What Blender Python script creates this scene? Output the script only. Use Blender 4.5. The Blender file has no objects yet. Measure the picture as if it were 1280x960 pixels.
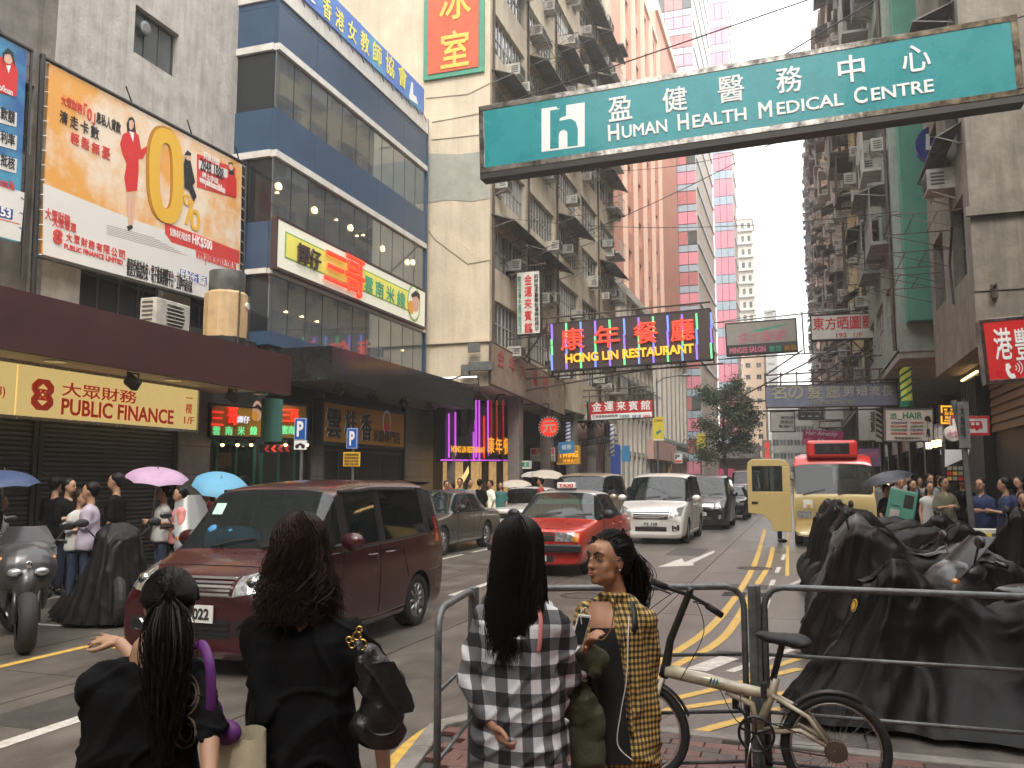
import bpy,bmesh,math,random
from mathutils import Vector,Matrix,noise
from mathutils.bvhtree import BVHTree
R=math.radians
V=Vector
random.seed(7)
SC=bpy.context.scene
COL=SC.collection

# ------------------------------------------------ camera, world, sun, exposure
FPX,YAW,PITCH,EYE=1072.0,R(18.46),R(6.39),V((0,0,1.7))
cam=bpy.data.objects.new('camera',bpy.data.cameras.new('camera'))
COL.objects.link(cam)
cam.location=EYE
cam.rotation_euler=(R(90)+PITCH,0,YAW)
cam.data.sensor_width=36
cam.data.lens=36*FPX/1280
cam.data.clip_start=0.05
cam.data.clip_end=2000
SC.camera=cam
SC.view_settings.view_transform='Standard'
SC.view_settings.look='None'
SC.view_settings.gamma=1
SC.view_settings.exposure=1.12
SUN_EL,SUN_AZ=R(50),R(160)
world=bpy.data.worlds.new('World')
SC.world=world
world.use_nodes=True
wn,wl=world.node_tree.nodes,world.node_tree.links
bg=wn['Background']
sky=wn.new('ShaderNodeTexSky')
sky.sky_type='NISHITA'
sky.sun_disc=False
sky.sun_elevation=SUN_EL
sky.sun_rotation=SUN_AZ
sky.air_density=1.0
sky.dust_density=6.0
mixs=wn.new('ShaderNodeMix')
mixs.data_type='RGBA'
mixs.inputs[0].default_value=0.88  # the overcast layer
mixs.inputs[7].default_value=(14.5,14.3,14.2,1)
wl.new(sky.outputs[0],mixs.inputs[6])
wl.new(mixs.outputs[2],bg.inputs[0])
bg.inputs[1].default_value=0.12
sun=bpy.data.objects.new('sun',bpy.data.lights.new('sun','SUN'))
COL.objects.link(sun)
sun.data.energy=1.5
sun.data.angle=R(20)
sun.data.color=(1,0.95,0.86)
sun.rotation_euler=(R(90)-SUN_EL,0,R(180)-SUN_AZ)
sun.location=(0,0,60)
cy=SC.cycles
try:
    cy.max_bounces=8;cy.diffuse_bounces=4;cy.glossy_bounces=3;cy.transmission_bounces=4
    cy.transparent_max_bounces=12;cy.volume_bounces=0;cy.caustics_reflective=False;cy.caustics_refractive=False
    cy.use_denoising=True;cy.volume_step_rate=4
except Exception:
    pass

# ------------------------------------------------ measuring the place: a ray through a point of the photograph meets a plane
CF=V((-math.sin(YAW)*math.cos(PITCH),math.cos(YAW)*math.cos(PITCH),math.sin(PITCH)))
CR=V((math.cos(YAW),math.sin(YAW),0))
CU=CR.cross(CF)
def ray(px,py):return CF*FPX+CR*(px-640)+CU*(480-py)
def onX(px,py,X):d=ray(px,py);return EYE+d*(X/d.x)
def onY(px,py,Y):d=ray(px,py);return EYE+d*(Y/d.y)
def onZ(px,py,Z=0.0):d=ray(px,py);return EYE+d*((Z-1.7)/d.z)
def atd(px,py,D):d=ray(px,py);return EYE+d*(D/FPX)

# ------------------------------------------------ materials
MATS={}
def mat(name,col,rough=.6,metal=0,var=.12,scale=3.0,bump=0,bscale=25,streak=0,sax=(2.2,2.2,.16),emis=None,es=1,coat=0,alpha=1,dark=None,spec=.5,stain=0,obj=False):
    """procedural surface: base colour broken up by two noises, optional vertical dirt streaks, fine bump"""
    m=bpy.data.materials.new(name)
    MATS[name]=m
    m.use_nodes=True
    n,l=m.node_tree.nodes,m.node_tree.links
    p=n['Principled BSDF']
    p.inputs['Roughness'].default_value=rough
    p.inputs['Metallic'].default_value=metal
    p.inputs['Specular IOR Level'].default_value=spec
    p.inputs['Coat Weight'].default_value=coat
    p.inputs['Coat Roughness'].default_value=.06
    p.inputs['Alpha'].default_value=alpha
    if obj:
        pos=n.new('ShaderNodeTexCoord').outputs['Object']
    else:
        pos=n.new('ShaderNodeNewGeometry').outputs['Position']
    c=(*col,1)
    if var or streak or stain:
        nz=n.new('ShaderNodeTexNoise')
        nz.inputs['Scale'].default_value=scale
        nz.inputs['Detail'].default_value=6
        nz.inputs['Roughness'].default_value=.65
        l.new(pos,nz.inputs['Vector'])
        cr=n.new('ShaderNodeValToRGB')
        d=dark or tuple(x*(1-var*2)for x in col)
        cr.color_ramp.elements[0].position=.32
        cr.color_ramp.elements[1].position=.68
        cr.color_ramp.elements[0].color=(*d,1)
        cr.color_ramp.elements[1].color=tuple(min(1,x*(1+var*.7))for x in col)+(1,)
        l.new(nz.outputs['Fac'],cr.inputs[0])
        out=cr.outputs[0]
        if streak:
            mp=n.new('ShaderNodeMapping')
            mp.inputs['Scale'].default_value=sax
            l.new(pos,mp.inputs[0])
            n2=n.new('ShaderNodeTexNoise')
            n2.inputs['Scale'].default_value=1.3
            n2.inputs['Detail'].default_value=8
            n2.inputs['Roughness'].default_value=.7
            l.new(mp.outputs[0],n2.inputs['Vector'])
            c2=n.new('ShaderNodeValToRGB')
            c2.color_ramp.elements[0].position=.42
            c2.color_ramp.elements[1].position=.72
            c2.color_ramp.elements[0].color=(0,0,0,1)
            l.new(n2.outputs['Fac'],c2.inputs[0])
            mu=n.new('ShaderNodeMath');mu.operation='MULTIPLY';mu.inputs[1].default_value=streak
            l.new(c2.outputs[0],mu.inputs[0])
            mx=n.new('ShaderNodeMix');mx.data_type='RGBA'
            l.new(mu.outputs[0],mx.inputs[0]);l.new(out,mx.inputs[6])
            mx.inputs[7].default_value=tuple(x*.35 for x in col)+(1,)
            out=mx.outputs[2]
        l.new(out,p.inputs['Base Color'])
        if rough>.15 and var:
            mr=n.new('ShaderNodeMapRange')
            mr.inputs[3].default_value=max(.05,rough-.12);mr.inputs[4].default_value=min(1,rough+.12)
            l.new(nz.outputs['Fac'],mr.inputs[0]);l.new(mr.outputs[0],p.inputs['Roughness'])
    else:
        p.inputs['Base Color'].default_value=c
    if bump:
        nb=n.new('ShaderNodeTexNoise')
        nb.inputs['Scale'].default_value=bscale;nb.inputs['Detail'].default_value=5
        l.new(pos,nb.inputs['Vector'])
        bp=n.new('ShaderNodeBump');bp.inputs['Strength'].default_value=bump;bp.inputs['Distance'].default_value=.02
        l.new(nb.outputs['Fac'],bp.inputs['Height']);l.new(bp.outputs[0],p.inputs['Normal'])
    if emis:
        p.inputs['Emission Color'].default_value=(*emis,1)
        p.inputs['Emission Strength'].default_value=es
    return m
def glass(name,tint=(.02,.03,.03),through=.0,rough=.03,var=0,ior=1.55):
    m=bpy.data.materials.new(name);MATS[name]=m
    m.use_nodes=True
    n,l=m.node_tree.nodes,m.node_tree.links
    p=n['Principled BSDF']
    p.inputs['Base Color'].default_value=(*tint,1)
    p.inputs['Roughness'].default_value=rough
    p.inputs['IOR'].default_value=ior
    if var:
        nz=n.new('ShaderNodeTexNoise');nz.inputs['Scale'].default_value=.8
        bp=n.new('ShaderNodeBump');bp.inputs['Strength'].default_value=var;bp.inputs['Distance'].default_value=.3
        l.new(n.new('ShaderNodeNewGeometry').outputs['Position'],nz.inputs['Vector'])
        l.new(nz.outputs['Fac'],bp.inputs['Height']);l.new(bp.outputs[0],p.inputs['Normal'])
    if through:
        t=n.new('ShaderNodeBsdfTransparent');t.inputs[0].default_value=(.62,.7,.66,1)
        fr=n.new('ShaderNodeFresnel');fr.inputs[0].default_value=ior
        mr=n.new('ShaderNodeMapRange');mr.inputs[1].default_value=0;mr.inputs[2].default_value=.7
        mr.inputs[3].default_value=1-through;mr.inputs[4].default_value=1
        l.new(fr.outputs[0],mr.inputs[0])
        mx=n.new('ShaderNodeMixShader')
        l.new(mr.outputs[0],mx.inputs[0]);l.new(t.outputs[0],mx.inputs[1]);l.new(p.outputs[0],mx.inputs[2])
        l.new(mx.outputs[0],n['Material Output'].inputs[0])
    return m

# ------------------------------------------------ mesh builder
def frame(z):
    z=z.normalized()
    x=z.orthogonal().normalized()
    return x,z.cross(x)
class MB:
    def __init__(s):s.v,s.f,s.m=[],[],[]
    def add(s,vs,fs,m=0):
        k=len(s.v)
        s.v+=[tuple(p)for p in vs]
        s.f+=[tuple(i+k for i in f)for f in fs]
        s.m+=[m]*len(fs)
        return s
    def box(s,c,d,m=0,rot=None):
        hx,hy,hz=d[0]/2,d[1]/2,d[2]/2
        vs=[V((x,y,z))for x in(-hx,hx)for y in(-hy,hy)for z in(-hz,hz)]
        if rot:vs=[rot@p for p in vs]
        c=V(c)
        return s.add([p+c for p in vs],[(0,1,3,2),(4,6,7,5),(0,4,5,1),(2,3,7,6),(0,2,6,4),(1,5,7,3)],m)
    def bb(s,x0,x1,y0,y1,z0,z1,m=0):
        return s.box(((x0+x1)/2,(y0+y1)/2,(z0+z1)/2),(abs(x1-x0),abs(y1-y0),abs(z1-z0)),m)
    def quad(s,a,b,c,d,m=0):return s.add([a,b,c,d],[(0,1,2,3)],m)
    def tube(s,pts,r,n=8,m=0,caps=True,flat=1):
        pts=[V(p)for p in pts]
        rs=r if isinstance(r,(list,tuple))else[r]*len(pts)
        vs,fs=[],[]
        x=None
        for i,p in enumerate(pts):
            t=(pts[min(i+1,len(pts)-1)]-pts[max(i-1,0)])
            if t.length<1e-9:t=V((0,0,1))
            t.normalize()
            if x is None:x,y=frame(t)
            else:
                x=x-t*x.dot(t)
                x=x.normalized()if x.length>1e-6 else frame(t)[0]
                y=t.cross(x)
            for k in range(n):
                a=2*math.pi*k/n
                vs.append(p+x*(rs[i]*math.cos(a))+y*(rs[i]*flat*math.sin(a)))
        for i in range(len(pts)-1):
            for k in range(n):
                a,b=i*n+k,i*n+(k+1)%n
                fs.append((a,b,b+n,a+n))
        if caps:
            fs.append(tuple(range(n))[::-1]);fs.append(tuple(range((len(pts)-1)*n,len(pts)*n)))
        return s.add(vs,fs,m)
    def cyl(s,a,b,r0,r1=None,n=16,m=0):return s.tube([a,b],[r0,r0 if r1 is None else r1],n,m)
    def ell(s,c,r,m=0,rot=None,n=16,k=10):
        c=V(c);r=(r,r,r)if isinstance(r,(int,float))else r
        vs,fs=[],[]
        for i in range(k+1):
            t=math.pi*i/k
            for j in range(n):
                a=2*math.pi*j/n
                p=V((r[0]*math.sin(t)*math.cos(a),r[1]*math.sin(t)*math.sin(a),r[2]*math.cos(t)))
                vs.append(c+(rot@p if rot else p))
        for i in range(k):
            for j in range(n):
                a,b=i*n+j,i*n+(j+1)%n
                fs.append((a,a+n,b+n,b))
        return s.add(vs,fs,m)
    def lathe(s,prof,c,axis=V((0,0,1)),n=24,m=0,ang=2*math.pi):
        x,y=frame(V(axis));z=V(axis).normalized();c=V(c)
        vs,fs=[],[]
        for r,h in prof:
            for k in range(n):
                a=2*math.pi*k/n
                vs.append(c+z*h+x*(r*math.cos(a))+y*(r*math.sin(a)))
        for i in range(len(prof)-1):
            for k in range(n):
                a,b=i*n+k,i*n+(k+1)%n
                fs.append((a,b,b+n,a+n))
        return s.add(vs,fs,m)
    def grid(s,rows,m=0,wrap=False):
        h,w=len(rows),len(rows[0])
        fs=[]
        for i in range(h-1):
            for j in range(w if wrap else w-1):
                a,b=i*w+j,i*w+(j+1)%w
                fs.append((a,b,b+w,a+w))
        return s.add([p for r in rows for p in r],fs,m)
    def prism(s,poly,off,m=0):
        """a flat outline pushed along the vector off"""
        n=len(poly);poly=[V(p)for p in poly];off=V(off)
        fs=[tuple(range(n))[::-1],tuple(range(n,2*n))]+[(i,(i+1)%n,(i+1)%n+n,i+n)for i in range(n)]
        return s.add(poly+[p+off for p in poly],fs,m)
    def wall(s,o,u,nrm,W,H,holes,depth=.12,m=0,mr=None):
        """wall face with real openings: o lower-left corner, u along, nrm outward; holes (u0,u1,v0,v1) get reveals"""
        o,u,nrm,z=V(o),V(u),V(nrm),V((0,0,1))
        xs=sorted({0,W}|{h[0]for h in holes}|{h[1]for h in holes})
        ys=sorted({0,H}|{h[2]for h in holes}|{h[3]for h in holes})
        hs=set()
        for h in holes:
            for i in range(xs.index(h[0]),xs.index(h[1])):
                for j in range(ys.index(h[2]),ys.index(h[3])):hs.add((i,j))
        P=lambda a,b,d=0:o+u*a+z*b-nrm*d
        for j in range(len(ys)-1):
            i=0
            while i<len(xs)-1:
                if(i,j)in hs:i+=1;continue
                k=i
                while k+1<len(xs)-1 and(k+1,j)not in hs:k+=1
                s.quad(P(xs[i],ys[j]),P(xs[k+1],ys[j]),P(xs[k+1],ys[j+1]),P(xs[i],ys[j+1]),m)
                i=k+1
        mr=m if mr is None else mr
        for a,b,c,d in holes:
            s.quad(P(a,c),P(b,c),P(b,c,depth),P(a,c,depth),mr);s.quad(P(a,d),P(a,d,depth),P(b,d,depth),P(b,d),mr)
            s.quad(P(a,c),P(a,c,depth),P(a,d,depth),P(a,d),mr);s.quad(P(b,c),P(b,d),P(b,d,depth),P(b,c,depth),mr)
        return s
    def mesh(s,name,mats,smooth=False):
        me=bpy.data.meshes.new(name)
        me.from_pydata(s.v,[],s.f)
        for m in(mats if isinstance(mats,(list,tuple))else[mats]):me.materials.append(m)
        if any(s.m):me.polygons.foreach_set('material_index',s.m)
        if smooth:me.polygons.foreach_set('use_smooth',[True]*len(s.f))
        me.update()
        return me
    def obj(s,name,mats,parent=None,smooth=False,w=False):
        return link(name,s.mesh(name,mats,smooth),parent,w)
def autosmooth(o,ang=35):
    me=o.data
    me.polygons.foreach_set('use_smooth',[True]*len(me.polygons))
    try:me.set_sharp_from_angle(angle=R(ang))
    except Exception:pass
    return o
def link(name,me,parent=None,w=False,loc=None):
    o=bpy.data.objects.new(name,me)
    COL.objects.link(o)
    if loc is not None:o.location=loc
    if parent is not None:
        o.parent=parent
        CH.setdefault(parent.name,[]).append(o)
        if w:o.location=V(o.location)-wloc(parent)
    return o
def wloc(p):
    t=V((0,0,0))
    while p is not None:t+=V(p.location);p=p.parent
    return t
def thing(name,label,cat,loc=(0,0,0),rz=0,group=None):
    o=bpy.data.objects.new(name,None)
    COL.objects.link(o)
    o.location=loc;o.rotation_euler=(0,0,rz);o.empty_display_size=.2
    o['label']=label;o['category']=cat
    if group:o['group']=group
    return o
def tag(o,label,cat,group=None):
    o['label']=label;o['category']=cat
    if group:o['group']=group
    return o
def struct(o,kind='structure'):o['kind']=kind;return o
CH={}
def copy_tree(o,parent=None,label=None,loc=None,rz=None):
    c=o.copy();COL.objects.link(c)
    if parent is not None:c.parent=parent
    if label:c['label']=label
    if loc is not None:c.location=loc
    if rz is not None:c.rotation_euler=(0,0,rz)
    if parent is not None:CH.setdefault(parent.name,[]).append(c)
    for ch in CH.get(o.name,()):copy_tree(ch,c)
    return c
def bevel(o,w=.01,seg=2,ang=40):
    m=o.modifiers.new('bevel','BEVEL');m.width=w;m.segments=seg;m.limit_method='ANGLE';m.angle_limit=R(ang)
    return o
TMP=bpy.data.scenes.new('workbench')
def evald(o):
    TMP.collection.objects.link(o)
    vl=TMP.view_layers[0];vl.update();dg=vl.depsgraph
    me=bpy.data.meshes.new_from_object(o.evaluated_get(dg),depsgraph=dg)
    TMP.collection.objects.unlink(o)
    return me
def remesh(mb,name,vox,mats,parent=None,smooth=3,w=False,disp=None):
    """voxel-joins every primitive of mb into one continuous surface"""
    o=bpy.data.objects.new(name,mb.mesh(name,mats))
    m=o.modifiers.new('r','REMESH');m.mode='VOXEL';m.voxel_size=vox;m.use_smooth_shade=True
    if smooth:
        s=o.modifiers.new('s','SMOOTH');s.factor=.5;s.iterations=smooth
    me=evald(o)
    me.materials.clear()
    for k in(mats if isinstance(mats,(list,tuple))else[mats]):me.materials.append(k)
    old=o.data
    bpy.data.objects.remove(o);bpy.data.meshes.remove(old)
    me.name=name
    if disp:
        n_=len(me.vertices);a_,b_=[0.0]*(3*n_),[0.0]*(3*n_)
        me.vertices.foreach_get('co',a_);me.vertex_normals.foreach_get('vector',b_)
        out=[]
        for i in range(0,3*n_,3):out+=disp(V(a_[i:i+3]),V(b_[i:i+3]))[:]
        me.vertices.foreach_set('co',out)
        me.update()
    return link(name,me,parent,w)
_TC={}
def txt(s,m,o,u,W,H,parent=None,up=V((0,0,1)),depth=.01,bold=0.0,name='lettering',w=True,italic=0,space=1):
    """lettering fitted to a W x H field whose lower-left corner is o, running along u; w: coordinates are world ones"""
    bold=min(bold,.015 if any(ord(c)>0x2e00 for c in s)else .035)
    key=(s,round(bold,4),italic,space,round(depth/max(H,.01),3))
    if key not in _TC:
        c=bpy.data.curves.new('lettering','FONT')
        c.body=s;c.size=1;c.extrude=depth/max(H,.01)*.5;c.bevel_depth=bold;c.bevel_resolution=0;c.shear=italic;c.resolution_u=3;c.space_character=space;c.space_line=.95
        ob=bpy.data.objects.new('lettering',c)
        me=bpy.data.meshes.new_from_object(ob)
        _TC[key]=([v.co.copy()for v in me.vertices],[tuple(p.vertices)for p in me.polygons])
        bpy.data.objects.remove(ob)
    vs,fs=_TC[key]
    if not vs:return None
    x0,x1=min(p.x for p in vs),max(p.x for p in vs)
    y0,y1=min(p.y for p in vs),max(p.y for p in vs)
    z0,z1=min(p.z for p in vs),max(p.z for p in vs)
    o,u,up=V(o),V(u).normalized(),V(up).normalized()
    nn=u.cross(up)
    sz=depth/(z1-z0)if z1>z0 else 0
    mb=MB()
    mb.add([o+u*((p.x-x0)*W/(x1-x0))+up*((p.y-y0)*H/max(y1-y0,1e-6))+nn*((p.z-z0)*sz)for p in vs],fs)
    return mb.obj(name,m,parent,w=w)
# ------------------------------------------------ palette
M=MATS
mat('road_concrete',(.155,.137,.118),.33,var=.16,scale=1.4,bump=.25,bscale=60,dark=(.085,.074,.063),streak=.75,sax=(1.6,.1,1))
mat('road_joint',(.045,.042,.038),.8,var=.1)
mat('asphalt',(.062,.055,.048),.5,var=.2,scale=2,bump=.5,bscale=90)
mat('pavement_left',(.15,.14,.125),.45,var=.2,scale=1.2,bump=.2)
mat('paver_red',(.15,.068,.052),.42,var=.2,scale=8,bump=.35,bscale=70)
mat('paver_dark',(.085,.06,.052),.4,var=.2,scale=8,bump=.35,bscale=70)
mat('grout',(.05,.045,.04),.7)
mat('kerb_stone',(.22,.2,.175),.6,var=.2,scale=5,bump=.3)
mat('paint_yellow',(.62,.38,.06),.5,var=.2,scale=14,dark=(.4,.26,.07))
mat('paint_white',(.6,.57,.52),.5,var=.2,scale=14,dark=(.34,.31,.28))
mat('concrete_wall',(.46,.43,.39),.85,var=.13,scale=2.3,streak=.5,sax=(4.5,4.5,.3),bump=.5,bscale=14)
mat('concrete_dark',(.22,.2,.18),.85,var=.25,scale=1.5,streak=.6,bump=.5,bscale=14)  # darker, more uneven streaked concrete for the set-back left wall
mat('cream_wall',(.64,.54,.4),.85,var=.1,scale=.7,streak=.35,bump=.4,bscale=10)
mat('cream_dirty',(.62,.53,.4),.85,var=.14,scale=.9,streak=.5,bump=.4,bscale=10)
mat('grey_patch',(.36,.36,.31),.85,var=.1,scale=2,bump=.4,bscale=12)
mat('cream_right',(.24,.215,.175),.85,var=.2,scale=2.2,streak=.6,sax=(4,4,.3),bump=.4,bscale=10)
mat('salmon_wall',(.68,.33,.24),.8,var=.06,scale=.5,streak=.12)
mat('salmon_light',(.74,.55,.44),.8,var=.05)
mat('pink_wall',(.74,.47,.42),.8,var=.06,streak=.2)
mat('white_wall',(.72,.68,.6),.8,var=.06,streak=.2)
mat('green_wall',(.085,.27,.2),.75,var=.1,scale=1.5,streak=.25,bump=.2)
mat('pale_green_wall',(.33,.38,.32),.85,var=.12,streak=.5)
mat('yellow_wall',(.56,.48,.26),.85,var=.12,streak=.5)
mat('grey_wall',(.37,.355,.32),.85,var=.15,streak=.6)
mat('brown_wall',(.34,.25,.19),.8,var=.15,streak=.3)
mat('beige_wall',(.78,.6,.44),.8,var=.05)
mat('red_panel',(.55,.2,.2),.35,var=.08)
mat('pink_panel',(.78,.3,.38),.4,var=.05)
mat('blue_band',(.4,.5,.58),.3,var=.05)
mat('blue_panel',(.04,.078,.14),.38,var=.08,scale=1.2,streak=.12)
mat('white_trim',(.66,.64,.59),.5,var=.08,streak=.25)
mat('dark_metal',(.035,.033,.03),.5,metal=.3)
mat('rust_metal',(.09,.065,.05),.75,var=.3,scale=8)
mat('grey_metal',(.2,.205,.2),.45,metal=.6,var=.15,scale=6)
mat('rail_paint',(.15,.16,.16),.38,metal=.2,var=.25,scale=14,bump=.12,bscale=60)
mat('steel',(.5,.5,.48),.25,metal=1,var=.1,scale=10)
mat('chrome',(.78,.78,.77),.12,metal=1,var=0)
mat('ac_white',(.5,.48,.43),.6,var=.18,scale=4,streak=.3)
mat('ac_grille',(.07,.068,.06),.7)
mat('canopy',(.16,.155,.145),.7,var=.25,scale=3)
mat('canopy_light',(.3,.3,.28),.7,var=.2,scale=3)
mat('window_frame',(.42,.4,.36),.5,var=.15)
mat('window_frame_dark',(.06,.06,.058),.5)
glass('pane_dark',(.022,.026,.028),var=.06)
glass('pane_grey',(.1,.11,.11),var=.08)
glass('pane_pale',(.3,.32,.31),rough=.12,var=.08)
mat('pane_sky',(.30,.33,.35),.04,metal=.75,var=.06,scale=.6)
mat('maroon_fascia',(.06,.017,.017),.55,var=.14,scale=3,streak=.15)
mat('cream_soffit',(.5,.44,.33),.6,var=.1)
mat('black_stone',(.022,.022,.022),.16,var=.2,scale=7,coat=.3)
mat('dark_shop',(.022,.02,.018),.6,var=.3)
mat('shutter',(.035,.033,.03),.45,var=.2,scale=5)
mat('tile_grey',(.2,.185,.165),.4,var=.12,scale=5)
mat('wood_slat',(.2,.12,.07),.6,var=.2,scale=6)
mat('black_paint',(.015,.015,.015),.4)
mat('cable',(.02,.02,.02),.6)

# ------------------------------------------------ ground, road, pavements
g=MB();g.bb(-900,900,-300,1500,-.6,-.03)
struct(g.obj('ground',M['asphalt']))
road=MB();road.bb(-9.6,2.7,-12,170,-.028,-.016)
ROAD=struct(road.obj('road',M['road_joint']))
# concrete slabs of the carriageway, one object each as far as they can be told apart
lanes=[(-9.6,-7.45),(-7.45,-5.85),(-5.85,-3.9),(-3.9,-1.78),(-1.78,.35),(.35,2.7)]
slabs={}
for li,(a,b)in enumerate(lanes):
    y=-6.0+(li%3)*1.7
    while y<62:
        L=5.2
        k=round(b-a,2)
        if k not in slabs:
            t=MB();t.bb(-(b-a)/2+.009,(b-a)/2-.009,-L/2+.009,L/2-.009,-.02,0)
            slabs[k]=t.mesh('slab',M['road_concrete'])
        if y>-4:link('slab',slabs[k],ROAD,loc=((a+b)/2,y+L/2,0))
        y+=L
far=MB();far.bb(-9.6,2.7,62,170,-.02,0);o=far.obj('slab',M['road_concrete'],ROAD)
pv=MB();pv.bb(-14,-9.75,-12,170,-.028,.12);PL=struct(pv.obj('pavement',M['pavement_left']))
pv=MB();pv.bb(2.85,8.5,6.5,170,-.028,.12);PR=struct(pv.obj('pavement',M['pavement_left']))
def kerb(pts,side,h=.125,w=.15,L=1.0):
    """kerbstones one by one along a line"""
    K=MB();K.tube([V((p[0],p[1],-.03))for p in pts],.01,4)
    base=struct(K.obj('kerb',M['grout']))
    P=[V((p[0],p[1],0))for p in pts]
    cut={}
    for i in range(len(P)-1):
        d=P[i+1]-P[i];n=max(1,round(d.length/L));l=d.length/n
        key=round(l,3)
        if key not in cut:
            t=MB();t.bb(-l/2+.006,l/2-.006,-w/2,w/2,-.03,h)
            o=t.obj('kerb_stone',M['kerb_stone'],base);bevel(o,.012);cut[key]=evald(o);CH[base.name].remove(o);bpy.data.objects.remove(o)
        for j in range(n):
            c=P[i]+d*((j+.5)/n)
            o=link('kerb_stone',cut[key],base,loc=c);o.rotation_euler=(0,0,math.atan2(d.y,d.x))
kerb([(-9.675,-4),(-9.675,66)],1)
kerb([(2.775,6.5),(2.775,60)],1)
# near pavement: its edge follows the kerb read off the photograph
edge=[onZ(*p,.12)for p in((430,1085),(500,968),(548,905),(600,893),(700,898),(860,916),(1104,944),(1290,962),(1560,990))]
edge=[V((p.x,p.y,0))for p in edge]
pb=MB();pb.prism([V((p.x,p.y,-.02))for p in edge]+[V((8,-3,-.02)),V((-2.2,-3,-.02))],(0,0,.115))
PN=struct(pb.obj('pavement_near',M['grout']))
kerb([tuple(p[:2])for p in edge],1,.13,.12,.6)
def inside(x,y):
    c=False;poly=edge+[V((8,-3,0)),V((-2.2,-3,0))]
    for i in range(len(poly)):
        a,b=poly[i],poly[i-1]
        if(a.y>y)!=(b.y>y)and x<(b.x-a.x)*(y-a.y)/(b.y-a.y)+a.x:c=not c
    return c
pm=[]
for mm in('paver_red','paver_dark'):
    t=MB();t.bb(-.098,.098,-.048,.048,0,.03);o=t.obj('paver',M[mm]);bevel(o,.004,1);pm.append(evald(o));bpy.data.objects.remove(o)
np_=0
rest=MB()
for j in range(0,48):
    for i in range(-14,26):
        x,y=i*.2+(j%2)*.1,5.95-j*.1
        if not all(inside(x+a,y+b)for a in(-.13,.13)for b in(-.09,.09)):continue
        dz=random.uniform(.092,.098)
        if np_<296:
            o=link('paver',pm[random.random()<.3],PN,loc=(x,y,dz));o.rotation_euler=(random.uniform(-.01,.01),random.uniform(-.01,.01),0);np_+=1
        else:rest.bb(x-.098,x+.098,y-.048,y+.048,dz,dz+.03)
if rest.v:struct(rest.obj('paver',M['paver_red'],PN),'stuff')

# ------------------------------------------------ painted markings (sheets 4 mm above the slabs)
MK=MB()
def strip(pts,w,z=.004,m=0,mb=MK):
    pts=[V((p[0],p[1],z))for p in pts]
    L,Rr=[],[]
    for i,p in enumerate(pts):
        t=(pts[min(i+1,len(pts)-1)]-pts[max(i-1,0)]).normalized()
        n=V((-t.y,t.x,0))*w/2
        L.append(p+n);Rr.append(p-n)
    mb.grid([L,Rr],m)
def px(*pts):return[onZ(*p)for p in pts]
for(x,y0,y1)in((-4.95,4.0,6.4),(-4.95,-1,1.2),(-4.95,12,14.4)):strip([(x,y0),(x,y1)],.13,m=1)
for k in range(0,9):strip([(-7.4,13+k*6.2),(-7.4,18.6+k*6.2)],.09,m=1)
strip([(-9.3,8.1),(-7.9,8.1)],.08,m=1)
strip(px((-40,843),(110,808),(160,797)),.1)
strip(px((145,811),(160,795),(215,785)),.08)
def curve(pts,n=8):
    out=[]
    P=[V(p)for p in pts]
    for i in range(len(P)-1):
        a,b,c,d=P[max(i-1,0)],P[i],P[i+1],P[min(i+2,len(P)-1)]
        for k in range(n):
            t=k/n
            out.append(.5*((2*b)+(c-a)*t+(2*a-5*b+4*c-d)*t*t+(3*b-3*c+d-a)*t**3))
    out.append(P[-1])
    return out
strip(curve(px((956,662),(948,692),(936,720),(912,757),(884,788),(850,812),(808,836),(740,860),(640,884),(560,903),(520,925),(470,975))),.1)
strip(curve(px((966,684),(961,706),(944,735),(918,780),(893,806),(850,829),(808,852),(740,872),(640,898),(575,915),(530,945),(490,1000))),.1)
strip(px((985,663),(984,720)),.07)
for a,b in(((820,890),(1012,862)),((846,873),(1000,836)),((872,915),(1000,880)),((930,846),(1002,822))):strip(px(a,b),.09)
for a,b in(((912,840),(990,812)),((955,762),(960,750)),((980,735),(1010,722)),((1010,722),(1020,724))):strip(px(a,b),.09,m=1)
for k in range(5):strip(px((950+k*7,764-k*16),(953+k*7,757-k*16)),.08,m=1)
strip(px((870,838),(912,822)),.2,m=1)
ar=[onZ(*p)for p in((822,709),(852,698),(856,703),(893,688),(893,691),(866,704),(868,707))]
MK.add([V((p.x,p.y,.004))for p in ar],[tuple(range(len(ar)))],1)
struct(MK.obj('road_marking',[M['paint_yellow'],M['paint_white']]))
# drain covers
for k,p in enumerate(((918,743),(950,744))):
    c=onZ(*p);d=MB()
    d.bb(-.17,.17,-.22,.22,.001,.008)
    T=thing('drain_cover','iron drain grate between the yellow lines, %s one of the pair'%('the left' if k==0 else 'the right'),'drain cover',(c.x,c.y,0),group='drain grates in the road')
    d.obj('frame',M['rust_metal'],T)
    for q in range(6):
        t=MB();t.bb(-.15,.15,-.18+q*.066,-.15+q*.066,.008,.013);t.obj('bar',M['dark_metal'],T)

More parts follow.
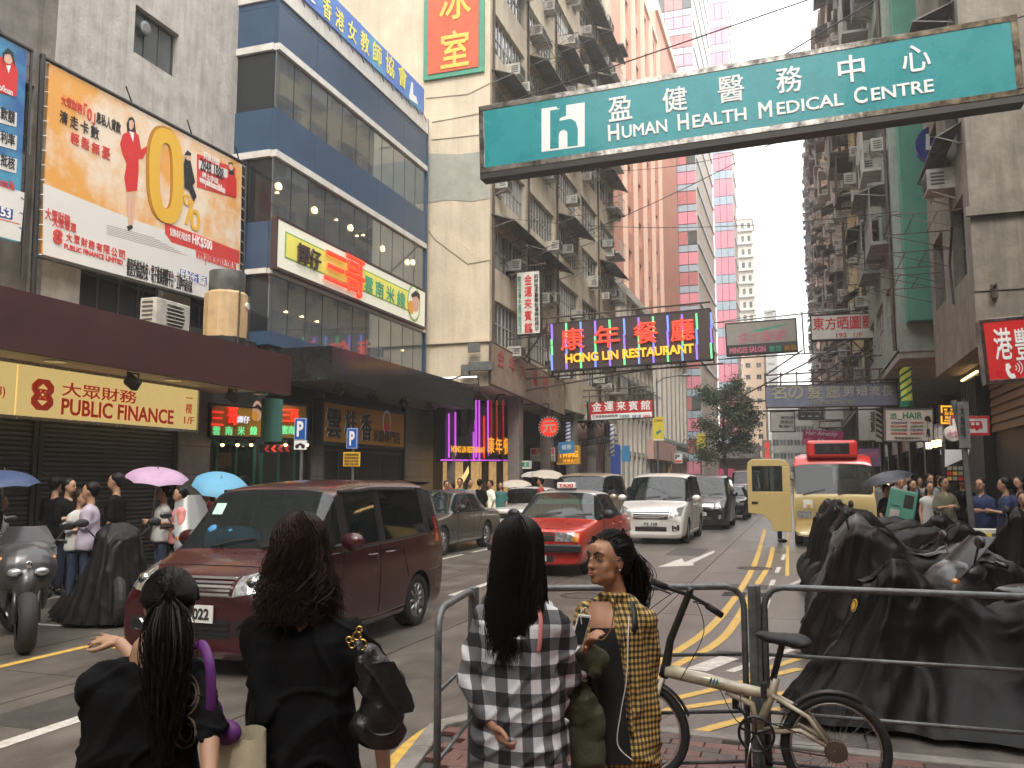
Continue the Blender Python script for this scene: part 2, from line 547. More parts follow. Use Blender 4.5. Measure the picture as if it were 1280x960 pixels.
# worn places: repair patches, manholes
WP=MB();rn=random.Random(4)
for x,y,a,b in((-3.0,9.2,.7,1.3),(-1.0,14.5,.9,.6),(-5.3,5.2,.6,.9),(-2.6,21,.8,2.2),(-.6,8.8,.5,.5),(-6.6,11,.5,1.6)):WP.bb(x-a/2,x+a/2,y-b/2,y+b/2,.0005,.0022)
struct(WP.obj('road_patch',M['asphalt']))
for k,(x,y,lab)in enumerate(((-3.1,12.6,'round iron manhole cover in the lane before the red taxi'),(-.9,17.5,'round iron manhole cover beside the yellow lines'),(-4.6,3.6,'round iron manhole cover nearest the kerb corner'))):
    T=thing('manhole_cover',lab,'manhole cover',(x,y,0));b=MB();b.lathe([(0,.006),(.26,.006),(.27,.004)],(0,0,0),n=28);b.obj('lid',M['rust_metal'],T);b=MB();b.lathe([(.28,.004),(.28,.007),(.33,.007),(.34,.003)],(0,0,0),n=28);b.obj('rim',M['dark_metal'],T)
# ------------------------------------------------ windows, air conditioners, canopies
_W={}
def window(T,c,rz,w,h,nx=2,ny=1,fm='window_frame',gm='pane_dark',fw=.045,w_=True):
    k=(round(w,2),round(h,2),nx,ny,fm,gm)
    if k not in _W:
        f,p=MB(),MB()
        for i in range(nx+1):
            x=-w/2+fw/2+(w-fw)*i/nx
            f.bb(x-fw/2,x+fw/2,-.02,.04,-h/2,h/2)
        for j in range(ny+1):
            z=-h/2+fw/2+(h-fw)*j/ny
            f.bb(-w/2+fw,w/2-fw,-.017,.037,z-fw/2,z+fw/2)
        p.bb(-w/2+.01,w/2-.01,.012,.02,-h/2+.01,h/2-.01)
        _W[k]=(f.mesh('window',M[fm]),p.mesh('pane',M[gm]))
    o=link('window',_W[k][0],T,w=w_,loc=c);o.rotation_euler=(0,0,rz)
    link('pane',_W[k][1],o)
    return o
_ac=None
def ac(T,c,rz,s=1.0):
    """window air conditioner with grille; c is the middle of its back on the wall"""
    global _ac
    if _ac is None:
        b,g=MB(),MB()
        b.bb(-.31,.31,-.48,.1,0,.4)
        for k in range(7):g.bb(-.27,.27,-.492,-.482,.045+k*.047,.07+k*.047)
        for sx in(-1,1):
            for k in range(4):g.bb(sx*.312,sx*.318,-.42,-.18,.08+k*.07,.11+k*.07)
        b.tube([(-.25,0,-.2),(-.25,-.42,-.02)],.013,4);b.tube([(.25,0,-.2),(.25,-.42,-.02)],.013,4)
        _ac=(b.mesh('air_conditioner',M['ac_white']),g.mesh('grille',M['ac_grille']))
    o=link('air_conditioner',_ac[0],T,w=True,loc=c);o.rotation_euler=(0,0,rz);o.scale=(s,s,s)
    link('grille',_ac[1],o)
    return o
def canopy(T,a,b,out,drop=.25,m='canopy',nrm=V((1,0,0))):
    """sloping sheet from the wall line a-b out into the street"""
    a,b=V(a),V(b);o=nrm*out-V((0,0,drop));t=V((0,0,.03))
    k=MB();k.prism([a,b,b+o,a+o],t)
    n=max(2,int((b-a).length/.9))
    for i in range(n+1):
        p=a.lerp(b,i/n);k.tube([p-V((0,0,.5)),p+o*.95],.018,4)
    return k.obj('canopy',M[m],T,w=True)
def pipe(T,pts,r=.05,m='rust_metal',name='pipe'):
    return MB().tube(pts,r,6).obj(name,M[m],T,w=True)
def rack(T,c,nrm,L=1.1,D=.8,m='rust_metal'):
    """drying rack of thin rods"""
    c=V(c);u=V((-nrm.y,nrm.x,0));k=MB()
    for s in(-1,1):k.tube([c+u*s*L/2,c+u*s*L/2+nrm*D],.016,4);k.tube([c+u*s*L/2-V((0,0,.45)),c+u*s*L/2+nrm*D],.012,4)
    for q in(.35,.68,1):k.tube([c-u*L/2+nrm*D*q,c+u*L/2+nrm*D*q],.012,4)
    return k.obj('drying_rack',M[m],T,w=True)
PX=V((1,0,0));NX=V((-1,0,0));NY=V((0,-1,0))

# ------------------------------------------------ concrete building with the billboards
XC=-13.2
y_end=onX(295,150,XC).y
T=thing('concrete_building','grey concrete building behind the two large billboards, with a maroon awning shop below','building',(XC,y_end,0))
CB=T
wz0,wz1=onX(222,100,XC).z,onX(167,3,XC).z
wy0,wy1=onX(167,60,XC).y,onX(223,60,XC).y
y0=2.0;ysp=onX(66,120,XC).y
cb=MB()
dz0,dz1=onX(45,180,XC).z,onX(45,103,XC).z
dy0,dy1=onX(37,140,XC).y,onX(59,140,XC).y
cb.wall((XC,ysp,0),(0,1,0),PX,y_end-ysp,26,[(wy0-ysp,wy1-ysp,wz0,wz1)]+[(wy0-ysp,wy1-ysp,wz0+3.2,wz1+3.2)]+[(.9,3.2,5.0,6.6),(4.1,5.1,5.0,6.6)],.22)
cb.bb(XC-8,XC-.4,ysp,y_end,26,26.3)
cb.quad((XC,y_end,0),(XC-8,y_end,0),(XC-8,y_end,26),(XC,y_end,26))
cb.obj('wall',M['concrete_wall'],T,w=True)
c2=MB();c2.wall((XC-.35,y0,0),(0,1,0),PX,ysp-y0,26,[(dy0-y0,dy1-y0,dz0-.1,dz1+.1)],.22);c2.quad((XC-.35,ysp,0),(XC,ysp,0),(XC,ysp,26),(XC-.35,ysp,26))
c2.obj('wall',M['concrete_dark'],T,w=True)
window(T,(XC-.16,(wy0+wy1)/2,(wz0+wz1)/2),R(90),wy1-wy0,wz1-wz0,3,1,'window_frame_dark','pane_grey')
window(T,(XC-.16,(wy0+wy1)/2,(wz0+wz1)/2+3.2),R(90),wy1-wy0,wz1-wz0,3,1,'window_frame_dark','pane_grey')
window(T,(XC-.5,(dy0+dy1)/2,(dz0+dz1)/2),R(90),dy1-dy0,dz1-dz0+.2,4,1,'window_frame_dark','pane_dark')
window(T,(XC-.16,ysp+2.05,5.8),R(90),2.3,1.6,4,2,'window_frame_dark','pane_dark')
window(T,(XC-.16,ysp+4.6,5.8),R(90),1,1.6,2,2,'window_frame_dark','pane_dark')
v=MB();q=V((XC-.1,wy0+.33,wz1-.38));v.lathe([(.14,0),(.16,.05),(.16,.1),(.1,.12),(0,.12)],q,PX,20)
v.obj('vent',M['grey_metal'],T,w=True)
# awning: maroon fascia with pale soffit
XA=-9.8;YA=onX(364,470,XA).y
za0,za1=onX(364,495,XA).z,onX(364,445,XA).z
a=MB();a.bb(XA-.12,XA,0,YA,za0,za1);a.bb(XC,XA-.12,YA-.12,YA,za0+.12,za1);a.obj('awning_fascia',M['maroon_fascia'],T,w=True)
a=MB();a.bb(XC,XA-.12,0,YA-.12,za0+.1,za0+.16);a.bb(XC,XA-.12,0,YA-.12,za1-.2,za1-.14);a.obj('awning_soffit',M['cream_soffit'],T,w=True)
for k in range(3):
    c=onX((75,222,330)[k],(457,480,500)[k],-10.6);l=MB();l.lathe([(.16,0),(.16,-.02),(.1,-.025),(0,-.02)],(-10.7,c.y,za0+.1),V((0,0,1)),20);l.obj('downlight',M['steel'],T,w=True)
# shop front: roller shutters slat by slat, tiled pier
XS=-11.6
yp0,yp1=onX(222,560,XS).y,onX(261,560,XS).y
def tiles(T,X,ya,yb,z0,z1,rows,cols,m,nrm=1,name='tile',gap=.012):
    w,h=(yb-ya)/cols,(z1-z0)/rows
    t=MB();t.bb(-.02,.02,-w/2+gap/2,w/2-gap/2,-h/2+gap/2,h/2-gap/2);me=t.mesh(name,M[m])
    for i in range(rows):
        for j in range(cols):link(name,me,T,w=True,loc=(X+.02*nrm,ya+(j+.5)*w,z0+(i+.5)*h))
p=MB();p.bb(XC,XS,yp0,yp1,0.1,za0+.1);p.obj('pier',M['road_joint'],T,w=True)
tiles(T,XS,yp0,yp1,.12,za0+.1,6,1,'tile_grey')
sl=MB();sl.prism([(-.02,0,-.037),(.0,0,-.037),(.02,0,0),(.0,0,.037),(-.02,0,.037)],(0,1.0,0));slm=None
ysh=[(yp0-3.15,yp0-.03),(yp0-6.5,yp0-3.3),(yp0-9.9,yp0-6.65)]
for(ya,yb)in ysh:
    t=MB();h=.078;L=yb-ya
    t.prism([(-.01,-L/2,-h/2),(.012,-L/2,-h/2+.01),(.022,-L/2,0),(.012,-L/2,h/2-.006),(-.01,-L/2,h/2-.006)],(0,L,0));me=t.mesh('slat',M['shutter'])
    for k in range(34):link('slat',me,T,w=True,loc=(XS-.08,(ya+yb)/2,.16+k*h))
    for s in(ya-.04,yb+.0):
        t=MB();t.bb(XS-.14,XS-.02,s-.04,s+.04,.12,2.85);t.obj('shutter_rail',M['dark_metal'],T,w=True)
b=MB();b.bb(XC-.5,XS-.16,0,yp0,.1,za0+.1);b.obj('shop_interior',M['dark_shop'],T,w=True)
# the backlit shop sign under the awning
XG=-11.2
mat('sign_cream',(.78,.62,.3),.4,var=.05,emis=(.8,.6,.22),es=.30)
mat('sign_red',(.55,.06,.03),.4,emis=(.7,.05,.02),es=.12,var=0)
ys1=onX(247,500,XG).y;zt,zb=onX(247,488,XG).z,onX(247,538,XG).z
T2=thing('shop_sign','long cream backlit finance shop sign with red lettering under the maroon awning','shop sign',(XG,ys1,zb))
ysm=onX(20,500,XG).y
for(ya,yb)in((2.5,ysm-.01),(ysm+.01,ys1)):
    b=MB();b.bb(XG-.3,XG,ya,yb,zb,zt);bevel(b.obj('panel',M['sign_cream'],T2,w=True),.01)
b=MB();b.bb(XG-.02,XG+.025,2.5,ys1+.02,zb-.05,zb);b.bb(XG-.02,XG+.025,2.5,ys1+.02,zt,zt+.05);b.bb(XG-.3,XG+.03,ys1,ys1+.03,zb,zt);b.obj('frame',M['steel'],T2,w=True)
def fitX(px0,px1,py0,py1,X,pyc=None):
    """photo rectangle (left, right, top, bottom at its middle) -> y0, y1, z0, z1 on the plane X"""
    pc=(py0+py1)/2
    ya,yb=onX(px0,pc,X).y,onX(px1,pc,X).y
    pm=(px0+px1)/2
    return ya,yb,onX(pm,py1,X).z,onX(pm,py0,X).z
def tX(s,m,px0,px1,py0,py1,X,T,**k):
    ya,yb,z0,z1=fitX(px0,px1,py0,py1,X)
    return txt(s,M[m],(X,ya,z0),(0,1,0),yb-ya,z1-z0,T,**k)
tX('大眾財務','sign_red',77,171,483,500,XG+.01,T2,bold=.012)
tX('PUBLIC FINANCE','sign_red',76,217,505,524.5,XG+.01,T2,bold=.025)
tX('3)','sign_red',-3,6,483,498,XG+.01,T2)
tX('一\n樓','sign_red',232,240,497,517,XG+.01,T2)
tX('1/F','sign_red',230,242,521,530,XG+.01,T2)
ya,yb,z0,z1=fitX(39,66,474,513,XG)
L=MB();cy0,cz0=(ya+yb)/2,(z0+z1)/2;rw,rh=(yb-ya)/2,(z1-z0)/2
def ringpoly(X,cy_,cz_,pts_o,pts_i,mb,d=.02):
    n=len(pts_o)
    for i in range(n):
        j=(i+1)%n
        mb.prism([(X,cy_+pts_o[i][0],cz_+pts_o[i][1]),(X,cy_+pts_o[j][0],cz_+pts_o[j][1]),(X,cy_+pts_i[j][0],cz_+pts_i[j][1]),(X,cy_+pts_i[i][0],cz_+pts_i[i][1])],(d,0,0))
def pf_logo(X,cy0,cz0,rw,rh,mb):
    oc=[(-.5,1),(.5,1),(1,.62),(1,.25),(.75,0),(1,-.25),(1,-.62),(.5,-1),(-.5,-1),(-1,-.62),(-1,-.25),(-.75,0),(-1,.25),(-1,.62)]
    ic=[(-.02,.72),(.02,.72),(.5,.4),(.3,.32),(.3,0),(.3,-.32),(.5,-.4),(.02,-.72),(-.02,-.72),(-.5,-.4),(-.3,-.32),(-.3,0),(-.3,.32),(-.5,.4)]
    ringpoly(X,cy0,cz0,[(a*rw,b*rh)for a,b in oc],[(a*rw,b*rh)for a,b in ic],mb)
    for s in(1,-1):mb.prism([(X,cy0-.42*rw,cz0+s*.36*rh),(X,cy0+.42*rw,cz0+s*.36*rh),(X,cy0,cz0+s*.14*rh)],(.02,0,0))
    ringpoly(X,cy0,cz0,[(-.4*rw,0),(0,.3*rh),(.4*rw,0),(0,-.3*rh)],[(-.2*rw,0),(0,.14*rh),(.2*rw,0),(0,-.14*rh)],mb)
pf_logo(XG,cy0,cz0,rw,rh,L);L.obj('logo',M['sign_red'],T2,w=True)
# floodlights hanging from the awnings
def floodlight(c,label):
    T=thing('floodlight',label,'floodlight',c,group='black floodlights under the shop awnings')
    b=MB();b.box((0,.02,-.16),(.26,.1,.17),rot=Matrix.Rotation(R(35),3,'Y'));bevel(b.obj('lamp_housing',M['dark_metal'],T),.015)
    b=MB();b.tube([(0,-.1,0),(0,-.1,-.12)],.012,6);b.tube([(0,.14,0),(0,.14,-.12)],.012,6);b.tube([(0,-.1,-.02),(0,.14,-.02)],.012,6);b.obj('bracket',M['rust_metal'],T)
    b=MB();b.box((-.055,.02,-.235),(.2,.08,.012),rot=Matrix.Rotation(R(35),3,'Y'));b.obj('lens',M['pane_grey'],T)
    return T
floodlight((-10.0,onX(165,470,-10).y,za0),'black floodlight hanging from the maroon awning over the PUBLIC FINANCE sign')
floodlight((-10.0,onX(290,490,-10).y,za0),'black floodlight hanging near the right end of the maroon awning')

# ------------------------------------------------ blue glass building
XB=-12.0
yb0,yb1=onX(343,200,XB).y,onX(532.5,250,XB).y
zc=lambda y:onX(343,y,XB).z
T=thing('blue_building','blue and white office building with dark ribbon windows and a yellow restaurant sign','building',(XB,yb0,0));BB=T
top=zc(-34)
core=MB();core.bb(XB-7,XB-.1,yb0+.1,yb1-.02,.1,top);core.obj('core',M['dark_shop'],T,w=True)
W_=yb1-yb0
def hband(z0,z1,m,name,n,d=.0,dep=.1,nside=1):
    """front panels one by one plus the return towards us"""
    w=W_/n;t=MB();gp_=.022 if name=='glass_pane' else .006;t.bb(-dep,d,-w/2+gp_,w/2-gp_,-(z1-z0)/2+.005,(z1-z0)/2-.005);me=t.mesh(name,M[m])
    for i in range(n):link(name,me,T,w=True,loc=(XB,yb0+(i+.5)*w,(z0+z1)/2))
    if nside:
        t=MB();t.bb(-1.9,-dep-.004,-d,.1,-(z1-z0)/2+.005,(z1-z0)/2-.005);link(name,t.mesh(name,M['pane_dark' if name=='glass_pane' else m]),T,w=True,loc=(XB,yb0,(z0+z1)/2))
st=[(zc(432),zc(415),'b'),(zc(415),zc(343),'g'),(zc(343),zc(336),'w'),(zc(336),zc(276),'b'),(zc(276),zc(195),'g'),(zc(195),zc(186),'w'),(zc(186),zc(132),'b'),(zc(132),zc(58),'g'),(zc(58),zc(49),'w'),(zc(49),zc(0),'b'),(zc(0),zc(-8),'b'),(zc(-8),zc(-34),'w')]
for z0,z1,k in st:
    if k=='b':hband(z0,z1,'blue_panel','panel',5)
    elif k=='w':hband(z0,z1,'white_trim','trim',5,.05,.1)
    else:hband(z0,z1,'pane_sky','glass_pane',11,-.04,.07)
t=MB();t.bb(XB-.09,XB+.02,yb1,yb1+.12,.2,top+.05);t.obj('edge_trim',M['blue_panel'],T,w=True)
# warm lamps seen behind the restaurant glass are real lamps in the rooms: small globes just in front of the core wall
# awning of polished black stone
XD=-10.3
yd0=onX(415,450,XD).y;yd1=onX(592,500,XD).y
zd0,zd1=onX(415,475,XD).z,onX(415,432,XD).z
nb=6
for i in range(nb):
    w=(yd1-yd0)/nb;t=MB();t.bb(XD-.05,XD,yd0+i*w+.004,yd0+(i+1)*w-.004,zd0,zd1);t.obj('awning_panel',M['black_stone'],T,w=True)
t=MB();t.bb(XB,XD-.055,yd0-.02,yd0+.04,zd0,zd1);t.obj('awning_panel',M['black_stone'],T,w=True)
t=MB();t.bb(XB-.1,XD-.06,yd0+.05,yd1-.01,zd0+.04,zd0+.1);t.bb(XB-.1,XD-.06,yd0+.05,yd1-.01,zd1-.1,zd1-.05);t.obj('awning_soffit',M['tile_grey'],T,w=True)
for k in range(4):
    c=onX((423,466,505,537)[k],(488,497,503,509)[k],XD-.35)
    floodlight((XD-.35,c.y,zd0+.03),'black floodlight under the dark stone awning, %s of four from the left'%('first','second','third','fourth')[k])
# base storey
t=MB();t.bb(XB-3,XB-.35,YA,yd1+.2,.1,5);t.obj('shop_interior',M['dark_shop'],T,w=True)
for(a_,b_)in((388,403),(505,540)):
    ya,yb=onX(a_,580,XB).y,onX(b_,580,XB).y
    p=MB();p.bb(XB-.4,XB-.0,ya,yb,.1,zd0);p.obj('pier',M['road_joint'],T,w=True);tiles(T,XB,ya,yb,.12,zd0,7,2,'tile_grey')
# lit doorway glimpses: framed shop windows at street level
mat('shop_glow',(.3,.2,.1),.5,var=.5,scale=3,emis=(.6,.38,.15),es=.22)
mat('shop_green',(.02,.12,.06),.5)
for(a_,b_,m_)in((268,318,'shop_green'),(325,368,'shop_green'),(403,440,'window_frame_dark'),(445,500,'window_frame_dark')):
    ya,yb=onX(a_,600,XB-.1).y,onX(b_,600,XB-.1).y
    window(T,(XB-.1,(ya+yb)/2,1.35),R(90),yb-ya,2.4,2,2,m_,'pane_dark',.07)
mat('poster_warm',(.45,.3,.12),.5,var=.4,scale=5,emis=(.5,.3,.1),es=.12)
for(a_,b_,c_,d_)in((335,362,575,612),(272,300,560,620),(407,437,575,600)):
    ya,yb,z0,z1=fitX(a_,b_,c_,d_,XB-.2)
    p=MB();p.bb(XB-.24,XB-.2,ya,yb,z0,z1);p.obj('poster',M['poster_warm'],T,w=True)
# ------------------------------------------------ cream tenement with window cages and air conditioners
XT=-9.8
y0=onX(612,300,XT).y;y1=onX(768,300,XT).y
zT0=5.2;zTop=30
T=thing('tenement','cream concrete tenement with rows of window air conditioners and a rough blank side wall','building',(XT,y0,0));TN=T
W_=y1-y0;ST=2.62
z_ref=onX(612,277,XT).z
rnd=random.Random(3)
holes,wins=[],[]
bay=5;bw=W_/bay
for f in range(-2,8):
    zt=z_ref+f*ST
    for b in range(bay):
        u0,u1=b*bw+.45,(b+1)*bw-.25
        if f==-2:h=(u0,u1,zt-1.25-zT0,zt+.3-zT0)
        else:h=(u0,u1,zt-1.5-zT0,zt-zT0)
        if h[2]<.1:continue
        holes.append(h);wins.append((f,b,h))
w=MB()
w.wall((XT,y0,zT0),(0,1,0),PX,W_,zTop-zT0,holes,.2,mr=0)
w.bb(XT-9,XT,y0,y1,zTop,zTop+.3)
w.obj('wall',M['cream_dirty'],T,w=True)
# the blank side wall facing us: plaster in patches, pieces proud of each other
s=MB();zs=[zT0,onY(575,250,y0).z,onY(575,192,y0).z,zTop]
s.quad((XT-9,y0,zT0),(XT,y0,zT0),(XT,y0,zTop),(XT-9,y0,zTop))
s.obj('side_wall',M['cream_wall'],T,w=True)
g=MB();pts=[onY(a,b,y0)for a,b in((533,192),(575,193),(613,188),(613,248),(590,252),(560,250),(533,254))]
g.prism([V((p.x,y0,p.z))for p in pts],(0,-.015,0));g.obj('plaster_patch',M['grey_patch'],T,w=True)
for pl in(((533,118),(560,112),(613,100),(613,104),(585,118),(533,123)),((540,150),(600,140),(600,142),(540,153)),((540,172),(606,165),(606,168),(540,175)),((533,285),(560,290),(600,322),(613,318),(613,325),(585,330),(545,300))):
    pts=[onY(a,b,y0)for a,b in pl]
    g=MB();g.prism([V((p.x,y0,p.z))for p in pts],(0,-.03,0));g.obj('plaster_ridge',M['cream_wall'],T,w=True)
g=MB();q=onY(575,428,y0).z;g.bb(XT-6,XT+.05,y0-.1,y0,q-.03,q+.05);g.obj('ledge',M['cream_wall'],T,w=True)
# awning slab over the street and recessed ground floor
g=MB();g.bb(XT-.4,XT,y0,y1,zT0-.35,zT0);g.bb(-13,XT-.4,y0,y1,zT0-.25,zT0-.05);g.obj('floor_slab',M['cream_dirty'],T,w=True)
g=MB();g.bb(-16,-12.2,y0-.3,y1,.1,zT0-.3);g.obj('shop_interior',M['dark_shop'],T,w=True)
for k in range(1,6):
    yy=y0+W_*k/5-.3;p=MB();p.bb(-10.4,-9.95,yy-.25,yy+.25,.12,zT0-.35);p.obj('pillar',M['tile_grey'],T,w=True)
for f,b,h in wins:
    yc=y0+(h[0]+h[1])/2;zc_=zT0+(h[2]+h[3])/2;ww,hh=h[1]-h[0],h[3]-h[2]
    n=3 if b<3 else 2
    sw=ww/n
    for q in range(n):
        window(T,(XT-.14,y0+h[0]+(q+.5)*sw,zc_),R(90),sw,hh,3,2,'window_frame',rnd.choice(['pane_dark','pane_grey','pane_pale','pane_grey']))
    for q in range(2 if f>-2 else 1):
        if rnd.random()<.72:ac(T,(XT-.02,y0+h[0]+rnd.uniform(.3,ww-.3),zT0+h[2]-rnd.choice([.05,-.15,.35])+.1),R(90),rnd.uniform(.9,1.1))
    if(f,b)in((0,0),(0,1),(2,0),(2,1),(1,2),(3,1),(3,2),(3,3),(4,0),(5,1),(4,2),(5,3),(5,4),(1,4),(3,4),(4,4),(6,2),(6,3),(6,4)):
        canopy(T,(XT,y0+h[0]-.3,zT0+h[3]+.32),(XT,y0+h[1]+.2,zT0+h[3]+.32),.85,.3)
    if rnd.random()<.4:rack(T,(XT,y0+(h[0]+h[1])/2+rnd.uniform(-1,1),zT0+h[2]-.1),PX,1.4,.9)
for yy in(y0+.25,y0+bw+.1,y0+2*bw+.08,y0+3.95*bw):pipe(T,[(XT+.06,yy,zT0),(XT+.06,yy,zTop)],.05)
# deep end balcony cage: the far corner of the facade stands proud
g=MB();g.bb(XT,XT+1.0,y1-1.6,y1,onX(757,55,XT).z-.1,onX(757,55,XT).z);g.obj('canopy',M['canopy'],T,w=True)
for k in range(8):
    z=z_ref+(k-1)*ST
    g=MB();g.bb(XT,XT+.7,y1-2.2,y1-.2,z-1.5,z-1.42)
    for q in range(9):g.tube([(XT+.68,y1-2.15+q*.24,z-1.42),(XT+.68,y1-2.15+q*.24,z-.6)],.012,4)
    g.tube([(XT+.68,y1-2.2,z-.6),(XT+.68,y1-.2,z-.6)],.02,4);g.obj('balcony',M['window_frame'],T,w=True)
# painted sign on the side wall (tall red board with a green border)
x0s,x1s=onY(531,60,y0).x,onY(606,60,y0).x
zb_=onY(570,96,y0).z
mat('board_red',(.62,.115,.05),.7,var=.12,streak=.2);mat('board_green',(.08,.3,.2),.7,var=.12,streak=.2);mat('char_yellow',(.8,.48,.08),.6,var=.05)
TS=thing('wall_sign','tall red painted board with green border and yellow characters on the blank tenement wall','sign',((x0s+x1s)/2,y0,zb_))
b=MB();b.bb(x0s,x1s,y0-.1,y0-.005,zb_,zb_+9);b.obj('border',M['board_green'],TS,w=True)
bw_=onY(606,60,y0).x-onY(600,60,y0).x
b=MB();b.bb(x0s+bw_,x1s-bw_*1.1,y0-.13,y0-.1,zb_+.18,zb_+8.8);b.obj('board',M['board_red'],TS,w=True)
def tY(s,m,px0,px1,py0,py1,Y,T,**k):
    pc,pm=(py0+py1)/2,(px0+px1)/2
    a,b=onY(px0,pc,Y).x,onY(px1,pc,Y).x
    z0,z1=onY(pm,py1,Y).z,onY(pm,py0,Y).z
    return txt(s,M[m],(a,Y,z0),(1,0,0),b-a,z1-z0,T,**k)
tY('室','char_yellow',551,586,38,84,y0-.14,TS,bold=.03)
tY('冰','char_yellow',549,589,-22,24,y0-.14,TS,bold=.03)
tY('心','char_yellow',549,589,-84,-38,y0-.14,TS,bold=.03)

# ------------------------------------------------ generic street blocks
def tower(name,label,x0,x1,y0,y1,zt,m,cat='building',z0=0):
    T=thing(name,label,cat,((x0+x1)/2,y0,0))
    return T
def face_windows(T,X,ya,yb,z0,z1,nf,nb,fr=(.55,.55),rz=R(90),nx=2,ny=1,fm='window_frame',gms=('pane_dark','pane_grey'),m=None,hood=None,holes_only=False,dep=.15):
    """street wall at X (facing +x when rz=90, -x when rz=-90) with nf storeys of nb real openings"""
    n=PX if rz>0 else NX
    L,Hh=yb-ya,z1-z0
    hs=[]
    fh,bwid=Hh/nf,L/nb
    for f in range(nf):
        for b in range(nb):
            hs.append(((b+.5-fr[0]/2)*bwid,(b+.5+fr[0]/2)*bwid,(f+.5-fr[1]/2)*fh,(f+.5+fr[1]/2)*fh))
    w=MB()
    if rz>0:w.wall((X,ya,z0),(0,1,0),n,L,Hh,hs,dep)
    else:w.wall((X,yb,z0),(0,-1,0),n,L,Hh,hs,dep)
    w.obj('wall',m,T,w=True)
    for h in hs:
        yc=ya+(h[0]+h[1])/2 if rz>0 else yb-(h[0]+h[1])/2
        window(T,(X-n.x*(dep-.05),yc,z0+(h[2]+h[3])/2),rz,h[1]-h[0],h[3]-h[2],nx,ny,fm,rnd.choice(gms))
    return hs
def front_windows(T,Y,xa,xb,z0,z1,nf,nb,fr,m,nx=2,ny=1,fm='window_frame',gms=('pane_dark','pane_grey')):
    L,Hh=xb-xa,z1-z0;fh,bw=Hh/nf,L/nb
    hs=[((b+.5-fr[0]/2)*bw,(b+.5+fr[0]/2)*bw,(f+.5-fr[1]/2)*fh,(f+.5+fr[1]/2)*fh)for f in range(nf)for b in range(nb)]
    w=MB();w.wall((xa,Y,z0),(1,0,0),NY,L,Hh,hs,.2);w.obj('wall',m,T,w=True)
    for h in hs:window(T,(xa+(h[0]+h[1])/2,Y+.14,z0+(h[2]+h[3])/2),0,h[1]-h[0],h[3]-h[2],nx,ny,fm,rnd.choice(gms),fw=.08)
def solid(T,x0,x1,y0,y1,z0,z1,m,name='wall'):
    b=MB();b.bb(x0,x1,y0,y1,z0,z1);return b.obj(name,M[m],T,w=True)

# salmon block: plain near end, then columns of windows
XS_=-11.6
ye=onX(820,70,XS_).y
T=thing('salmon_building','tall salmon pink block with columns of windows behind the cream tenement','building',(XS_,50,0))
zt=onX(815,40,XS_).z
ys=onX(778,200,XS_).y
solid(T,XS_-12,XS_,y1+.3,ys,10,zt,'salmon_wall')
face_windows(T,XS_,ys,ye,13,zt,9,4,(.5,.6),m=M['salmon_wall'],nx=2,ny=2,dep=.5)
solid(T,XS_-12,XS_-.6,ys,ye,10,zt,'salmon_light','core');solid(T,XS_-.59,XS_+.2,ys,ye+.2,zt,zt+.5,'salmon_light','cornice')
for k in range(5):
    yy=ys+(ye-ys)*k/4;solid(T,XS_+.01,XS_+.35,yy-.14,yy+.14,14,zt,'salmon_light','fin')
yf=onX(843,90,XS_).y
solid(T,XS_-11.9,XS_-.02,ye+.1,yf,0,onX(838,74,XS_).z,'salmon_wall','rear_wing')
solid(T,XS_-11.9,XS_+.25,ye+.1,yf+.2,onX(838,74,XS_).z,onX(838,74,XS_).z+1,'salmon_light','cornice')

# low pink and white block
XP=-10.4
ya,yb=y1+.4,onX(812,450,XP).y
zt=onX(770,362,XP).z
T=thing('pink_building','low pink and white block with hooded windows beyond the tenement','building',(XP,ya,0))
face_windows(T,XP,ya,yb,3.4,zt,4,9,(.62,.6),m=M['pink_wall'],nx=2,ny=2,fm='white_trim',gms=('pane_dark','pane_grey','pane_pale'))
solid(T,XP-8,XP-.3,ya,yb,.1,zt,'pink_wall','core');solid(T,XP-8,XP+.4,ya,yb,zt,zt+.5,'white_trim','cornice')
for k in range(10):
    yy=ya+(yb-ya)*k/9;solid(T,XP,XP+.18,yy-.3,yy+.3,.1,zt-.01,'white_wall','pilaster')
for f in range(4):solid(T,XP+.02,XP+.15,ya,yb,3.4+f*(zt-3.4)/4-.15,3.4+f*(zt-3.4)/4+.15,'white_trim','ledge')
for k in range(9):
    for f in(1,2):
        yy=ya+(yb-ya)*(k+.5)/9;z=3.4+(f+.86)*(zt-3.4)/4
        canopy(T,(XP+.02,yy-.6,z),(XP+.02,yy+.6,z),.9,.4,'canopy_light')
for k in range(9):
    yy=ya+(yb-ya)*(k+.5)/9;window(T,(XP-.25,yy,1.6),R(90),1.5,2.6,2,1,'window_frame_dark','pane_dark')

# white fluted block
XW=-11.0
ya,yb=onX(806,450,XW).y,onX(858,500,XW).y
zt=onX(857,457,XW).z
T=thing('white_building','white block with tall vertical fins and a grey lattice band low down','building',(XW,ya,0))
zl=onX(840,590,XW).z+1.2;zm=onX(840,556,XW).z+.4
n=9
for k in range(n+1):
    yy=ya+(yb-ya)*k/n;solid(T,XW-.6,XW,yy-.55,yy+.55,zm,zt,'white_wall','fin')
solid(T,XW-8,XW-.61,ya,yb,.1,zt,'grey_wall','core');solid(T,XW-8,XW+.3,ya-.5,yb+.5,zt,zt+.7,'white_trim','cornice')
solid(T,XW-.6,XW+.02,ya-.5,yb+.6,zl,zm-.02,'dark_shop','lattice_band')
for k in range(24):
    yy=ya+(yb-ya)*(k+.5)/24
    b=MB();b.tube([(XW+.06,yy-.4,zl),(XW+.06,yy+.4,zm)],.07,4);b.tube([(XW+.1,yy+.4,zl),(XW+.1,yy-.4,zm)],.07,4);b.obj('lattice',M['grey_metal'],T,w=True)
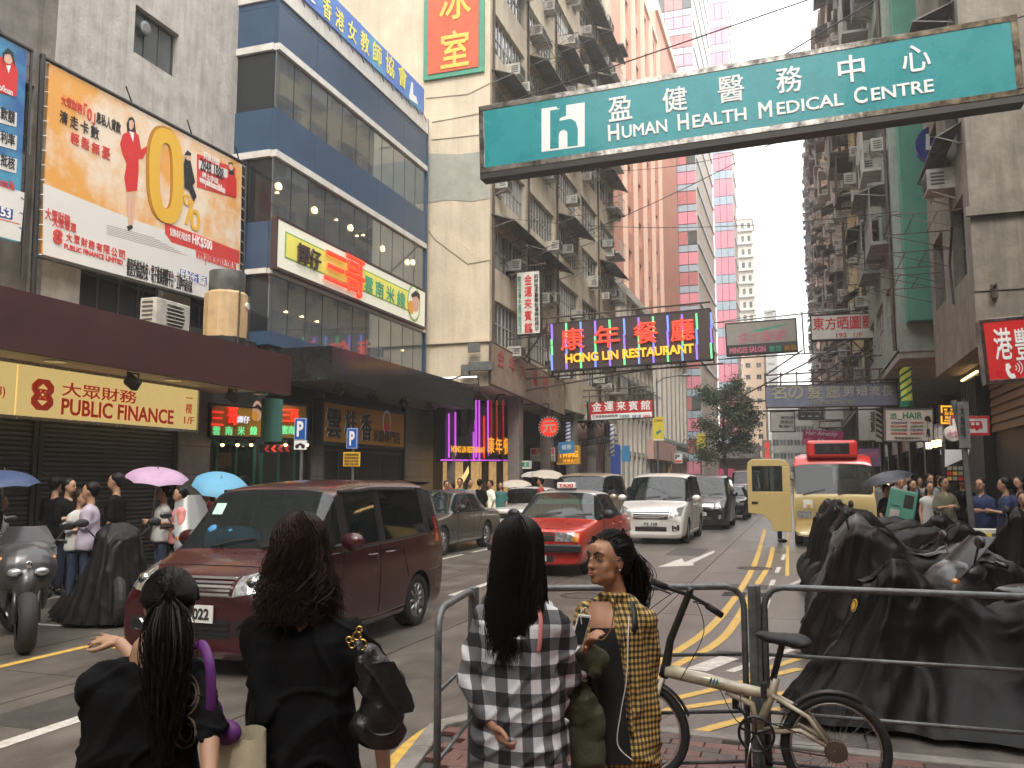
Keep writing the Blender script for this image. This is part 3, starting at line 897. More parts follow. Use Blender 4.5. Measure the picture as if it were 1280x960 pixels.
solid(T,XW-8,XW-.2,ya-.3,yb+.3,.1,zl,'brown_wall','base');solid(T,XW-.2,XW+1.2,ya-4,ya+8,3.2,4.6,'pink_wall','canopy')

# red and pink glass tower with white side
def band_tower(label,X0,X1,Y0,Y1,zt,f0,cols,side,split):
    T=thing('glass_tower',label,'building',((X0+X1)/2,Y0,0))
    solid(T,X0+.1,X1-.1,Y0+.1,Y1,0,zt,'grey_wall','core')
    z=.0;k=0
    while z<zt:
        h=f0[k%len(f0)]
        c=cols[k%len(cols)]
        w=(X1-X0)/split
        for i in range(split):solid(T,X0+i*w+.04,X0+(i+1)*w-.04,Y0-.05,Y0+.09,z+.05,z+h-.05,c if not(i%3==1 and c=='red_panel' and k%8==0)else 'pane_grey','panel')
        z+=h;k+=1
    solid(T,X1-.09,X1,Y0+.1,Y1,0,zt,side,'side_wall')
    z=1.5
    while z<zt:solid(T,X1+.002,X1+.12,Y0+.3,Y1-.1,z,z+.35,'white_trim' if side!='white_wall' else 'blue_band','ledge');z+=3.2
    return T
TA=band_tower('red and pink banded glass tower with a white louvred side, nearer of the two',onY(813,300,92).x,onY(872,300,92).x,92,112,66,(1.5,.8,1.4,.8),('red_panel','blue_band','pink_panel','blue_band'),'white_wall',5)
TBb=band_tower('slim crimson and pale blue banded glass tower, farther of the two',onY(893,300,125).x,onY(918,300,125).x,125,132,88,(2.6,1.3),('pink_panel','blue_band'),'white_wall',3)
# residential towers farther back
def resi(label,xa,xb,Y,ztop_px,m,nf,nb,fr=(.5,.45),D=10,name='apartment_tower',hood=False):
    X0,X1=onY(xa,450,Y).x,onY(xb,450,Y).x;zt=onY((xa+xb)/2,ztop_px,Y).z
    T=thing(name,label,'building',((X0+X1)/2,Y,0))
    front_windows(T,Y,X0,X1,0,zt,nf,nb,fr,M[m])
    solid(T,X0+.02,X1-.02,Y+.25,Y+D,0,zt,m,'core')
    for q in(X0,X1):solid(T,q-.01,q+.01,Y,Y+D,0,zt,m,'side_wall')
    solid(T,X0-.2,X1+.2,Y-.2,Y+D,zt,zt+.8,'white_trim','cornice')
    if hood:
        for f in range(nf):solid(T,X0-.3,X1+.3,Y-.5,Y-.01,zt*(f+.06)/nf,zt*(f+.16)/nf,'white_trim','ledge')
    return T
resi('narrow white apartment tower rising alone against the sky, right of the crimson tower',921,945,172,274,'white_wall',20,3,hood=True)
resi('beige apartment block with rows of small windows behind the tree',928,955,140,420,'beige_wall',13,2,(.45,.42))
resi('grey office block with dark window bands closing the far end of the street',962,1024,165,512,'grey_wall',6,7,(.93,.5))
resi('thin grey tower in the far haze beside the end of the street',957,971,290,388,'grey_wall',24,1,(.6,.4))
T=tower('low_building','low building with pink posters between the tree and the tower bases',0,0,108,112,0,None)
T.location=(-9,112,0)
solid(T,onY(862,560,112).x,onY(950,560,112).x,112,125,0,4.6,'brown_wall');solid(T,onY(862,560,112).x,onY(950,560,112).x,110,112,4.4,6.2,'grey_wall','canopy')
mat('poster_pink',(.8,.1,.25),.5,var=.1)
for a,b,c,d in((862,893,588,600),(897,918,586,598)):solid(T,onY(a,590,109.8).x,onY(b,590,109.8).x,109.6,109.8,onY(a,d,109.8).z,onY(a,c,109.8).z,'poster_pink','poster')

# ------------------------------------------------ right side of the street: upper floors overhang the arcade
rnd=random.Random(11)
XR=2.95
mat('curtain_pink',(.55,.3,.3),.8,var=.2)
def right_block(label,ya,yb,zt,m,name='tenement',X=XR,fl=2.9,z0=5.6,nb=3,detail=2,green=False):
    T=thing(name,label,'building',(X,ya,0))
    nf=int((zt-z0)/fl)
    if detail==2:
        face_windows(T,X,ya,yb,z0,zt,nf,nb,(.7,.5),R(-90),3,2,m=M[m],gms=('pane_dark','pane_grey','pane_pale'))
        solid(T,X+.3,X+9,ya+.02,yb-.02,z0,zt,m,'core')
    else:solid(T,X,X+9,ya,yb,z0,zt,m)
    solid(T,X-.002,X+9,ya-.05,ya+.02,z0-.1,zt+.1,m,'end_wall')
    solid(T,X,X+9,ya,yb,z0-.3,z0-.101,'grey_wall','floor_slab');solid(T,X-.35,X+9,ya,yb,zt+.101,zt+.4,'grey_wall','cornice')
    L=yb-ya
    for f in range(nf):
        z=z0+f*(zt-z0)/nf
        n=max(2,int(L/(2.2 if detail==2 else 3.2)))
        for k in range(n):
            yy=ya+L*(k+rnd.uniform(.3,.7))/n
            r=rnd.random()
            if ya<28 and f<1:continue
            if r<.62:ac(T,(X+.02,yy,z+rnd.choice([.2,.5,1.5])),R(-90),rnd.uniform(1,1.35))
            if r>.45 and r<.78:rack(T,(X,yy+.5,z+.6),NX,1.5,rnd.uniform(.7,1.2))
            if r>.7:canopy(T,(X,yy-1.1,z+2.3),(X,yy+1.1,z+2.3),rnd.uniform(.6,1.1),.35,rnd.choice(['canopy','canopy','canopy_light']),NX)
            if r<.16 or r>.93:  # caged balcony box
                c=MB();d=rnd.uniform(.5,.95);c.bb(X-d,X,yy-1.1,yy+1.1,z+.3,z+.4);c.bb(X-d,X,yy-1.1,yy+1.1,z+2.2,z+2.28)
                for q in range(9):c.tube([(X-d+.02,yy-1.08+q*.27,z+.4),(X-d+.02,yy-1.08+q*.27,z+2.2)],.022,4)
                c.tube([(X-d+.02,yy-1.1,z+1.2),(X-d+.02,yy+1.1,z+1.2)],.025,4)
                c.obj('balcony_cage',M[rnd.choice(['canopy_light','rust_metal','window_frame'])],T,w=True)
                solid(T,X-d+.05,X-d+.07,yy-1.05,yy+1.05,z+.4,z+1.15,rnd.choice(['canopy_light','grey_wall','curtain_pink','ac_white']),'balcony_panel')
    pipe(T,[(X-.08,ya+.4,z0),(X-.08,ya+.4,zt)],.06);pipe(T,[(X-.08,yb-.8,z0),(X-.08,yb-.8,zt)],.05)
    return T
# nearest block: cream, end wall towards us
X1_=3.75;Y1_=20.6
zb1=onY(1235,432,Y1_).z
T=thing('tenement','cream rendered block at the top right corner above the arcade','building',(X1_,Y1_,0));T1=T
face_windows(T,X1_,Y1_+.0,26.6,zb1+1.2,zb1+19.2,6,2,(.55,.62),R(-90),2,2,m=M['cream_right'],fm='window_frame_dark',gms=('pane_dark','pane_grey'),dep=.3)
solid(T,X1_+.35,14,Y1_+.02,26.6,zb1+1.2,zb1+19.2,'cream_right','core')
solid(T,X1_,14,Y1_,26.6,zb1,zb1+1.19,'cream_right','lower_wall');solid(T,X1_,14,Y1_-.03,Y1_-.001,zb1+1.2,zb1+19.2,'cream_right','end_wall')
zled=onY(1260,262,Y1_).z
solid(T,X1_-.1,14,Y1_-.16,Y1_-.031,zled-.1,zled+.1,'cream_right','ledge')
zc2=onX(1190,190,X1_).z
canopy(T,(X1_,Y1_+.3,zc2+.2),(X1_,Y1_+3.6,zc2+.2),.55,.3,'canopy',NX)
for dz in(3.1,6.2):canopy(T,(X1_,Y1_+.3,zc2+dz),(X1_,Y1_+4.6,zc2+dz),.9,.35,'canopy',NX)
c=onX(1190,225,X1_);ac(T,(X1_,c.y,c.z-.3),R(-90),1.25)
ac(T,(X1_,c.y,c.z+2.6),R(-90),1.4)
for p in((1195,275),(1180,322),(1170,350)):
    c=onX(*p,X1_);rack(T,(X1_,c.y,c.z),NX,1.8,1.5,'rust_metal')
pipe(T,[onX(1187,240,X1_-.1),onX(1190,280,X1_-.1),onX(1187,330,X1_-.1),onX(1192,380,X1_-.1)],.03,'cable','cable')
g=MB();q=onY(1242,365,Y1_);g.box((q.x,q.y-.07,q.z),(.12,.12,.3));g.tube([q+V((0,-.1,.1)),q+V((.0,-.3,.12))],.03,6);g.obj('bracket',M['rust_metal'],T,w=True)
# green block whose end wall shows
YG=27.0;xg0,xg1=onY(1129,280,YG).x,onY(1181,280,YG).x;zg=onY(1150,400,YG).z
T=thing('green_building','tall green painted wall slab beside the cream block on the right','building',(xg0,YG,0))
solid(T,xg0,xg1+1.2,YG,YG+.6,zg,30,'green_wall');solid(T,xg0-.06,xg1+1.2,YG-.05,YG+.64,zg+6.6,zg+6.7,'green_wall','ledge')
blocks=[('pale green tenement crowded with air conditioners and dark hoods, next past the green slab',27.7,39,27,'pale_green_wall',3,2),
 ('dull yellow tenement with cages and racks, second past the green slab',39,52,30,'yellow_wall',4,2),
 ('grey weathered tenement with cage balconies, third past the green slab',52,68,36,'grey_wall',4,1),
 ('cream tenement with broad hoods, fourth past the green slab',68,86,38,'cream_dirty',5,1),
 ('tall brown streaked tenement, fifth past the green slab',86,108,46,'brown_wall',5,1),
 ('pink tinted tenement, next to last before the far end on the right',108,134,50,'pink_wall',6,1),
 ('farthest grey tenement on the right side of the street',134,165,54,'grey_wall',6,1)]
for lab,a,b,zt,m,nb,det in blocks:right_block(lab,a,b,zt,m,nb=nb,detail=det)
# ground floor of the right side: arcade with dark shops
T=thing('arcade','dark ground floor arcade with shop fronts under the overhanging blocks on the right','arcade',(6.2,20,0));AR=T
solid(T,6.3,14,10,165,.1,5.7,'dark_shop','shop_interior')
for k in range(22):
    yy=28+k*6.2
    solid(T,5.9,6.29,yy,yy+.6,.12,5.3,'tile_grey','pillar')
    solid(T,6.1,6.28,yy+.65,yy+6.1,3.4,4.3,rnd.choice(['brown_wall','black_stone','red_panel','sign_cream','grey_wall']),'fascia')
    window(T,(6.24,yy+3.3,1.7),R(-90),5.2,3.0,4,1,'window_frame_dark','pane_dark')
# slatted wooden front at the right edge
ya,yb=onX(1282,540,4.6).y,onX(1243,540,4.6).y
T=thing('slatted_shop','brown slatted wooden shop front at the right edge above the pedestrians','shop',(4.6,ya,0))
solid(T,4.62,5,ya-2,yb,.12,5.2,'dark_shop','backing')
t=MB();t.bb(-.03,.03,-(yb-ya+2)/2,(yb-ya+2)/2,-.09,.09);me=t.mesh('slat',M['wood_slat'])
for k in range(11):o=link('slat',me,T,w=True,loc=(4.58,(ya-2+yb)/2,2.95+k*.21));o.rotation_euler=(0,R(12),0)
T=thing('black_shop','black shop front with narrow lit edge strips on the right pavement','shop',(4.3,yb,0))
y2=onX(1205,560,4.3).y
solid(T,4.35,5.2,yb+.05,y2,.12,5.0,'black_paint','panel');
mat('lamp_warm',(.9,.7,.4),.4,var=0,emis=(1,.62,.25),es=3.0)
b=MB();b.bb(4.3,4.34,yb+.1,y2-.1,4.4,4.44);b.obj('strip_light',M['lamp_warm'],T,w=True)
for k in range(9):
    solid(T,4.25,4.348,yb+.1+k*(y2-yb-.3)/9,yb+.2+k*(y2-yb-.3)/9,3.2,4.3,'dark_metal','slat')

# low block across the road from the blue building: seen only as a reflection in its windows
T=thing('shop_house','mauve low block beyond the right edge, mirrored in the blue building windows','building',(7,2,0))
mat('mauve_wall',(.42,.26,.3),.8,var=.1,streak=.3)
face_windows(T,7.0,-10,19.5,5,11.5,2,8,(.5,.5),R(-90),2,2,m=M['mauve_wall'],gms=('pane_dark','pane_grey'))
solid(T,7.3,14,-10,19.5,.1,11.5,'mauve_wall','core');solid(T,6.9,14,-10,19.5,11.51,11.9,'white_trim','cornice')

# unseen blocks added behind the viewpoint to keep sky light off the foreground
for lab,x0_,x1_,ya,yb,zt,m in(('unseen cream block added on the right behind the viewpoint to cut sky light',3.4,14,-45,-4,26,'cream_dirty'),('unseen grey block added on the left behind the viewpoint to cut sky light',-26,-13.2,-45,1.9,26,'grey_wall'),('unseen brown block added far behind the viewpoint to cut sky light',-26,14,-60,-46,30,'brown_wall')):
    T=thing('tenement',lab,'building',((x0_+x1_)/2,ya,0));solid(T,x0_,x1_,ya,yb,5 if x0_>0 else 0,zt,m)
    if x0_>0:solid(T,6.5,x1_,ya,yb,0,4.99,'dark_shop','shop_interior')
# ------------------------------------------------ signs: each board is a box on its own plane, lettering and shapes laid 1-2 mm proud
class Sign:
    def __init__(s,name,label,cat,ax,at,bl,br,hpx,dep=.2,pm=None,fm=None,fw=.06,group=None,bd=0):
        """ax 'X' or 'Y' plane at coordinate `at`; bl, br: lower corners in the photograph; hpx: top-left py"""
        s.fn=(lambda a,b:onX(a,b,at))if ax=='X' else(lambda a,b:onY(a,b,at))
        s.o=s.fn(*bl);e=s.fn(*br);s.u=(e-s.o).normalized();s.W=(e-s.o).length
        s.n=V((s.u.y,-s.u.x,0)).normalized()
        s.up=s.n.cross(s.u)*-1
        if s.up.z<0:s.up=-s.up
        s.H=(s.fn(bl[0],hpx)-s.o).dot(s.up)
        s.T=thing(name,label,cat,s.o,group=group)
        s.dep=dep;s.lay=0
        if pm:
            b=MB();P=s.P
            q=[P(fw,fw),P(s.W-fw,fw),P(s.W-fw,s.H-fw),P(fw,s.H-fw)]if fm else[P(0,0),P(s.W,0),P(s.W,s.H),P(0,s.H)]
            b.prism(q,-s.n*dep);b.obj('panel',M[pm],s.T,w=True)
        if fm:
            b=MB();o=.012
            for r in((0,0,s.W,fw),(0,s.H-fw,s.W,s.H),(0,fw,fw,s.H-fw),(s.W-fw,fw,s.W,s.H-fw)):
                b.prism([s.P(r[0],r[1],o),s.P(r[2],r[1],o),s.P(r[2],r[3],o),s.P(r[0],r[3],o)],-s.n*(dep+.03))
            bevel(b.obj('frame',M[fm],s.T,w=True),.006,1)
    def P(s,a,b,d=0):return s.o+s.u*a+s.up*b+s.n*d
    def ab(s,x,y):p=s.fn(x,y)-s.o;return p.dot(s.u),p.dot(s.up)
    def text(s,t,m,x0,x1,y0,y1,d=.006,**k):
        xm,ym=(x0+x1)/2,(y0+y1)/2
        c=s.ab(xm,ym);w=s.ab(x1,ym)[0]-s.ab(x0,ym)[0];h=s.ab(xm,y0)[1]-s.ab(xm,y1)[1]
        k.setdefault('depth',.01)
        return txt(t,M[m],s.P(c[0]-w/2,c[1]-h/2,d),s.u,w,h,s.T,up=s.up,**k)
    def poly(s,pts,m,d=.003,name='print',th=.002):
        q=[s.P(*s.ab(*p),d)for p in pts]
        return MB().prism(q,s.n*th).obj(name,M[m],s.T,w=True)
    def rect(s,x0,x1,y0,y1,m,d=.003,name='print',th=.002,rnd=0):
        xm,ym=(x0+x1)/2,(y0+y1)/2
        c=s.ab(xm,ym);w=(s.ab(x1,ym)[0]-s.ab(x0,ym)[0])/2;h=(s.ab(xm,y0)[1]-s.ab(xm,y1)[1])/2
        if rnd:
            r=rnd*h;q=[]
            for cx,cz,a0 in((w-r,h-r,0),(-w+r,h-r,90),(-w+r,-h+r,180),(w-r,-h+r,270)):
                q+=[(cx+r*math.cos(R(a0+t)),cz+r*math.sin(R(a0+t)))for t in(0,30,60,90)]
        else:q=[(-w,-h),(w,-h),(w,h),(-w,h)]
        return MB().prism([s.P(c[0]+a,c[1]+b,d)for a,b in q],s.n*th).obj(name,M[m],s.T,w=True)
    def disc(s,x,y,rpx,m,d=.003,sx=1,sy=1,n=24,name='print',th=.002):
        c=s.ab(x,y);r=abs(s.ab(x+rpx,y)[0]-s.ab(x-rpx,y)[0])/2
        return MB().prism([s.P(c[0]+r*sx*math.cos(2*math.pi*k/n),c[1]+r*sy*math.sin(2*math.pi*k/n),d)for k in range(n)],s.n*th).obj(name,M[m],s.T,w=True)
def bars(T,segs,r=.03,m='rust_metal',name='support_frame'):
    b=MB()
    for a,c in segs:b.tube([a,c],r,5)
    return b.obj(name,M[m],T,w=True)
def col(n,c,**k):
    k.setdefault('var',0);k.setdefault('rough',.5);return mat(n,c,**k)
col('ink_red',(.6,.03,.03));col('ink_black',(.02,.02,.02));col('ink_white',(.82,.82,.8));col('ink_green',(.02,.25,.14));col('ink_blue',(.03,.07,.3))
col('gold',(.72,.42,.05));col('gold_dark',(.42,.2,.02));col('skin_print',(.68,.42,.3));col('ink_orange',(.8,.35,.05))

# the teal medical sign over the street
mat('teal',(.003,.235,.26),.28,streak=.12,var=.07,scale=1.2,coat=.4);mat('sign_white',(.72,.72,.7),.4,var=0)
mat('mirror_steel',(.36,.33,.29),.12,metal=1,var=.45,scale=5,bump=.12,bscale=9)
S=Sign('hanging_sign','large teal medical centre sign in a steel frame hung across the street','sign','Y',15.9,(600,217),(1281,118),133,.32,'teal','mirror_steel',.11)
S.text('盈','sign_white',760,790,121,151,bold=.012);S.text('健','sign_white',828,859,109,140,bold=.012);S.text('醫','sign_white',897,930,95,128,bold=.008)
S.text('務','sign_white',970,1003,83,116,bold=.012);S.text('中','sign_white',1047,1081,69,103,bold=.012);S.text('心','sign_white',1127,1163,56,90,bold=.012)
for a,b,c in(('H',760,774),('H',847,861),('M',948,965),('C',1067,1084)):
    yb=176-(a_:=(b-760)*.152)if False else 176.5-(b-760)*.1515
    S.text(a,'sign_white',b,c,yb-21,yb,bold=.02)
for a,b,c in(('UMAN',777,834),('EALTH',865,933),('EDICAL',970,1054),('ENTRE',1088,1167)):
    xm=(b+c)/2;yb=176.5-(xm-760)*.1515
    S.text(a,'sign_white',b,c,yb-16,yb,bold=.02)
# the logo: white field with a teal h knocked out
lg=[s_ for s_ in((677,190),(731,183),(731,128),(677,136))]
S.poly(lg,'sign_white',.003)
def q4(u0,v0):  # bilinear place inside the logo field, v up
    a=V((lg[0][0],lg[0][1])).lerp(V((lg[1][0],lg[1][1])),u0);b=V((lg[3][0],lg[3][1])).lerp(V((lg[2][0],lg[2][1])),u0);return tuple(a.lerp(b,v0))
hp=[(.2,.04),(.2,.95),(.42,.95),(.42,.68),(.6,.68)]
hp=[(.2,.04),(.2,.93),(.42,.93),(.42,.66)]+[(.62+.22*math.sin(t),.43+.25*math.cos(t))for t in[R(q)for q in(-20,15,50,90)]]+[(.84,.04),(.6,.04),(.6,.36)]+[(.5+.09*math.cos(t),.36+.09*math.sin(t))for t in[R(q)for q in(30,90,150)]]+[(.4,.34),(.4,.04)]
S.poly([q4(*p)for p in hp],'teal',.006)
S.poly([q4(*p)for p in((.36,1.0),(.57,1.0),(.57,.76),(.42,.72),(.42,.95),(.36,.95))],'teal',.006)
b=MB();b.prism([S.P(0,-.12,.0),S.P(S.W,-.12,.0),S.P(S.W,-.005,.0),S.P(0,-.005,.0)],-S.n*.34);b.obj('bottom_tray',M['dark_metal'],S.T,w=True)
bars(S.T,[(S.P(.3,S.H+.01,-.16),S.P(S.W-.1,S.H+1.6,-.16)),(S.P(S.W*.6,S.H,-.16),S.P(S.W+.2,S.H+1.9,-.16)),(S.P(S.W-.02,.1,-.16),S.P(S.W+1.2,.1,.3)),(S.P(S.W-.02,S.H,-.16),S.P(S.W+1.2,S.H,.3))],.015,'cable')
# restaurant sign
mat('neon_red',(.8,.08,.04),.4,var=0,emis=(1,.03,.01),es=.36);mat('neon_yellow',(.8,.4,.03),.4,var=0,emis=(1,.42,.02),es=.42)
mat('board_brown',(.06,.035,.035),.5,var=.1)
for n_,c_ in(('neon_violet',(.35,.2,1)),('neon_green',(.2,.9,.35)),('neon_blue',(.2,.35,1)),('neon_magenta',(.8,.12,1)),('neon_white',(.8,.85,1))):mat(n_,tuple(x*.7 for x in c_),.4,var=0,emis=c_,es=.36)
S=Sign('restaurant_sign','dark restaurant sign with red neon characters and yellow English letters over the street','sign','Y',30.5,(689,465),(892,449),404,.4,'board_brown','dark_metal',.05)
for k in range(12):
    x=690+k*18.1
    for q in range(3):S.rect(x-1.2,x+1.2,404-k*1.33+q*19+1,404-k*1.33+(q+1)*19+2,('neon_violet','neon_green','neon_blue')[(q+k)%3],.01,'neon_tube',.03)
for ch,a,b,y0_,y1_ in(('康',701,731,410,438),('年',743,775,407,435),('餐',792,823,402,430),('廳',838,868,398,427)):
    S.text(ch,'neon_red',a,b,y0_,y1_,.04,bold=.05,depth=.04)
S.text('HONG LIN RESTAURANT','neon_yellow',705,866,436.5,448,.04,bold=.05,depth=.03).rotation_euler=(0,0,0)
P=S.P
bars(S.T,[(P(-2.3,-.15,-.2),P(S.W+.3,-.15,-.2)),(P(-2.3,-.9,-.2),P(-.1,S.H,-.2)),(P(-2.3,S.H+.25,-.2),P(S.W,S.H+.25,-.2)),(P(-2.2,.2,-.2),P(0,.2,-.2)),(P(-2.2,-.9,-.2),P(-2.2,1.4,-.2)),(P(-2.2,-.7,-.2),P(S.W*.6,-.15,-.2)),(P(-.15,-.15,-.2),P(-.15,S.H+.3,-.2)),(P(-2.2,1.4,-.2),P(0,.1,-.2))]+[(P(S.W*k/5,-.15,-.2),P(S.W*k/5,0,-.2))for k in range(6)],.035,'rust_metal')
# vertical guest-house sign
mat('board_white',(.68,.66,.6),.55,var=.08,scale=3,streak=.25)
S=Sign('guesthouse_sign','upright white guest house sign with red and green characters on the tenement','sign','Y',29.0,(646,419),(676,417),340,.25,'board_white','dark_metal',.03)
for i,ch in enumerate('金運来賓館'):S.text(ch,'ink_red',655.5,665,343+i*15,356+i*15,bold=.03)
S.text('歡\n迎\n台\n灣\n中\n國\n同\n胞\n租\n住','ink_green',647.5,652,345,416,bold=.01);S.text('純\n粹\n租\n房\n豪\n華\n設\n備\n時\n租\n特\n平','ink_black',668,673.5,342,414,bold=.01);S.text('三樓','ink_red',656,666,411,416)
P=S.P;bars(S.T,[(P(-1.1,S.H+.1,-.1),P(S.W+.2,S.H+.25,-.1)),(P(-1.1,S.H+.1,-.1),P(0,S.H,-.1)),(P(-1,S.H-.8,-.1),P(.1,S.H,-.1)),(P(-1.2,-.15,-.1),P(S.W+.3,-.05,-.1))],.03,'rust_metal')
# meter box on the wall at the corner
T=thing('junction_box','grey metal junction box at the foot of the blank side wall','junction box',onY(590,470,26.6))
b=MB();c=onY(582,463,y_:=TN.location.y-.3);b.box(c,(.28,.2,.38));b.box(c+V((.55,0,.12)),(.85,.2,.3));b.box(c+V((.3,0,.75)),(.42,.1,.3));bevel(b.obj('box_body',M['grey_metal'],T,w=True),.01)
b=MB();b.tube([onY(535,477,y_),onY(565,474,y_),onY(577,470,y_)],.025,5);b.tube([onY(597,470,y_),onY(600,490,y_),onY(612,500,y_)],.025,5);b.obj('cable',M['cable'],T,w=True)
# red & white horizontal guest-house sign with its smaller neighbour
mat('sign_redboard',(.5,.03,.03),.4,var=.08)
S=Sign('guesthouse_sign','long red guest house sign with white characters over a strip of small print','sign','Y',40,(737,526),(817,522),503,.3,'sign_redboard','rust_metal',.04)
for i,ch in enumerate('金運来賓館'):S.text(ch,'ink_white',740+i*15.2,752+i*15.2,502.5-i*.5,514.5-i*.5,bold=.02)
S.rect(738.5,814.5,516.5,524,'ink_white')
for i,(t,m)in enumerate((('正宗旅館純粹租房','ink_black'),('冷氣電視','ink_green'),('免費上網','ink_blue'),('長租時平','ink_red'))):
    S.text(t,m,740+(0,34,50,64)[i],740+(32,47,61,73)[i],518.3,522.3,.008)
P=S.P;bars(S.T,[(P(-3.5,S.H+.3,-.15),P(S.W+.1,S.H+.3,-.15)),(P(-3.5,S.H+.6,-.15),P(S.W-.1,S.H+.6,-.15)),(P(0,S.H,-.15),P(0,S.H+.6,-.15)),(P(S.W,S.H,-.15),P(S.W,S.H+.6,-.15))],.03)
S=Sign('guesthouse_sign','small white and red hotel sign left of the long red guest house sign','sign','Y',40.6,(702,528),(735,526),504,.3,'board_white','rust_metal',.04)
S.text('金運来賓館','ink_red',704,733,505.5,510.5,bold=.02);S.text('CLEAN RENTING','ink_green',704,733,511.5,515.5);S.text('時租 長租','ink_red',704,733,516.5,520);S.text('MONGKOK REAL','ink_black',704,733,521.5,525)
# round red sign
S=Sign('round_sign','round red and white coffee sign with a beaded rim over the pavement','sign','Y',33,(672,549),(701,548),519,.3)
c=S.ab(686.5,534);r_=abs(S.ab(700,534)[0]-c[0]);ctr=S.P(c[0],c[1])
b=MB();b.lathe([(0,.02),(r_*.82,.02),(r_*.82,-.2),(0,-.2)],ctr,S.n,32);b.obj('panel',M['neon_red'],S.T,w=True)
b=MB();b.lathe([(r_*.82,.0),(r_*.82,.05),(r_,.05),(r_,-.22),(r_*.82,-.22)],ctr,S.n,32);b.obj('rim',M['board_brown'],S.T,w=True)
for k in range(22):
    a=2*math.pi*k/22;b=MB();b.ell(ctr+S.u*(r_*.91*math.cos(a))+S.up*(r_*.91*math.sin(a))+S.n*.06,.035,n=6,k=4);b.obj('bulb',M['ink_white'],S.T,w=True)
S.text('元','ink_white',678,695,526,541,.03,bold=.05)
bars(S.T,[(ctr+S.up*r_,ctr+S.up*(r_+.5)),(ctr+S.up*(r_+.5),ctr+S.up*(r_+.5)-S.u*2)],.03)
# small signs over the left pavement
S=Sign('guesthouse_sign','white guest house sign with red characters above rows of small green print','sign','Y',35,(662,578),(695,577.5),559,.3,'board_white','dark_metal',.03)
S.text('麗苑賓館','ink_red',664,693,560.5,568,bold=.03);S.text('冷氣設備齊全歡迎','ink_green',664,693,570,573);S.text('時租日租月租特平','ink_green',664,693,574,576.5)
S=Sign('shop_banner','small sky blue banner hung over a gold sign','banner','Y',36,(698,567),(718,565),552,.04);mat('banner_blue',(.05,.25,.5),.6,var=.15,scale=4);S.rect(698,718,552,567,'banner_blue',name='cloth',th=.01);S.text('優惠','ink_white',702,714,556,562)
S=Sign('shop_sign','gold framed brown sign with glowing W shaped letters','shop sign','Y',37,(696,581),(724,580),558,.3,'gold_dark','gold',.06);S.text('YWING','neon_yellow',698,722,564,572,bold=.04);S.text('珠寶金行','neon_yellow',704,722,574,578)
S=Sign('hanging_sign','dark metal letter frame sign with inverted bold letters behind the red guest house sign','sign','Y',43,(722,558),(772,551),528,.05);S.text('VVAVV','ink_black',725,762,527,535,.02,bold=.05,depth=.1);S.text('PAWNIN','ink_black',728,762,549,554,.02,bold=.05,depth=.1)
P=S.P;bars(S.T,[(P(0,0),P(S.W,0)),(P(0,.3),P(S.W,.3)),(P(0,S.H),P(S.W*.8,S.H)),(P(0,0),P(0,S.H)),(P(S.W*.8,0),P(S.W*.8,S.H))],.035,'black_paint')
for(x,y0_,y1_,Y,lab)in((765,530,570,42,'blue and white striped barber pole beside the dark letter frame'),(710,528,560,38,'short blue striped barber pole between the round sign and the gold sign')):
    a,b_=onY(x,y1_,Y),onY(x,y0_,Y);T=thing('barber_pole',lab,'barber pole',a,group=None)
    r=.12;hh=b_.z-a.z;b=MB();b.cyl(a,b_,r,n=14);b.obj('cylinder',M['ink_white'],T,w=True)
    for q in range(7):
        p=MB();z=a.z+hh*q/7;p.tube([V((a.x+(r+.004)*math.cos(t),Y+(r+.004)*math.sin(t),z+hh/7*.8*(t+3.14)/3.14))for t in[-3.14+k*.4 for k in range(9)]],.035,5);p.obj('stripe',M['ink_blue'],T,w=True)
# blue and pale hanging cloth banners on the pink block
for(x0_,x1_,y0_,y1_,m_,lab)in((764,776,556,608,'ink_blue','dark blue upright banner on the pink block'),(777,787,557,577,'banner_blue','short pale blue banner on the pink block')):
    S=Sign('wall_banner',lab,'banner','Y',46,(x0_,y1_),(x1_,y1_),y0_,.06,m_)
# yellow street banners on posts
mat('banner_yellow',(.75,.6,.05),.6,var=.06)
for(x0_,x1_,y0_,y1_,Y,lab,xb)in((816,830,521,551,58,'yellow banner on the taller lamp post left of the tree',823),(871,882,542,563,80,'smaller yellow banner on a post nearest the tree',877)):
    S=Sign('street_banner',lab,'banner','Y',Y,(x0_,y1_),(x1_,y1_),y0_,.04,'banner_yellow')
    S.rect(x0_+.5,x1_-.5,y1_-2,y1_-.5,'ink_white',.01);S.text('香港綠色','gold_dark',x0_+2,x1_-2,y0_+3,y0_+6,.008);S.disc((x0_+x1_)/2-1,(y0_+y1_)/2+5,2,'ink_green',.01);S.disc((x0_+x1_)/2+2,(y0_+y1_)/2+3,1.8,'banner_blue',.01)
def lamp_post(x,ytop,Y,lab,arm=2.0,r=.09):
    a=onY(x,600,Y);T=thing('street_lamp',lab,'street lamp',(a.x,Y,.1));h=onY(x,ytop,Y).z
    b=MB();b.tube([(a.x,Y,.1),(a.x,Y,h*.5),(a.x,Y,h)],[r,r*.8,r*.55],10);b.obj('pole',M['grey_metal'],T,w=True)
    b=MB();b.tube([(a.x,Y,h-.3),(a.x+arm*.3,Y,h),(a.x+arm,Y,h+.15)],.04,6);b.obj('arm',M['grey_metal'],T,w=True)
    b=MB();b.ell((a.x+arm+.25,Y,h+.15),(.42,.14,.09),n=12,k=6);b.obj('lamp_head',M['grey_metal'],T,w=True)
lamp_post(823,473,58.2,'grey street lamp post carrying the taller yellow banner',1.6)
lamp_post(877,520,80.2,'grey street lamp post carrying the smaller yellow banner',.9)
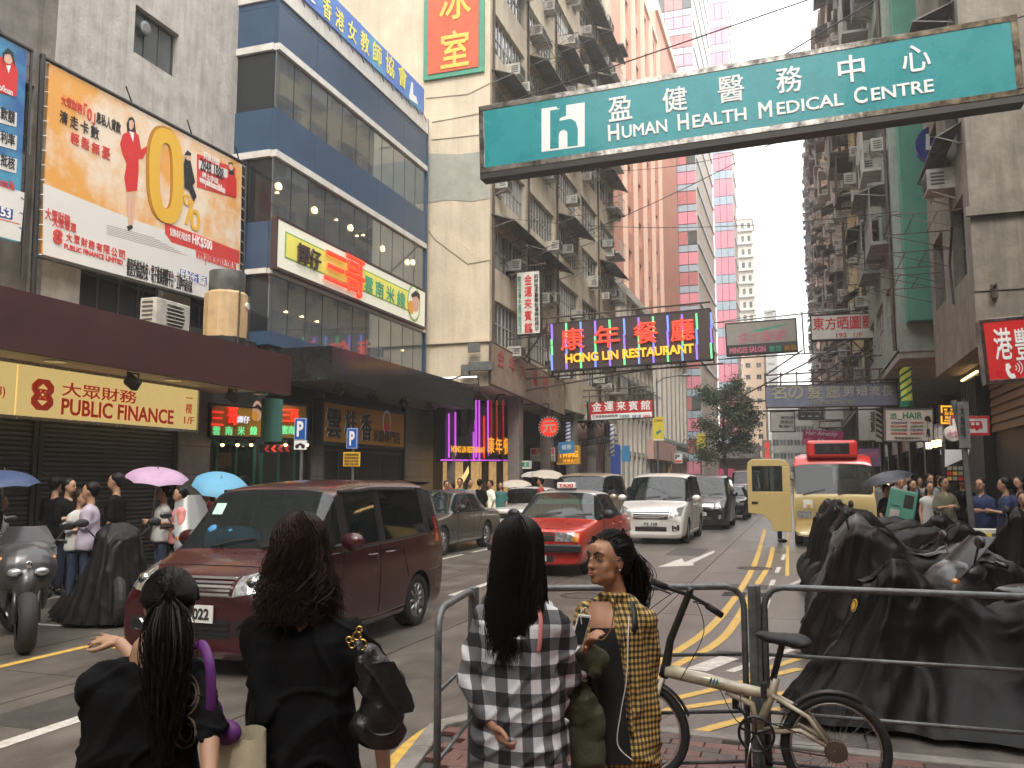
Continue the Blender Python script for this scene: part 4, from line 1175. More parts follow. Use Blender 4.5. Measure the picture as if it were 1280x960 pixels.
# salon and print-shop signs on the right, hung over the street on trusses
mat('salon_grey',(.36,.33,.29),.5,var=.08,streak=.1);mat('salon_dark',(.05,.055,.05),.5,var=.1);mat('salon_pink',(.75,.2,.3),.5,var=.1);mat('salon_green',(.05,.4,.25),.5)
S=Sign('salon_sign','grey salon sign with pink script above a black lettered strip','sign','Y',40,(908,445),(998,439),404,.35,'salon_grey','dark_metal',.06)
S.text('名の髮廊','salon_pink',922,983,414,427,italic=.25);S.poly(((940,413),(982,405),(985,405),(975,408),(945,415)),'salon_green')
S.poly(((909,444),(997,438),(997,426),(909,432)),'salon_dark',.004)
S.text('MINGEE SALON','salon_pink',912,957,433.5,441,.008,bold=.03);S.text('髮型','salon_green',961,977,432,439.5,.008,bold=.02);S.text('美容','gold_dark',980,996,431,438.5,.008,bold=.02)
P=S.P;bars(S.T,[(P(-.4,S.H+.1,-.2),P(S.W+4.5,S.H+.3,-.2)),(P(-.4,-.1,-.2),P(S.W+4.6,-.1,-.2)),(P(S.W+.25,-.1,-.2),P(S.W+.25,S.H+.3,-.2)),(P(S.W+.6,-.1,-.2),P(S.W+.6,S.H+.3,-.2))],.035,'grey_metal')
S=Sign('print_shop_sign','white board with red brush characters and 192 1/F','sign','Y',38,(1013.5,426),(1109,422.5),394,.3,'board_white','rust_metal',.05)
for i,ch in enumerate('東方晒圖影印'):S.text(ch,'ink_red',1016+i*15.4,1030+i*15.4,397-i*.6,413-i*.6,bold=.03)
S.text('192  1/F','ink_red',1045,1078,416,421.5,bold=.01)
P=S.P
bars(S.T,[(P(-3.5,-2.6,-.15),P(1.6,.0,-.15)),(P(-3.8,-2.6,-.15),P(S.W+.6,-2.2,-.15)),(P(1.6,-2.5,-.15),P(1.6,0,-.15)),(P(1.6,0,-.15),P(S.W+.6,-2.2,-.15)),(P(0,-1.9,-.15),P(S.W,-1.5,-.15)),(P(-.6,-2.4,-.15),P(S.W+.6,.3,-.15)),(P(S.W-.2,-2.3,-.15),P(S.W-.2,0,-.15)),(P(0,S.H,-.15),P(S.W+.8,S.H+.3,-.15)),(P(.5,-2.5,-.15),P(S.W+.5,1.6,-.15))],.035,'rust_metal','truss')
mat('faded_blue',(.2,.22,.3),.6,var=.12,scale=1.5,streak=.3);mat('faded_cream',(.36,.35,.26),.6,var=.1);mat('faded_violet',(.22,.13,.24),.6,var=.1)
S=Sign('salon_sign','long faded blue grey salon board hung low over the street on the right','sign','Y',33,(957,510),(1123,507),482,.3,'faded_blue','rust_metal',.03)
for ch,a,b in(('名',963,983),('の',985,1004),('髮',1008,1028),('廊',1032,1050)):S.text(ch,'faded_cream',a,b,482,499,bold=.03)
for ch,a,b in(('剪',1054,1068),('短',1070,1084),('流',1086,1100),('長',1102,1117)):S.text(ch,'ac_white',a,b,482,495,bold=.02)
S.text('明星美容服務','faded_cream',1010,1068,500,506)
P=S.P;bars(S.T,[(P(0,S.H+.12,-.15),P(S.W+.5,S.H+.12,-.15)),(P(S.W*.35,S.H+.12,-.15),P(S.W*.65,S.H+1.0,-.15)),(P(S.W*.65,S.H+1.0,-.15),P(S.W+.5,S.H+1.0,-.15)),(P(S.W*.65,S.H,-.15),P(S.W*.65,S.H+1.0,-.15)),(P(-.1,-.1,-.15),P(S.W+.6,-.1,-.15)),(P(0,S.H+.4,-.15),P(S.W+.5,S.H+.55,-.15)),(P(0,S.H+.4,-.15),P(S.W*.3,S.H+1.3,-.15))]+[(P(S.W*k/8,S.H,.02),P(S.W*k/8,S.H+.5,-.15))for k in range(9)],.03)
for k in range(40):S.rect(957.5+k*4.15,959.2+k*4.15,481.2-k*.02,482.6-k*.02,'rust_metal',.012,'bulb',.02)
S=Sign('hair_shop_sign','white hair shop sign with HAIR lettering and fine colored notes','sign','Y',27,(1106,552),(1168,552.5),511,.3,'board_white','grey_metal',.04)
S.text('派','ink_green',1112,1121,516,524,bold=.03);S.text('_HAIR','ink_green',1122,1153,515.5,524.5,bold=.02)
for k in range(4):S.text('洗剪吹染電髮護理優惠'[k:k+7],('ink_blue','ink_red','ink_green','ink_red')[k],1114,1134,527+k*4.5,529.5+k*4.5);S.text('男女剪髮半價學生特平'[k:k+6],('ink_red','ink_green','ink_blue','ink_red')[k],1138,1154,527+k*4.5,529.5+k*4.5)
S.disc(1159.5,523.5,4,'ink_black');S.poly(((1163,524),(1165,526),(1160,530),(1162,526)),'ink_black');S.poly(((1158.5,536),(1162,536),(1163,546),(1160.5,546),(1160,540),(1159,546),(1157.5,546)),'ink_black')
S.text('時尚髮型設計中心','ink_black',1118,1152,546,549)
# other boards behind on the right
S=Sign('shop_sign','tall pale board on a hanging frame behind the HAIR sign','sign','Y',36,(1072,552),(1098,552),505,.3,'board_white','rust_metal',.05);S.text('理\n髮','ink_black',1088,1094,515,540,bold=.03)
S=Sign('barber_pole','brown and cream spiral barber pole beside the tall pale board','barber pole','Y',34,(1095,552),(1103,552),505,.2,'board_white')
for k in range(7):S.poly(((1095,545-k*6.5),(1103,550-k*6.5),(1103,547-k*6.5),(1095,542-k*6.5)),'board_brown',.004,'stripe')
mat('mag_pink',(.62,.06,.22),.5,var=.12,scale=3)
S=Sign('hair_shop_sign','magenta hair product banner behind the roof of the minibus','sign','Y',44,(1003,553),(1054,556),537,.2,'mag_pink');S.text('Hair Amenity','ink_white',1007,1047,539,546,bold=.01,italic=.2);S.poly(((1004,552),(1004,549),(1012,547),(1022,553)),'salon_pink');S.text('髮品','ink_white',1022,1030,548,553)
S=Sign('hair_shop_sign','black sign with pale serif letters under the faded blue board','sign','Y',42,(998,525),(1030,525),507,.2,'salon_dark');S.text('Amenity','ac_white',996,1028,509,517,.01,bold=.01)
for k in range(3):S.rect(1001+k*9,1006+k*9,519.5,521,'ac_white',.006)
S=Sign('shop_sign','torn grey white board left of the black serif sign','sign','Y',50,(963,540),(994,540),514,.2,'board_white','rust_metal',.05)
for k in range(3):S.text('髮型屋理髮店電器行'[k*3:k*3+3],'ink_black',976-k*1.5,992,520+k*5.5,524+k*5.5)
S=Sign('shop_sign','pale green empty light box above the magenta banner','sign','Y',39,(1024,535),(1053,535),526,.3,'ac_white','rust_metal',.04)
S=Sign('shop_sign','white blank board hung above the pale green light box','sign','Y',41,(1032,524),(1054,524),508,.3,'board_white')
S=Sign('shop_sign','dark red poster board right of the minibus roof','sign','Y',30,(1072,584),(1102,584),560,.2,'board_brown');S.rect(1073,1101,561,583,'faded_violet');S.text('大特賣','salon_pink',1078,1098,565,573)
S=Sign('street_sign','upright red and white street board far down the road by the tree','sign','Y',90,(953,577),(965,577),550,.3,'ac_white');S.text('時\n昌','neon_red',956,962,552,573,.01,bold=.08)
# green and yellow striped barber cylinder
c0,c1=onY(1134,508,30),onY(1130,441,30)
T=thing('barber_pole','green cylinder with yellow spiral stripes hanging above the HAIR sign','barber pole',c0)
mat('lime',(.55,.6,.1),.5,emis=(.5,.6,.1),es=.1);r=.17;b=MB();b.cyl(c0,c1,r,n=16);b.obj('cylinder',M['lime'],T,w=True)
b=MB();b.cyl(c0-V((0,0,.02)),c0.lerp(c1,.1),r+.03,n=16);b.cyl(c0.lerp(c1,.93),c1+V((0,0,.02)),r+.03,n=16);b.obj('cap',M['ink_green'],T,w=True)
for q in range(6):
    hh=c1.z-c0.z;z=c0.z+hh*(.12+q*.135);p=MB()
    p.tube([V((c0.x+(c1.x-c0.x)*(.1+q*.14)+(r+.003)*math.cos(t),30+(r+.003)*math.sin(t),z+.1*(t+3.3)))for t in[-3.3+k*.35 for k in range(11)]],.035,5);p.obj('stripe',M['ink_green'],T,w=True)
# red phone shop sign at right edge
mat('phone_red',(.6,.02,.02),.3,var=.04,coat=.3)
S=Sign('phone_shop_sign','bright red phone shop sign in a steel frame at the right edge','sign','Y',16.6,(1233,480),(1300,475),399,.35,'phone_red','mirror_steel',.06)
S.text('港','ink_white',1242,1265,410,450,bold=.015);S.text('豐','ink_white',1268,1291,410,450,bold=.01)
S.poly(((1257,455),(1261,454),(1264,459),(1261,462),(1264,467),(1268,467),(1270,472),(1265,474),(1260,470),(1257,463)),'ink_white')
for k in range(3):
    c=S.ab(1266,463);r=(.06+k*.045);b=MB();b.tube([S.P(c[0]+r*math.cos(R(t)),c[1]+.04+r*math.sin(R(t)),.01)for t in range(-45,60,15)],.009,4);b.obj('print',M['ink_white'],S.T,w=True)
# blue round bank-like disc behind the canopy
S=Sign('round_sign','round dark blue sign with a white bracket mark against the green slab','sign','Y',25.5,(1145,206),(1180,206),152,.3)
c=S.ab(1171,179);ctr=S.P(*c);r_=abs(S.ab(1198,179)[0]-c[0]);mat('sign_blue',(.02,.04,.25),.4,var=.06,coat=.3)
b=MB();b.lathe([(0,.02),(r_,.0),(r_,-.25),(0,-.25)],ctr,S.n,36);b.obj('panel',M['sign_blue'],S.T,w=True)
S.poly(((1157,168),(1172,166),(1172,171),(1162,172.5),(1162,183),(1172,182),(1172,187),(1157,188)),'ink_white',.022)
# yellow square emblem, bus-stop boards, round board on right pavement
S=Sign('shop_sign','small glowing yellow square emblem sign on the dark shop front','sign','Y',22,(1175,531),(1197,531),506,.15,'black_paint')
for a in((1176,1196,507,509),(1176,1196,528,530),(1176,1178,507,516),(1176,1178,520,530),(1194,1196,507,516),(1194,1196,520,530),(1180,1184,511,513),(1188,1192,511,513),(1180,1192,525,526.5)):S.rect(*a,'neon_yellow',.01)
S.text('左右','neon_yellow',1180,1192,514,519,.01,bold=.03);S.text('商店','neon_yellow',1181,1191,520,524,.01,bold=.02)
S=Sign('bus_stop_sign','white and red minibus stop board on the right pavement','sign','Y',17.5,(1188,544),(1236,544),520,.08,'ink_white');
for a in((1188,1237,520,523),(1188,1237,541,544.3),(1188,1190.5,523,541),(1234,1237,523,541)):S.rect(*a,'ink_red',.004)
S.poly(((1200,527),(1226,526),(1228,530),(1228,536),(1200,536)),'ink_red',.004)
for k in range(4):S.rect(1202+k*6,1206+k*6,528,531.5,'ink_white',.007)
for k in(1206,1221):S.disc(k,536.5,2.2,'ink_red',.006)
S=Sign('round_sign','round cream light box with red characters by the bus stop post','sign','Y',17.0,(1180,553),(1204,553),530,.3)
c=S.ab(1192,541.5);ctr=S.P(*c);r_=abs(S.ab(1203,541.5)[0]-c[0]);b=MB();b.lathe([(0,.02),(r_,.0),(r_,-.2),(0,-.2)],ctr,S.n,32);b.obj('panel',M['board_white'],S.T,w=True);S.text('大埔','salon_pink',1183,1201,537,546,.03)
# the post with its plates
a=onY(1217,640,16.0);T=thing('sign_post','leaning pale grey post with narrow plates on the right pavement','post',(a.x,16,.12))
b=MB();b.tube([(a.x,16,.12),(a.x-.08,16,2.2),(a.x-.2,16,onY(1205,500,16).z)],.05,10);b.obj('pole',M['grey_metal'],T,w=True)
for(x0_,x1_,y0_,y1_)in((1199,1210,502,560),):
    p0,p1=onY(x0_,y1_,15.93),onY(x1_,y0_,15.93);b=MB();b.bb(p0.x,p1.x,15.9,15.93,p0.z,p1.z);b.obj('plate',M['grey_metal'],T,w=True)
    txt('大\n角\n咀',M['ink_black'],(p0.x+.03,15.89,p0.z+.2),(1,0,0),.08,.5,T)
# food stall advert and white leaflet board
S=Sign('advert_board','upright shop advert with white upper half and rows of food pictures','sign','Y',18.5,(1181,603),(1212,603),562,.1,'dark_shop')
S.poly(((1181,562),(1212,562),(1210,571),(1181,584)),'ink_white')
for k in range(3):
    for q in range(4):S.rect(1184+q*7,1189.5+q*7,583+k*6.5,587.5+k*6.5,('faded_cream','ink_red','gold')[(k+q)%3]if k else 'faded_cream')
# hanging red/dark sign and lit strips under the arcade edge
ORD='first second third fourth fifth sixth seventh eighth'.split()
for k,(x,y)in enumerate(((1066,561),(1108,606),(1161,557),(1168,555),(1173,554),(1203,547))):
    p=onY(x,y,24);T=thing('lantern','%s small warm lantern from the left under the right arcade'%ORD[k],'lantern',p,group='warm lanterns under the right arcade');b=MB();b.box((0,0,0),(.12,.12,.16));b.obj('lamp',M['lamp_warm'],T);b=MB();b.tube([(0,0,.08),(0,0,.6)],.008,4);b.obj('cord',M['cable'],T)

# ------------------------------------------------ billboards
def cloud_mat(name,base,c2,scale,lo,hi):
    m=mat(name,base,.45,var=.1,scale=scale);n=m.node_tree.nodes
    cr=[x for x in n if x.type=='VALTORGB'][0];cr.color_ramp.elements[0].color=(*c2,1);cr.color_ramp.elements[1].color=(*base,1);cr.color_ramp.elements[0].position=lo;cr.color_ramp.elements[1].position=hi
cloud_mat('print_orange',(.78,.66,.52),(.74,.36,.09),.55,.42,.58)
mat('print_white',(.7,.68,.65),.45,var=.03,scale=1);mat('print_red',(.62,.06,.05),.45,var=.04)
XBB=-12.75
S=Sign('billboard','large orange and white finance billboard with a woman in red and a golden zero','billboard','X',XBB,(52,318),(299,384),74,.06,'print_orange')
bl,br=(52,318),(299,384)
S.poly(((53.5,306),(53.8,229),(160,272),(298,320),(299,384.0),(53.5,318)),'print_white',.002)
b=MB();
for t in range(14):
    f=t/13;b.tube([S.P(0,S.H*f,.01),S.P(-.12,S.H*f-.03,0)],.008,3);b.tube([S.P(S.W,S.H*f,.01),S.P(S.W+.12,S.H*f-.03,0)],.008,3)
b.obj('lacing',M['ink_white'],S.T,w=True)
b=MB();b.tube([S.P(-.2,S.H+.05),S.P(S.W+.2,S.H+.05)],.04,6);b.tube([S.P(-.2,-.05),S.P(S.W+.2,-.05)],.04,6);b.tube([S.P(-.15,-.8),S.P(-.15,S.H+.1)],.05,6);b.tube([S.P(S.W+.15,-.3),S.P(S.W+.15,S.H+.1)],.04,6)
for f in(.36,.68,.98):b.tube([S.P(S.W*f,S.H+.05),S.P(S.W*f,S.H+.3,-.4)],.018,5);b.tube([S.P(S.W*f,S.H+.05),S.P(S.W*f-.3,S.H+.3,.1)],.015,5)
b.tube([S.P(S.W*.45,-.05),S.P(S.W*.44,-.9,-.2)],.02,4)
b.obj('frame',M['dark_metal'],S.T,w=True)
fig=[((161,147),(165,146),(168,150),(169,160),(170,168),(165,167),(159,166),(158,155)),]
S.poly(fig[0],'ink_black',.004)
S.poly(((161,151),(165,150),(167,154),(166,160),(163,163),(161,159)),'skin_print',.007)
S.poly(((153,168),(162,164),(168,165),(173,169),(176,187),(183,183),(186,184),(178,199),(173,198),(173,215),(171,238),(158,240),(155,222),(158,205),(152,190),(150,180)),'ink_red',.006)
S.poly(((161,164),(167,166),(166,178)),'ink_white',.009);S.poly(((183,183),(188,179),(188,184),(185,187)),'skin_print',.008)
S.poly(((158,240),(164,240),(163,284),(160,284)),'skin_print',.005);S.poly(((165,240),(170,239),(166,282),(163,280)),'skin_print',.005);S.poly(((158,283),(164,281),(166,285),(160,289)),'ink_black',.008)
def ring(S,cx,cy,rx,ry,ix,iy,m,d,n=28,k=2.6,name='print',th=.01):
    def se(a,r1,r2):c,s=math.cos(a),math.sin(a);return(cx+r1*math.copysign(abs(c)**(2/k),c),cy-r2*math.copysign(abs(s)**(2/k),s)+(math.copysign(abs(c)**(2/k),c)*r1)*.30)
    b=MB();o=[S.P(*S.ab(*se(2*math.pi*i/n,rx,ry)),d)for i in range(n)];q=[S.P(*S.ab(*se(2*math.pi*i/n,ix,iy)),d)for i in range(n)]
    for i in range(n):j=(i+1)%n;b.prism([o[i],o[j],q[j],q[i]],S.n*th)
    return b.obj(name,M[m],S.T,w=True)
ring(S,205,218,23,60,8,42,'gold_dark',.004);ring(S,207,220,21.5,59,8.5,41,'gold',.016)
ring(S,243,275,6,13,2.6,8.5,'gold',.01);S.poly(((230,280),(234,281),(243,250),(239,249)),'gold',.01);ring(S,233,250,4,7,1.8,4.5,'gold',.01)
S.poly(((232,192),(236,191),(237,200),(243,228),(240,232),(245,246),(241,252),(236,238),(230,235),(229,205)),'ink_black',.02);S.disc(234,195,4,'skin_print',.024);S.poly(((229,194),(233,188),(238,192),(237,195)),'ink_black',.027)
S.poly(((246,192),(294,210),(294,248),(246,234)),'print_red',.005);S.poly(((248,200),(284,212),(284,223),(248,211)),'print_white',.008);S.text('2848 1888','ink_black',250,279,204,219,.011)
S.text('貸款熱線','ink_white',254,274,194.5,203,.011);S.text('網上申請','ink_white',252,272,219,226,.011);S.text('www.publicfinance.hk/loan','ink_white',249,281,226,238,.011)
S.poly(((285,203),(290,203),(292,220),(286,218)),'ink_black',.012);S.disc(288,209,2.6,'skin_print',.016);S.poly(((283,222),(290,218),(295,224),(295,247),(282,242)),'ink_red',.014)
S.text('大眾財務','print_red',76,103,124,137,.006,bold=.01);S.text('「0」','print_red',104,119,132,153,.006,bold=.02);S.text('息私人貸款','ink_black',120,151,146,161,.006,bold=.01)
for i,ch in enumerate('清走卡數'):S.text(ch,'ink_black',74+i*13,84.5+i*13,139+i*6.2,155+i*6.2,.006,bold=.01)
for i,ch in enumerate('輕鬆無憂'):S.text(ch,'print_red',88+i*13,98.5+i*13,166+i*6,181+i*6,.006,bold=.02)
S.text('大眾財務','print_red',56,88,264,279,.006,bold=.03);S.text('大眾首選','print_red',65,95,275,287,.006,bold=.02)
c=S.ab(71.5,296);Lb=MB();rw,rh=abs(S.ab(77,296)[0]-c[0]),abs(S.ab(71,287)[1]-c[1]);cc=S.P(*c,.004);pf_logo(cc.x,cc.y,cc.z,rw,rh,Lb);Lb.obj('logo',M['print_red'],S.T,w=True)
for i,ch in enumerate('大眾財務有限公司'):S.text(ch,'print_red',82+i*9.4,90+i*9.4,291.5+i*3.0,302.5+i*3.0,.006,bold=.02)
tx=S.text('PUBLIC FINANCE LIMITED','print_red',81,155,315,321.5,.006,bold=.03)
S.poly(((206,276),(212,280),(299,314),(299,330),(214,303),(206,292)),'print_red',.004);S.text('HK$500','ink_white',240,265,297,311,.008,bold=.02);S.text('兌換市行現金券','ink_white',212,238,289,299,.008)
S.text('www.publicfinance.com.hk','print_red',245,296,315,336,.006);S.poly(((225,336),(258,346),(258,357),(225,347)),'ink_blue',.005);S.text('旺角分行 電話','ink_white',226,257,341,353,.009,bold=.01)
for k in range(6):x0=133;S.poly(((x0,281+k*2.2),(x0+60+k*8,281+k*2.2+(60+k*8)*.27),(x0+60+k*8,281.5+k*2.2+(60+k*8)*.27),(x0,281.5+k*2.2)),'tile_grey',.004)
S.text('優惠受條款約束・電子推廣網購平台・立即申請貸款','ink_black',160,242,334,356,.006);S.poly(((159,328),(222,346),(222,346.6),(159,328.6)),'print_red',.005)
# blue billboard
cloud_mat('print_blue',(.03,.1,.3),(.12,.5,.62),.4,.35,.6)
S=Sign('billboard','blue finance billboard cut by the left edge of the view','billboard','X',XBB+.1,(-60,280),(23,303),14,.06,'print_blue')
S.poly(((-60,215),(31,241),(25,302),(-60,281)),'print_white',.003)
for k,(y,t)in enumerate(((139,'款額'),(168,'利率'),(197,'批核'))):
    S.poly(((-20,y-8),(21,y+2),(20,y+20),(-20,y+9)),'print_white',.006);S.text(t,'ink_black',0,18,y-3,y+13,.01,bold=.01)
S.poly(((-2,70),(18,76),(22,92),(20,121),(-2,116)),'ink_red',.006);S.disc(9,72,6,'skin_print',.012,sy=1.2);S.poly(((3,66),(9,60),(16,66),(18,84),(15,76),(12,68),(5,68),(3,84)),'ink_black',.015);S.poly(((7,82),(13,82),(10,92)),'ink_white',.012)
S.text('p/loan','ink_white',-2,15,108,119,.012);S.text('om.hk','print_red',0,18,224,236,.008);S.poly(((-10,255),(16,262),(15,275),(-10,269)),'ink_blue',.006);S.text('53','ink_white',0,13,260,272,.01,bold=.03)
S.poly(((-60,258),(25,280),(25,281),(-60,259)),'print_red',.006)
b=MB();b.tube([S.P(0,S.H+.05),S.P(S.W+.1,S.H+.05)],.04,6);b.tube([S.P(S.W-.5,S.H+.05),S.P(S.W-.7,S.H+.7,-.4)],.05,5);b.tube([S.P(S.W+.1,S.H+.05),S.P(S.W+.1,-.6)],.03,5)
for t in range(14):b.tube([S.P(S.W,S.H*t/13,.01),S.P(S.W+.1,S.H*t/13-.03,0)],.008,3)
b.obj('frame',M['dark_metal'],S.T,w=True)

# ------------------------------------------------ on the blue building
mat('sanko_white',(.74,.73,.62),.4,var=.03,emis=(.7,.7,.5),es=.12);mat('sanko_yellow',(.75,.68,.14),.4,var=.04,emis=(.6,.55,.1),es=.10);mat('sanko_green',(.25,.45,.1),.5)
S=Sign('restaurant_sign','yellow and white noodle restaurant sign with raised red characters on the blue building','sign','X',-11.82,(343.5,336),(532,412),267.5,.13,'sanko_white','board_brown',.08)
def sank(x0,x1,f0,f1,m,d):
    a,b_=S.ab(x0,340)[0],S.ab(x1,400)[0]
    MB().prism([S.P(a,S.H*f0,d),S.P(b_,S.H*f0,d),S.P(b_,S.H*f1,d),S.P(a,S.H*f1,d)],S.n*.004).obj('print',M[m],S.T,w=True)
sank(355,524,.28,.78,'sanko_green',.002);sank(356.5,522,.31,.75,'sanko_yellow',.006)
S.text('譚仔','board_brown',370,399,309,334,.03,bold=.03,depth=.06);S.text('三','neon_red',403,431,318,355,.05,bold=.08,depth=.06);S.text('哥','neon_red',429,453,322,371,.05,bold=.07,depth=.06)
for i,ch in enumerate('雲南米線'):S.text(ch,'salon_green',455+i*13.5,465.5+i*13.5,346+i*6,366+i*6,.02,bold=.03)
S.disc(517,379,8,'sanko_green',.01,sy=1.25);S.disc(517,379,7,'sanko_white',.014,sy=1.25);S.disc(519,377,4.5,'skin_print',.018,sy=1.25);S.poly(((513,368),(519,363),(524,368),(524,376),(520,370),(514,372)),'ink_black',.024);S.disc(513,384,3.6,'ink_orange',.022)
# roof banner
cl=mat('rainbow',(.4,.25,.6),.6,var=0)
n_,l_=cl.node_tree.nodes,cl.node_tree.links
gg=n_.new('ShaderNodeNewGeometry');mp=n_.new('ShaderNodeMapping');mp.inputs['Scale'].default_value=(0,1.2,1.6);sx=n_.new('ShaderNodeTexWave');sx.inputs['Scale'].default_value=.35;sx.inputs['Distortion'].default_value=3;cr=n_.new('ShaderNodeValToRGB')
l_.new(gg.outputs['Position'],mp.inputs[0]);l_.new(mp.outputs[0],sx.inputs[0]);l_.new(sx.outputs[1],cr.inputs[0]);l_.new(cr.outputs[0],n_['Principled BSDF'].inputs[0])
e=cr.color_ramp.elements;e[0].color=(.1,.2,.55,1);e[1].color=(.6,.25,.5,1)
for p_,c_ in((.25,(.12,.4,.55)),(.4,(.5,.55,.2)),(.55,(.7,.35,.3)),(.75,(.55,.25,.6))):q=e.new(p_);q.color=(*c_,1)
S=Sign('roof_banner','rainbow banner with yellow characters along the roof edge of the blue building','banner','X',XB+.12,(377,-4),(530,143),-46,.04,'rainbow')
for i,ch in enumerate('香港女教師協會'):
    x=403+i*15.7;y=0+i*14.2
    S.text(ch,'sanko_yellow',x,x+11,y-2,y+24,.01,bold=.03)
S.text('旺','ink_white',384,394,-22,2,.01,bold=.03);S.poly(((511,120),(514,102),(516,104),(516,118),(520,121),(522,131),(512,124)),'ink_white',.01)
b=MB()
for t in range(13):b.tube([S.P(S.W*t/12,-.02),S.P(S.W*t/12,-.3,.1)],.015,4);b.tube([S.P(S.W*t/12,0,-.06),S.P(S.W*t/12,S.H+.06,-.06)],.02,4)
b.tube([S.P(0,S.H+.03,-.06),S.P(S.W,S.H+.03,-.06)],.025,4);b.obj('frame',M['dark_metal'],S.T,w=True)
# shop signs at street level
S=Sign('restaurant_sign','mustard brown snack shop sign with black characters under the stone awning','sign','X',-11.4,(402,555),(506,562.5),498,.25,'gold_dark','black_paint',.08)
for(ch,a,b_,y0_,y1_)in(('雲',407,425,511,548),('桂',430,444,514,549),('香',450,463,517,551)):
    S.text(ch,'ink_white',a-.6,b_-.6,y0_-.5,y1_-.5,.01,bold=.06);S.text(ch,'ink_black',a,b_,y0_,y1_,.03,bold=.05,depth=.03)
S.text('米線專門店','ink_black',466,500,538,554,.02,bold=.04);S.disc(483,528,5,'ink_white',.01,sy=1.4);S.disc(483,528,4,'gold_dark',.014,sy=1.4);S.disc(483,534,4,'ink_red',.016,sy=.6)
for(x0_,x1_,lab)in((262,330,'dim yellow noodle shop sign with red neon behind the green cylinder'),(349,384,'small dim yellow noodle shop sign right of the green cylinder')):
    S=Sign('restaurant_sign',lab,'sign','X',-11.5,(x0_,547+(x0_-262)*.03),(x1_,549+(x1_-330)*.02),503,.2,'gold_dark','black_paint',.05)
    if x0_==262:
        S.text('三','neon_red',262,277,514,532,.03,bold=.05,depth=.04);S.text('哥','neon_red',282,295,509,531,.03,bold=.05,depth=.04);S.text('譚仔','neon_white',295,311,520,529,.02,bold=.03)
        for i,ch in enumerate('雲南米線'):S.text(ch,'neon_green',265+i*15.5,274+i*15.5,533,544,.02,bold=.02)
        S.disc(321,514,6,'skin_print',.01,sy=1.3);S.poly(((315,510),(321,505),(327,510),(327,516),(321,509)),'ink_black',.02);S.disc(318,520,4,'ink_orange',.015)
    else:
        S.text('三哥','neon_red',350,371,511,529,.03,bold=.05,depth=.04);S.text('雲南','neon_green',351,367,532,543,.02,bold=.02)
c=onX(339,552,-10.6);c1=onX(339,499,-10.6);T=thing('green_cylinder','green cylindrical hanging light box under the end of the maroon awning','light box',c)
b=MB();r=.22;b.lathe([(0,0),(r,0),(r,c1.z-c.z),(0,c1.z-c.z)],c,n=24);o=b.obj('cylinder',M['green_wall'],T,w=True);autosmooth(o)
for k,(x,y)in enumerate(((278,556),(297,556),(314,556),(357,556),(384,556))):
    p=onX(x,y,-11.2);T=thing('downlight','%s small warm spotlight from the left over the noodle shop entrance'%ORD[k],'lamp',p,group='warm spotlights over the noodle shop entrance');b=MB();b.cyl((0,0,.1),(0,0,.02),.05,.06,n=10);b.obj('housing',M['dark_metal'],T);b=MB();b.ell((0,0,0),.04,n=8,k=6);b.obj('lamp',M['lamp_warm'],T)
S=Sign('arrow_sign','dim red chevron arrow sign over the noodle shop door','sign','X',-11.25,(327,566),(362,566),555,.05,'black_paint')
mat('neon_dim',(.3,.02,.02),.4,var=0,emis=(1,.05,.05),es=.12)
for k in range(4):x=330+k*8.5;S.poly(((x,561),(x+4,556.5),(x+7,556.5),(x+3.5,561),(x+7,565),(x+4,565)),'neon_red' if k==1 else 'neon_dim',.004)
# neon front of the restaurant left of the tenement corner
S=Sign('neon_restaurant','dark restaurant front with vertical violet neon tubes and yellow lettering','shop front','X',-11.0,(556,577),(645,577),500,.3,'black_paint')
for(x,y0_,y1_,m)in((560,517,572,'neon_magenta'),(568,515,570,'neon_magenta'),(591,525,575,'neon_magenta'),(594,485,572,'neon_magenta'),(598,480,575,'neon_magenta'),(604,520,573,'neon_red'),(609,490,570,'neon_magenta'),(613,480,565,'neon_dim'),(620,480,565,'neon_dim'),(628,480,560,'neon_dim'),(639,480,575,'neon_magenta'),(643,478,575,'neon_magenta')):S.rect(x-.6,x+.6,max(y0_,500),y1_,m,.02,'neon_tube',.03)
S.rect(556,645,574.5,576,'neon_magenta',.02,'neon_tube',.03);S.rect(574,580,502,546,'dark_metal',.01,'louvre',.1);S.rect(585,589,502,540,'dark_metal',.01,'louvre',.1);S.rect(632,637,502,556,'dark_metal',.01,'louvre',.1)
S.text('HONG LIN RESTAURANT','neon_yellow',563,605,558,566,.06,bold=.03);
for i,ch in enumerate('康年餐廳'):S.text(ch,'neon_yellow',607+i*9.8,615.5+i*9.8,546+i*.6,567+i*.8,.08,bold=.03)
for(x0_,x1_,y1_,lab,t,m)in((640,663,586,'low white guest house sign with green print under the neon front','麗苑賓館','ink_green'),):
    S=Sign('guesthouse_sign',lab,'sign','Y',31,(x0_,y1_),(x1_,y1_),y1_-10,.2,'board_white');S.text(t,m,x0_+1,x1_-1,y1_-9,y1_-2,bold=.02)
S=Sign('advert_banner','curved cream banner over the restaurant doorway','banner','Y',27.5,(554,595),(586,592),582,.03)
b=MB();q0,q1=S.ab(554,585),S.ab(586,584);rows=[[S.P(q0[0]+(q1[0]-q0[0])*t/10,q0[1]-.45*math.sin(math.pi*t/10)-h,.02)for t in range(11)]for h in(0,.25)];b.grid(rows);b.grid([[p+S.n*.012 for p in r]for r in rows[::-1]]);b.obj('cloth',M['sign_cream'],S.T,w=True)
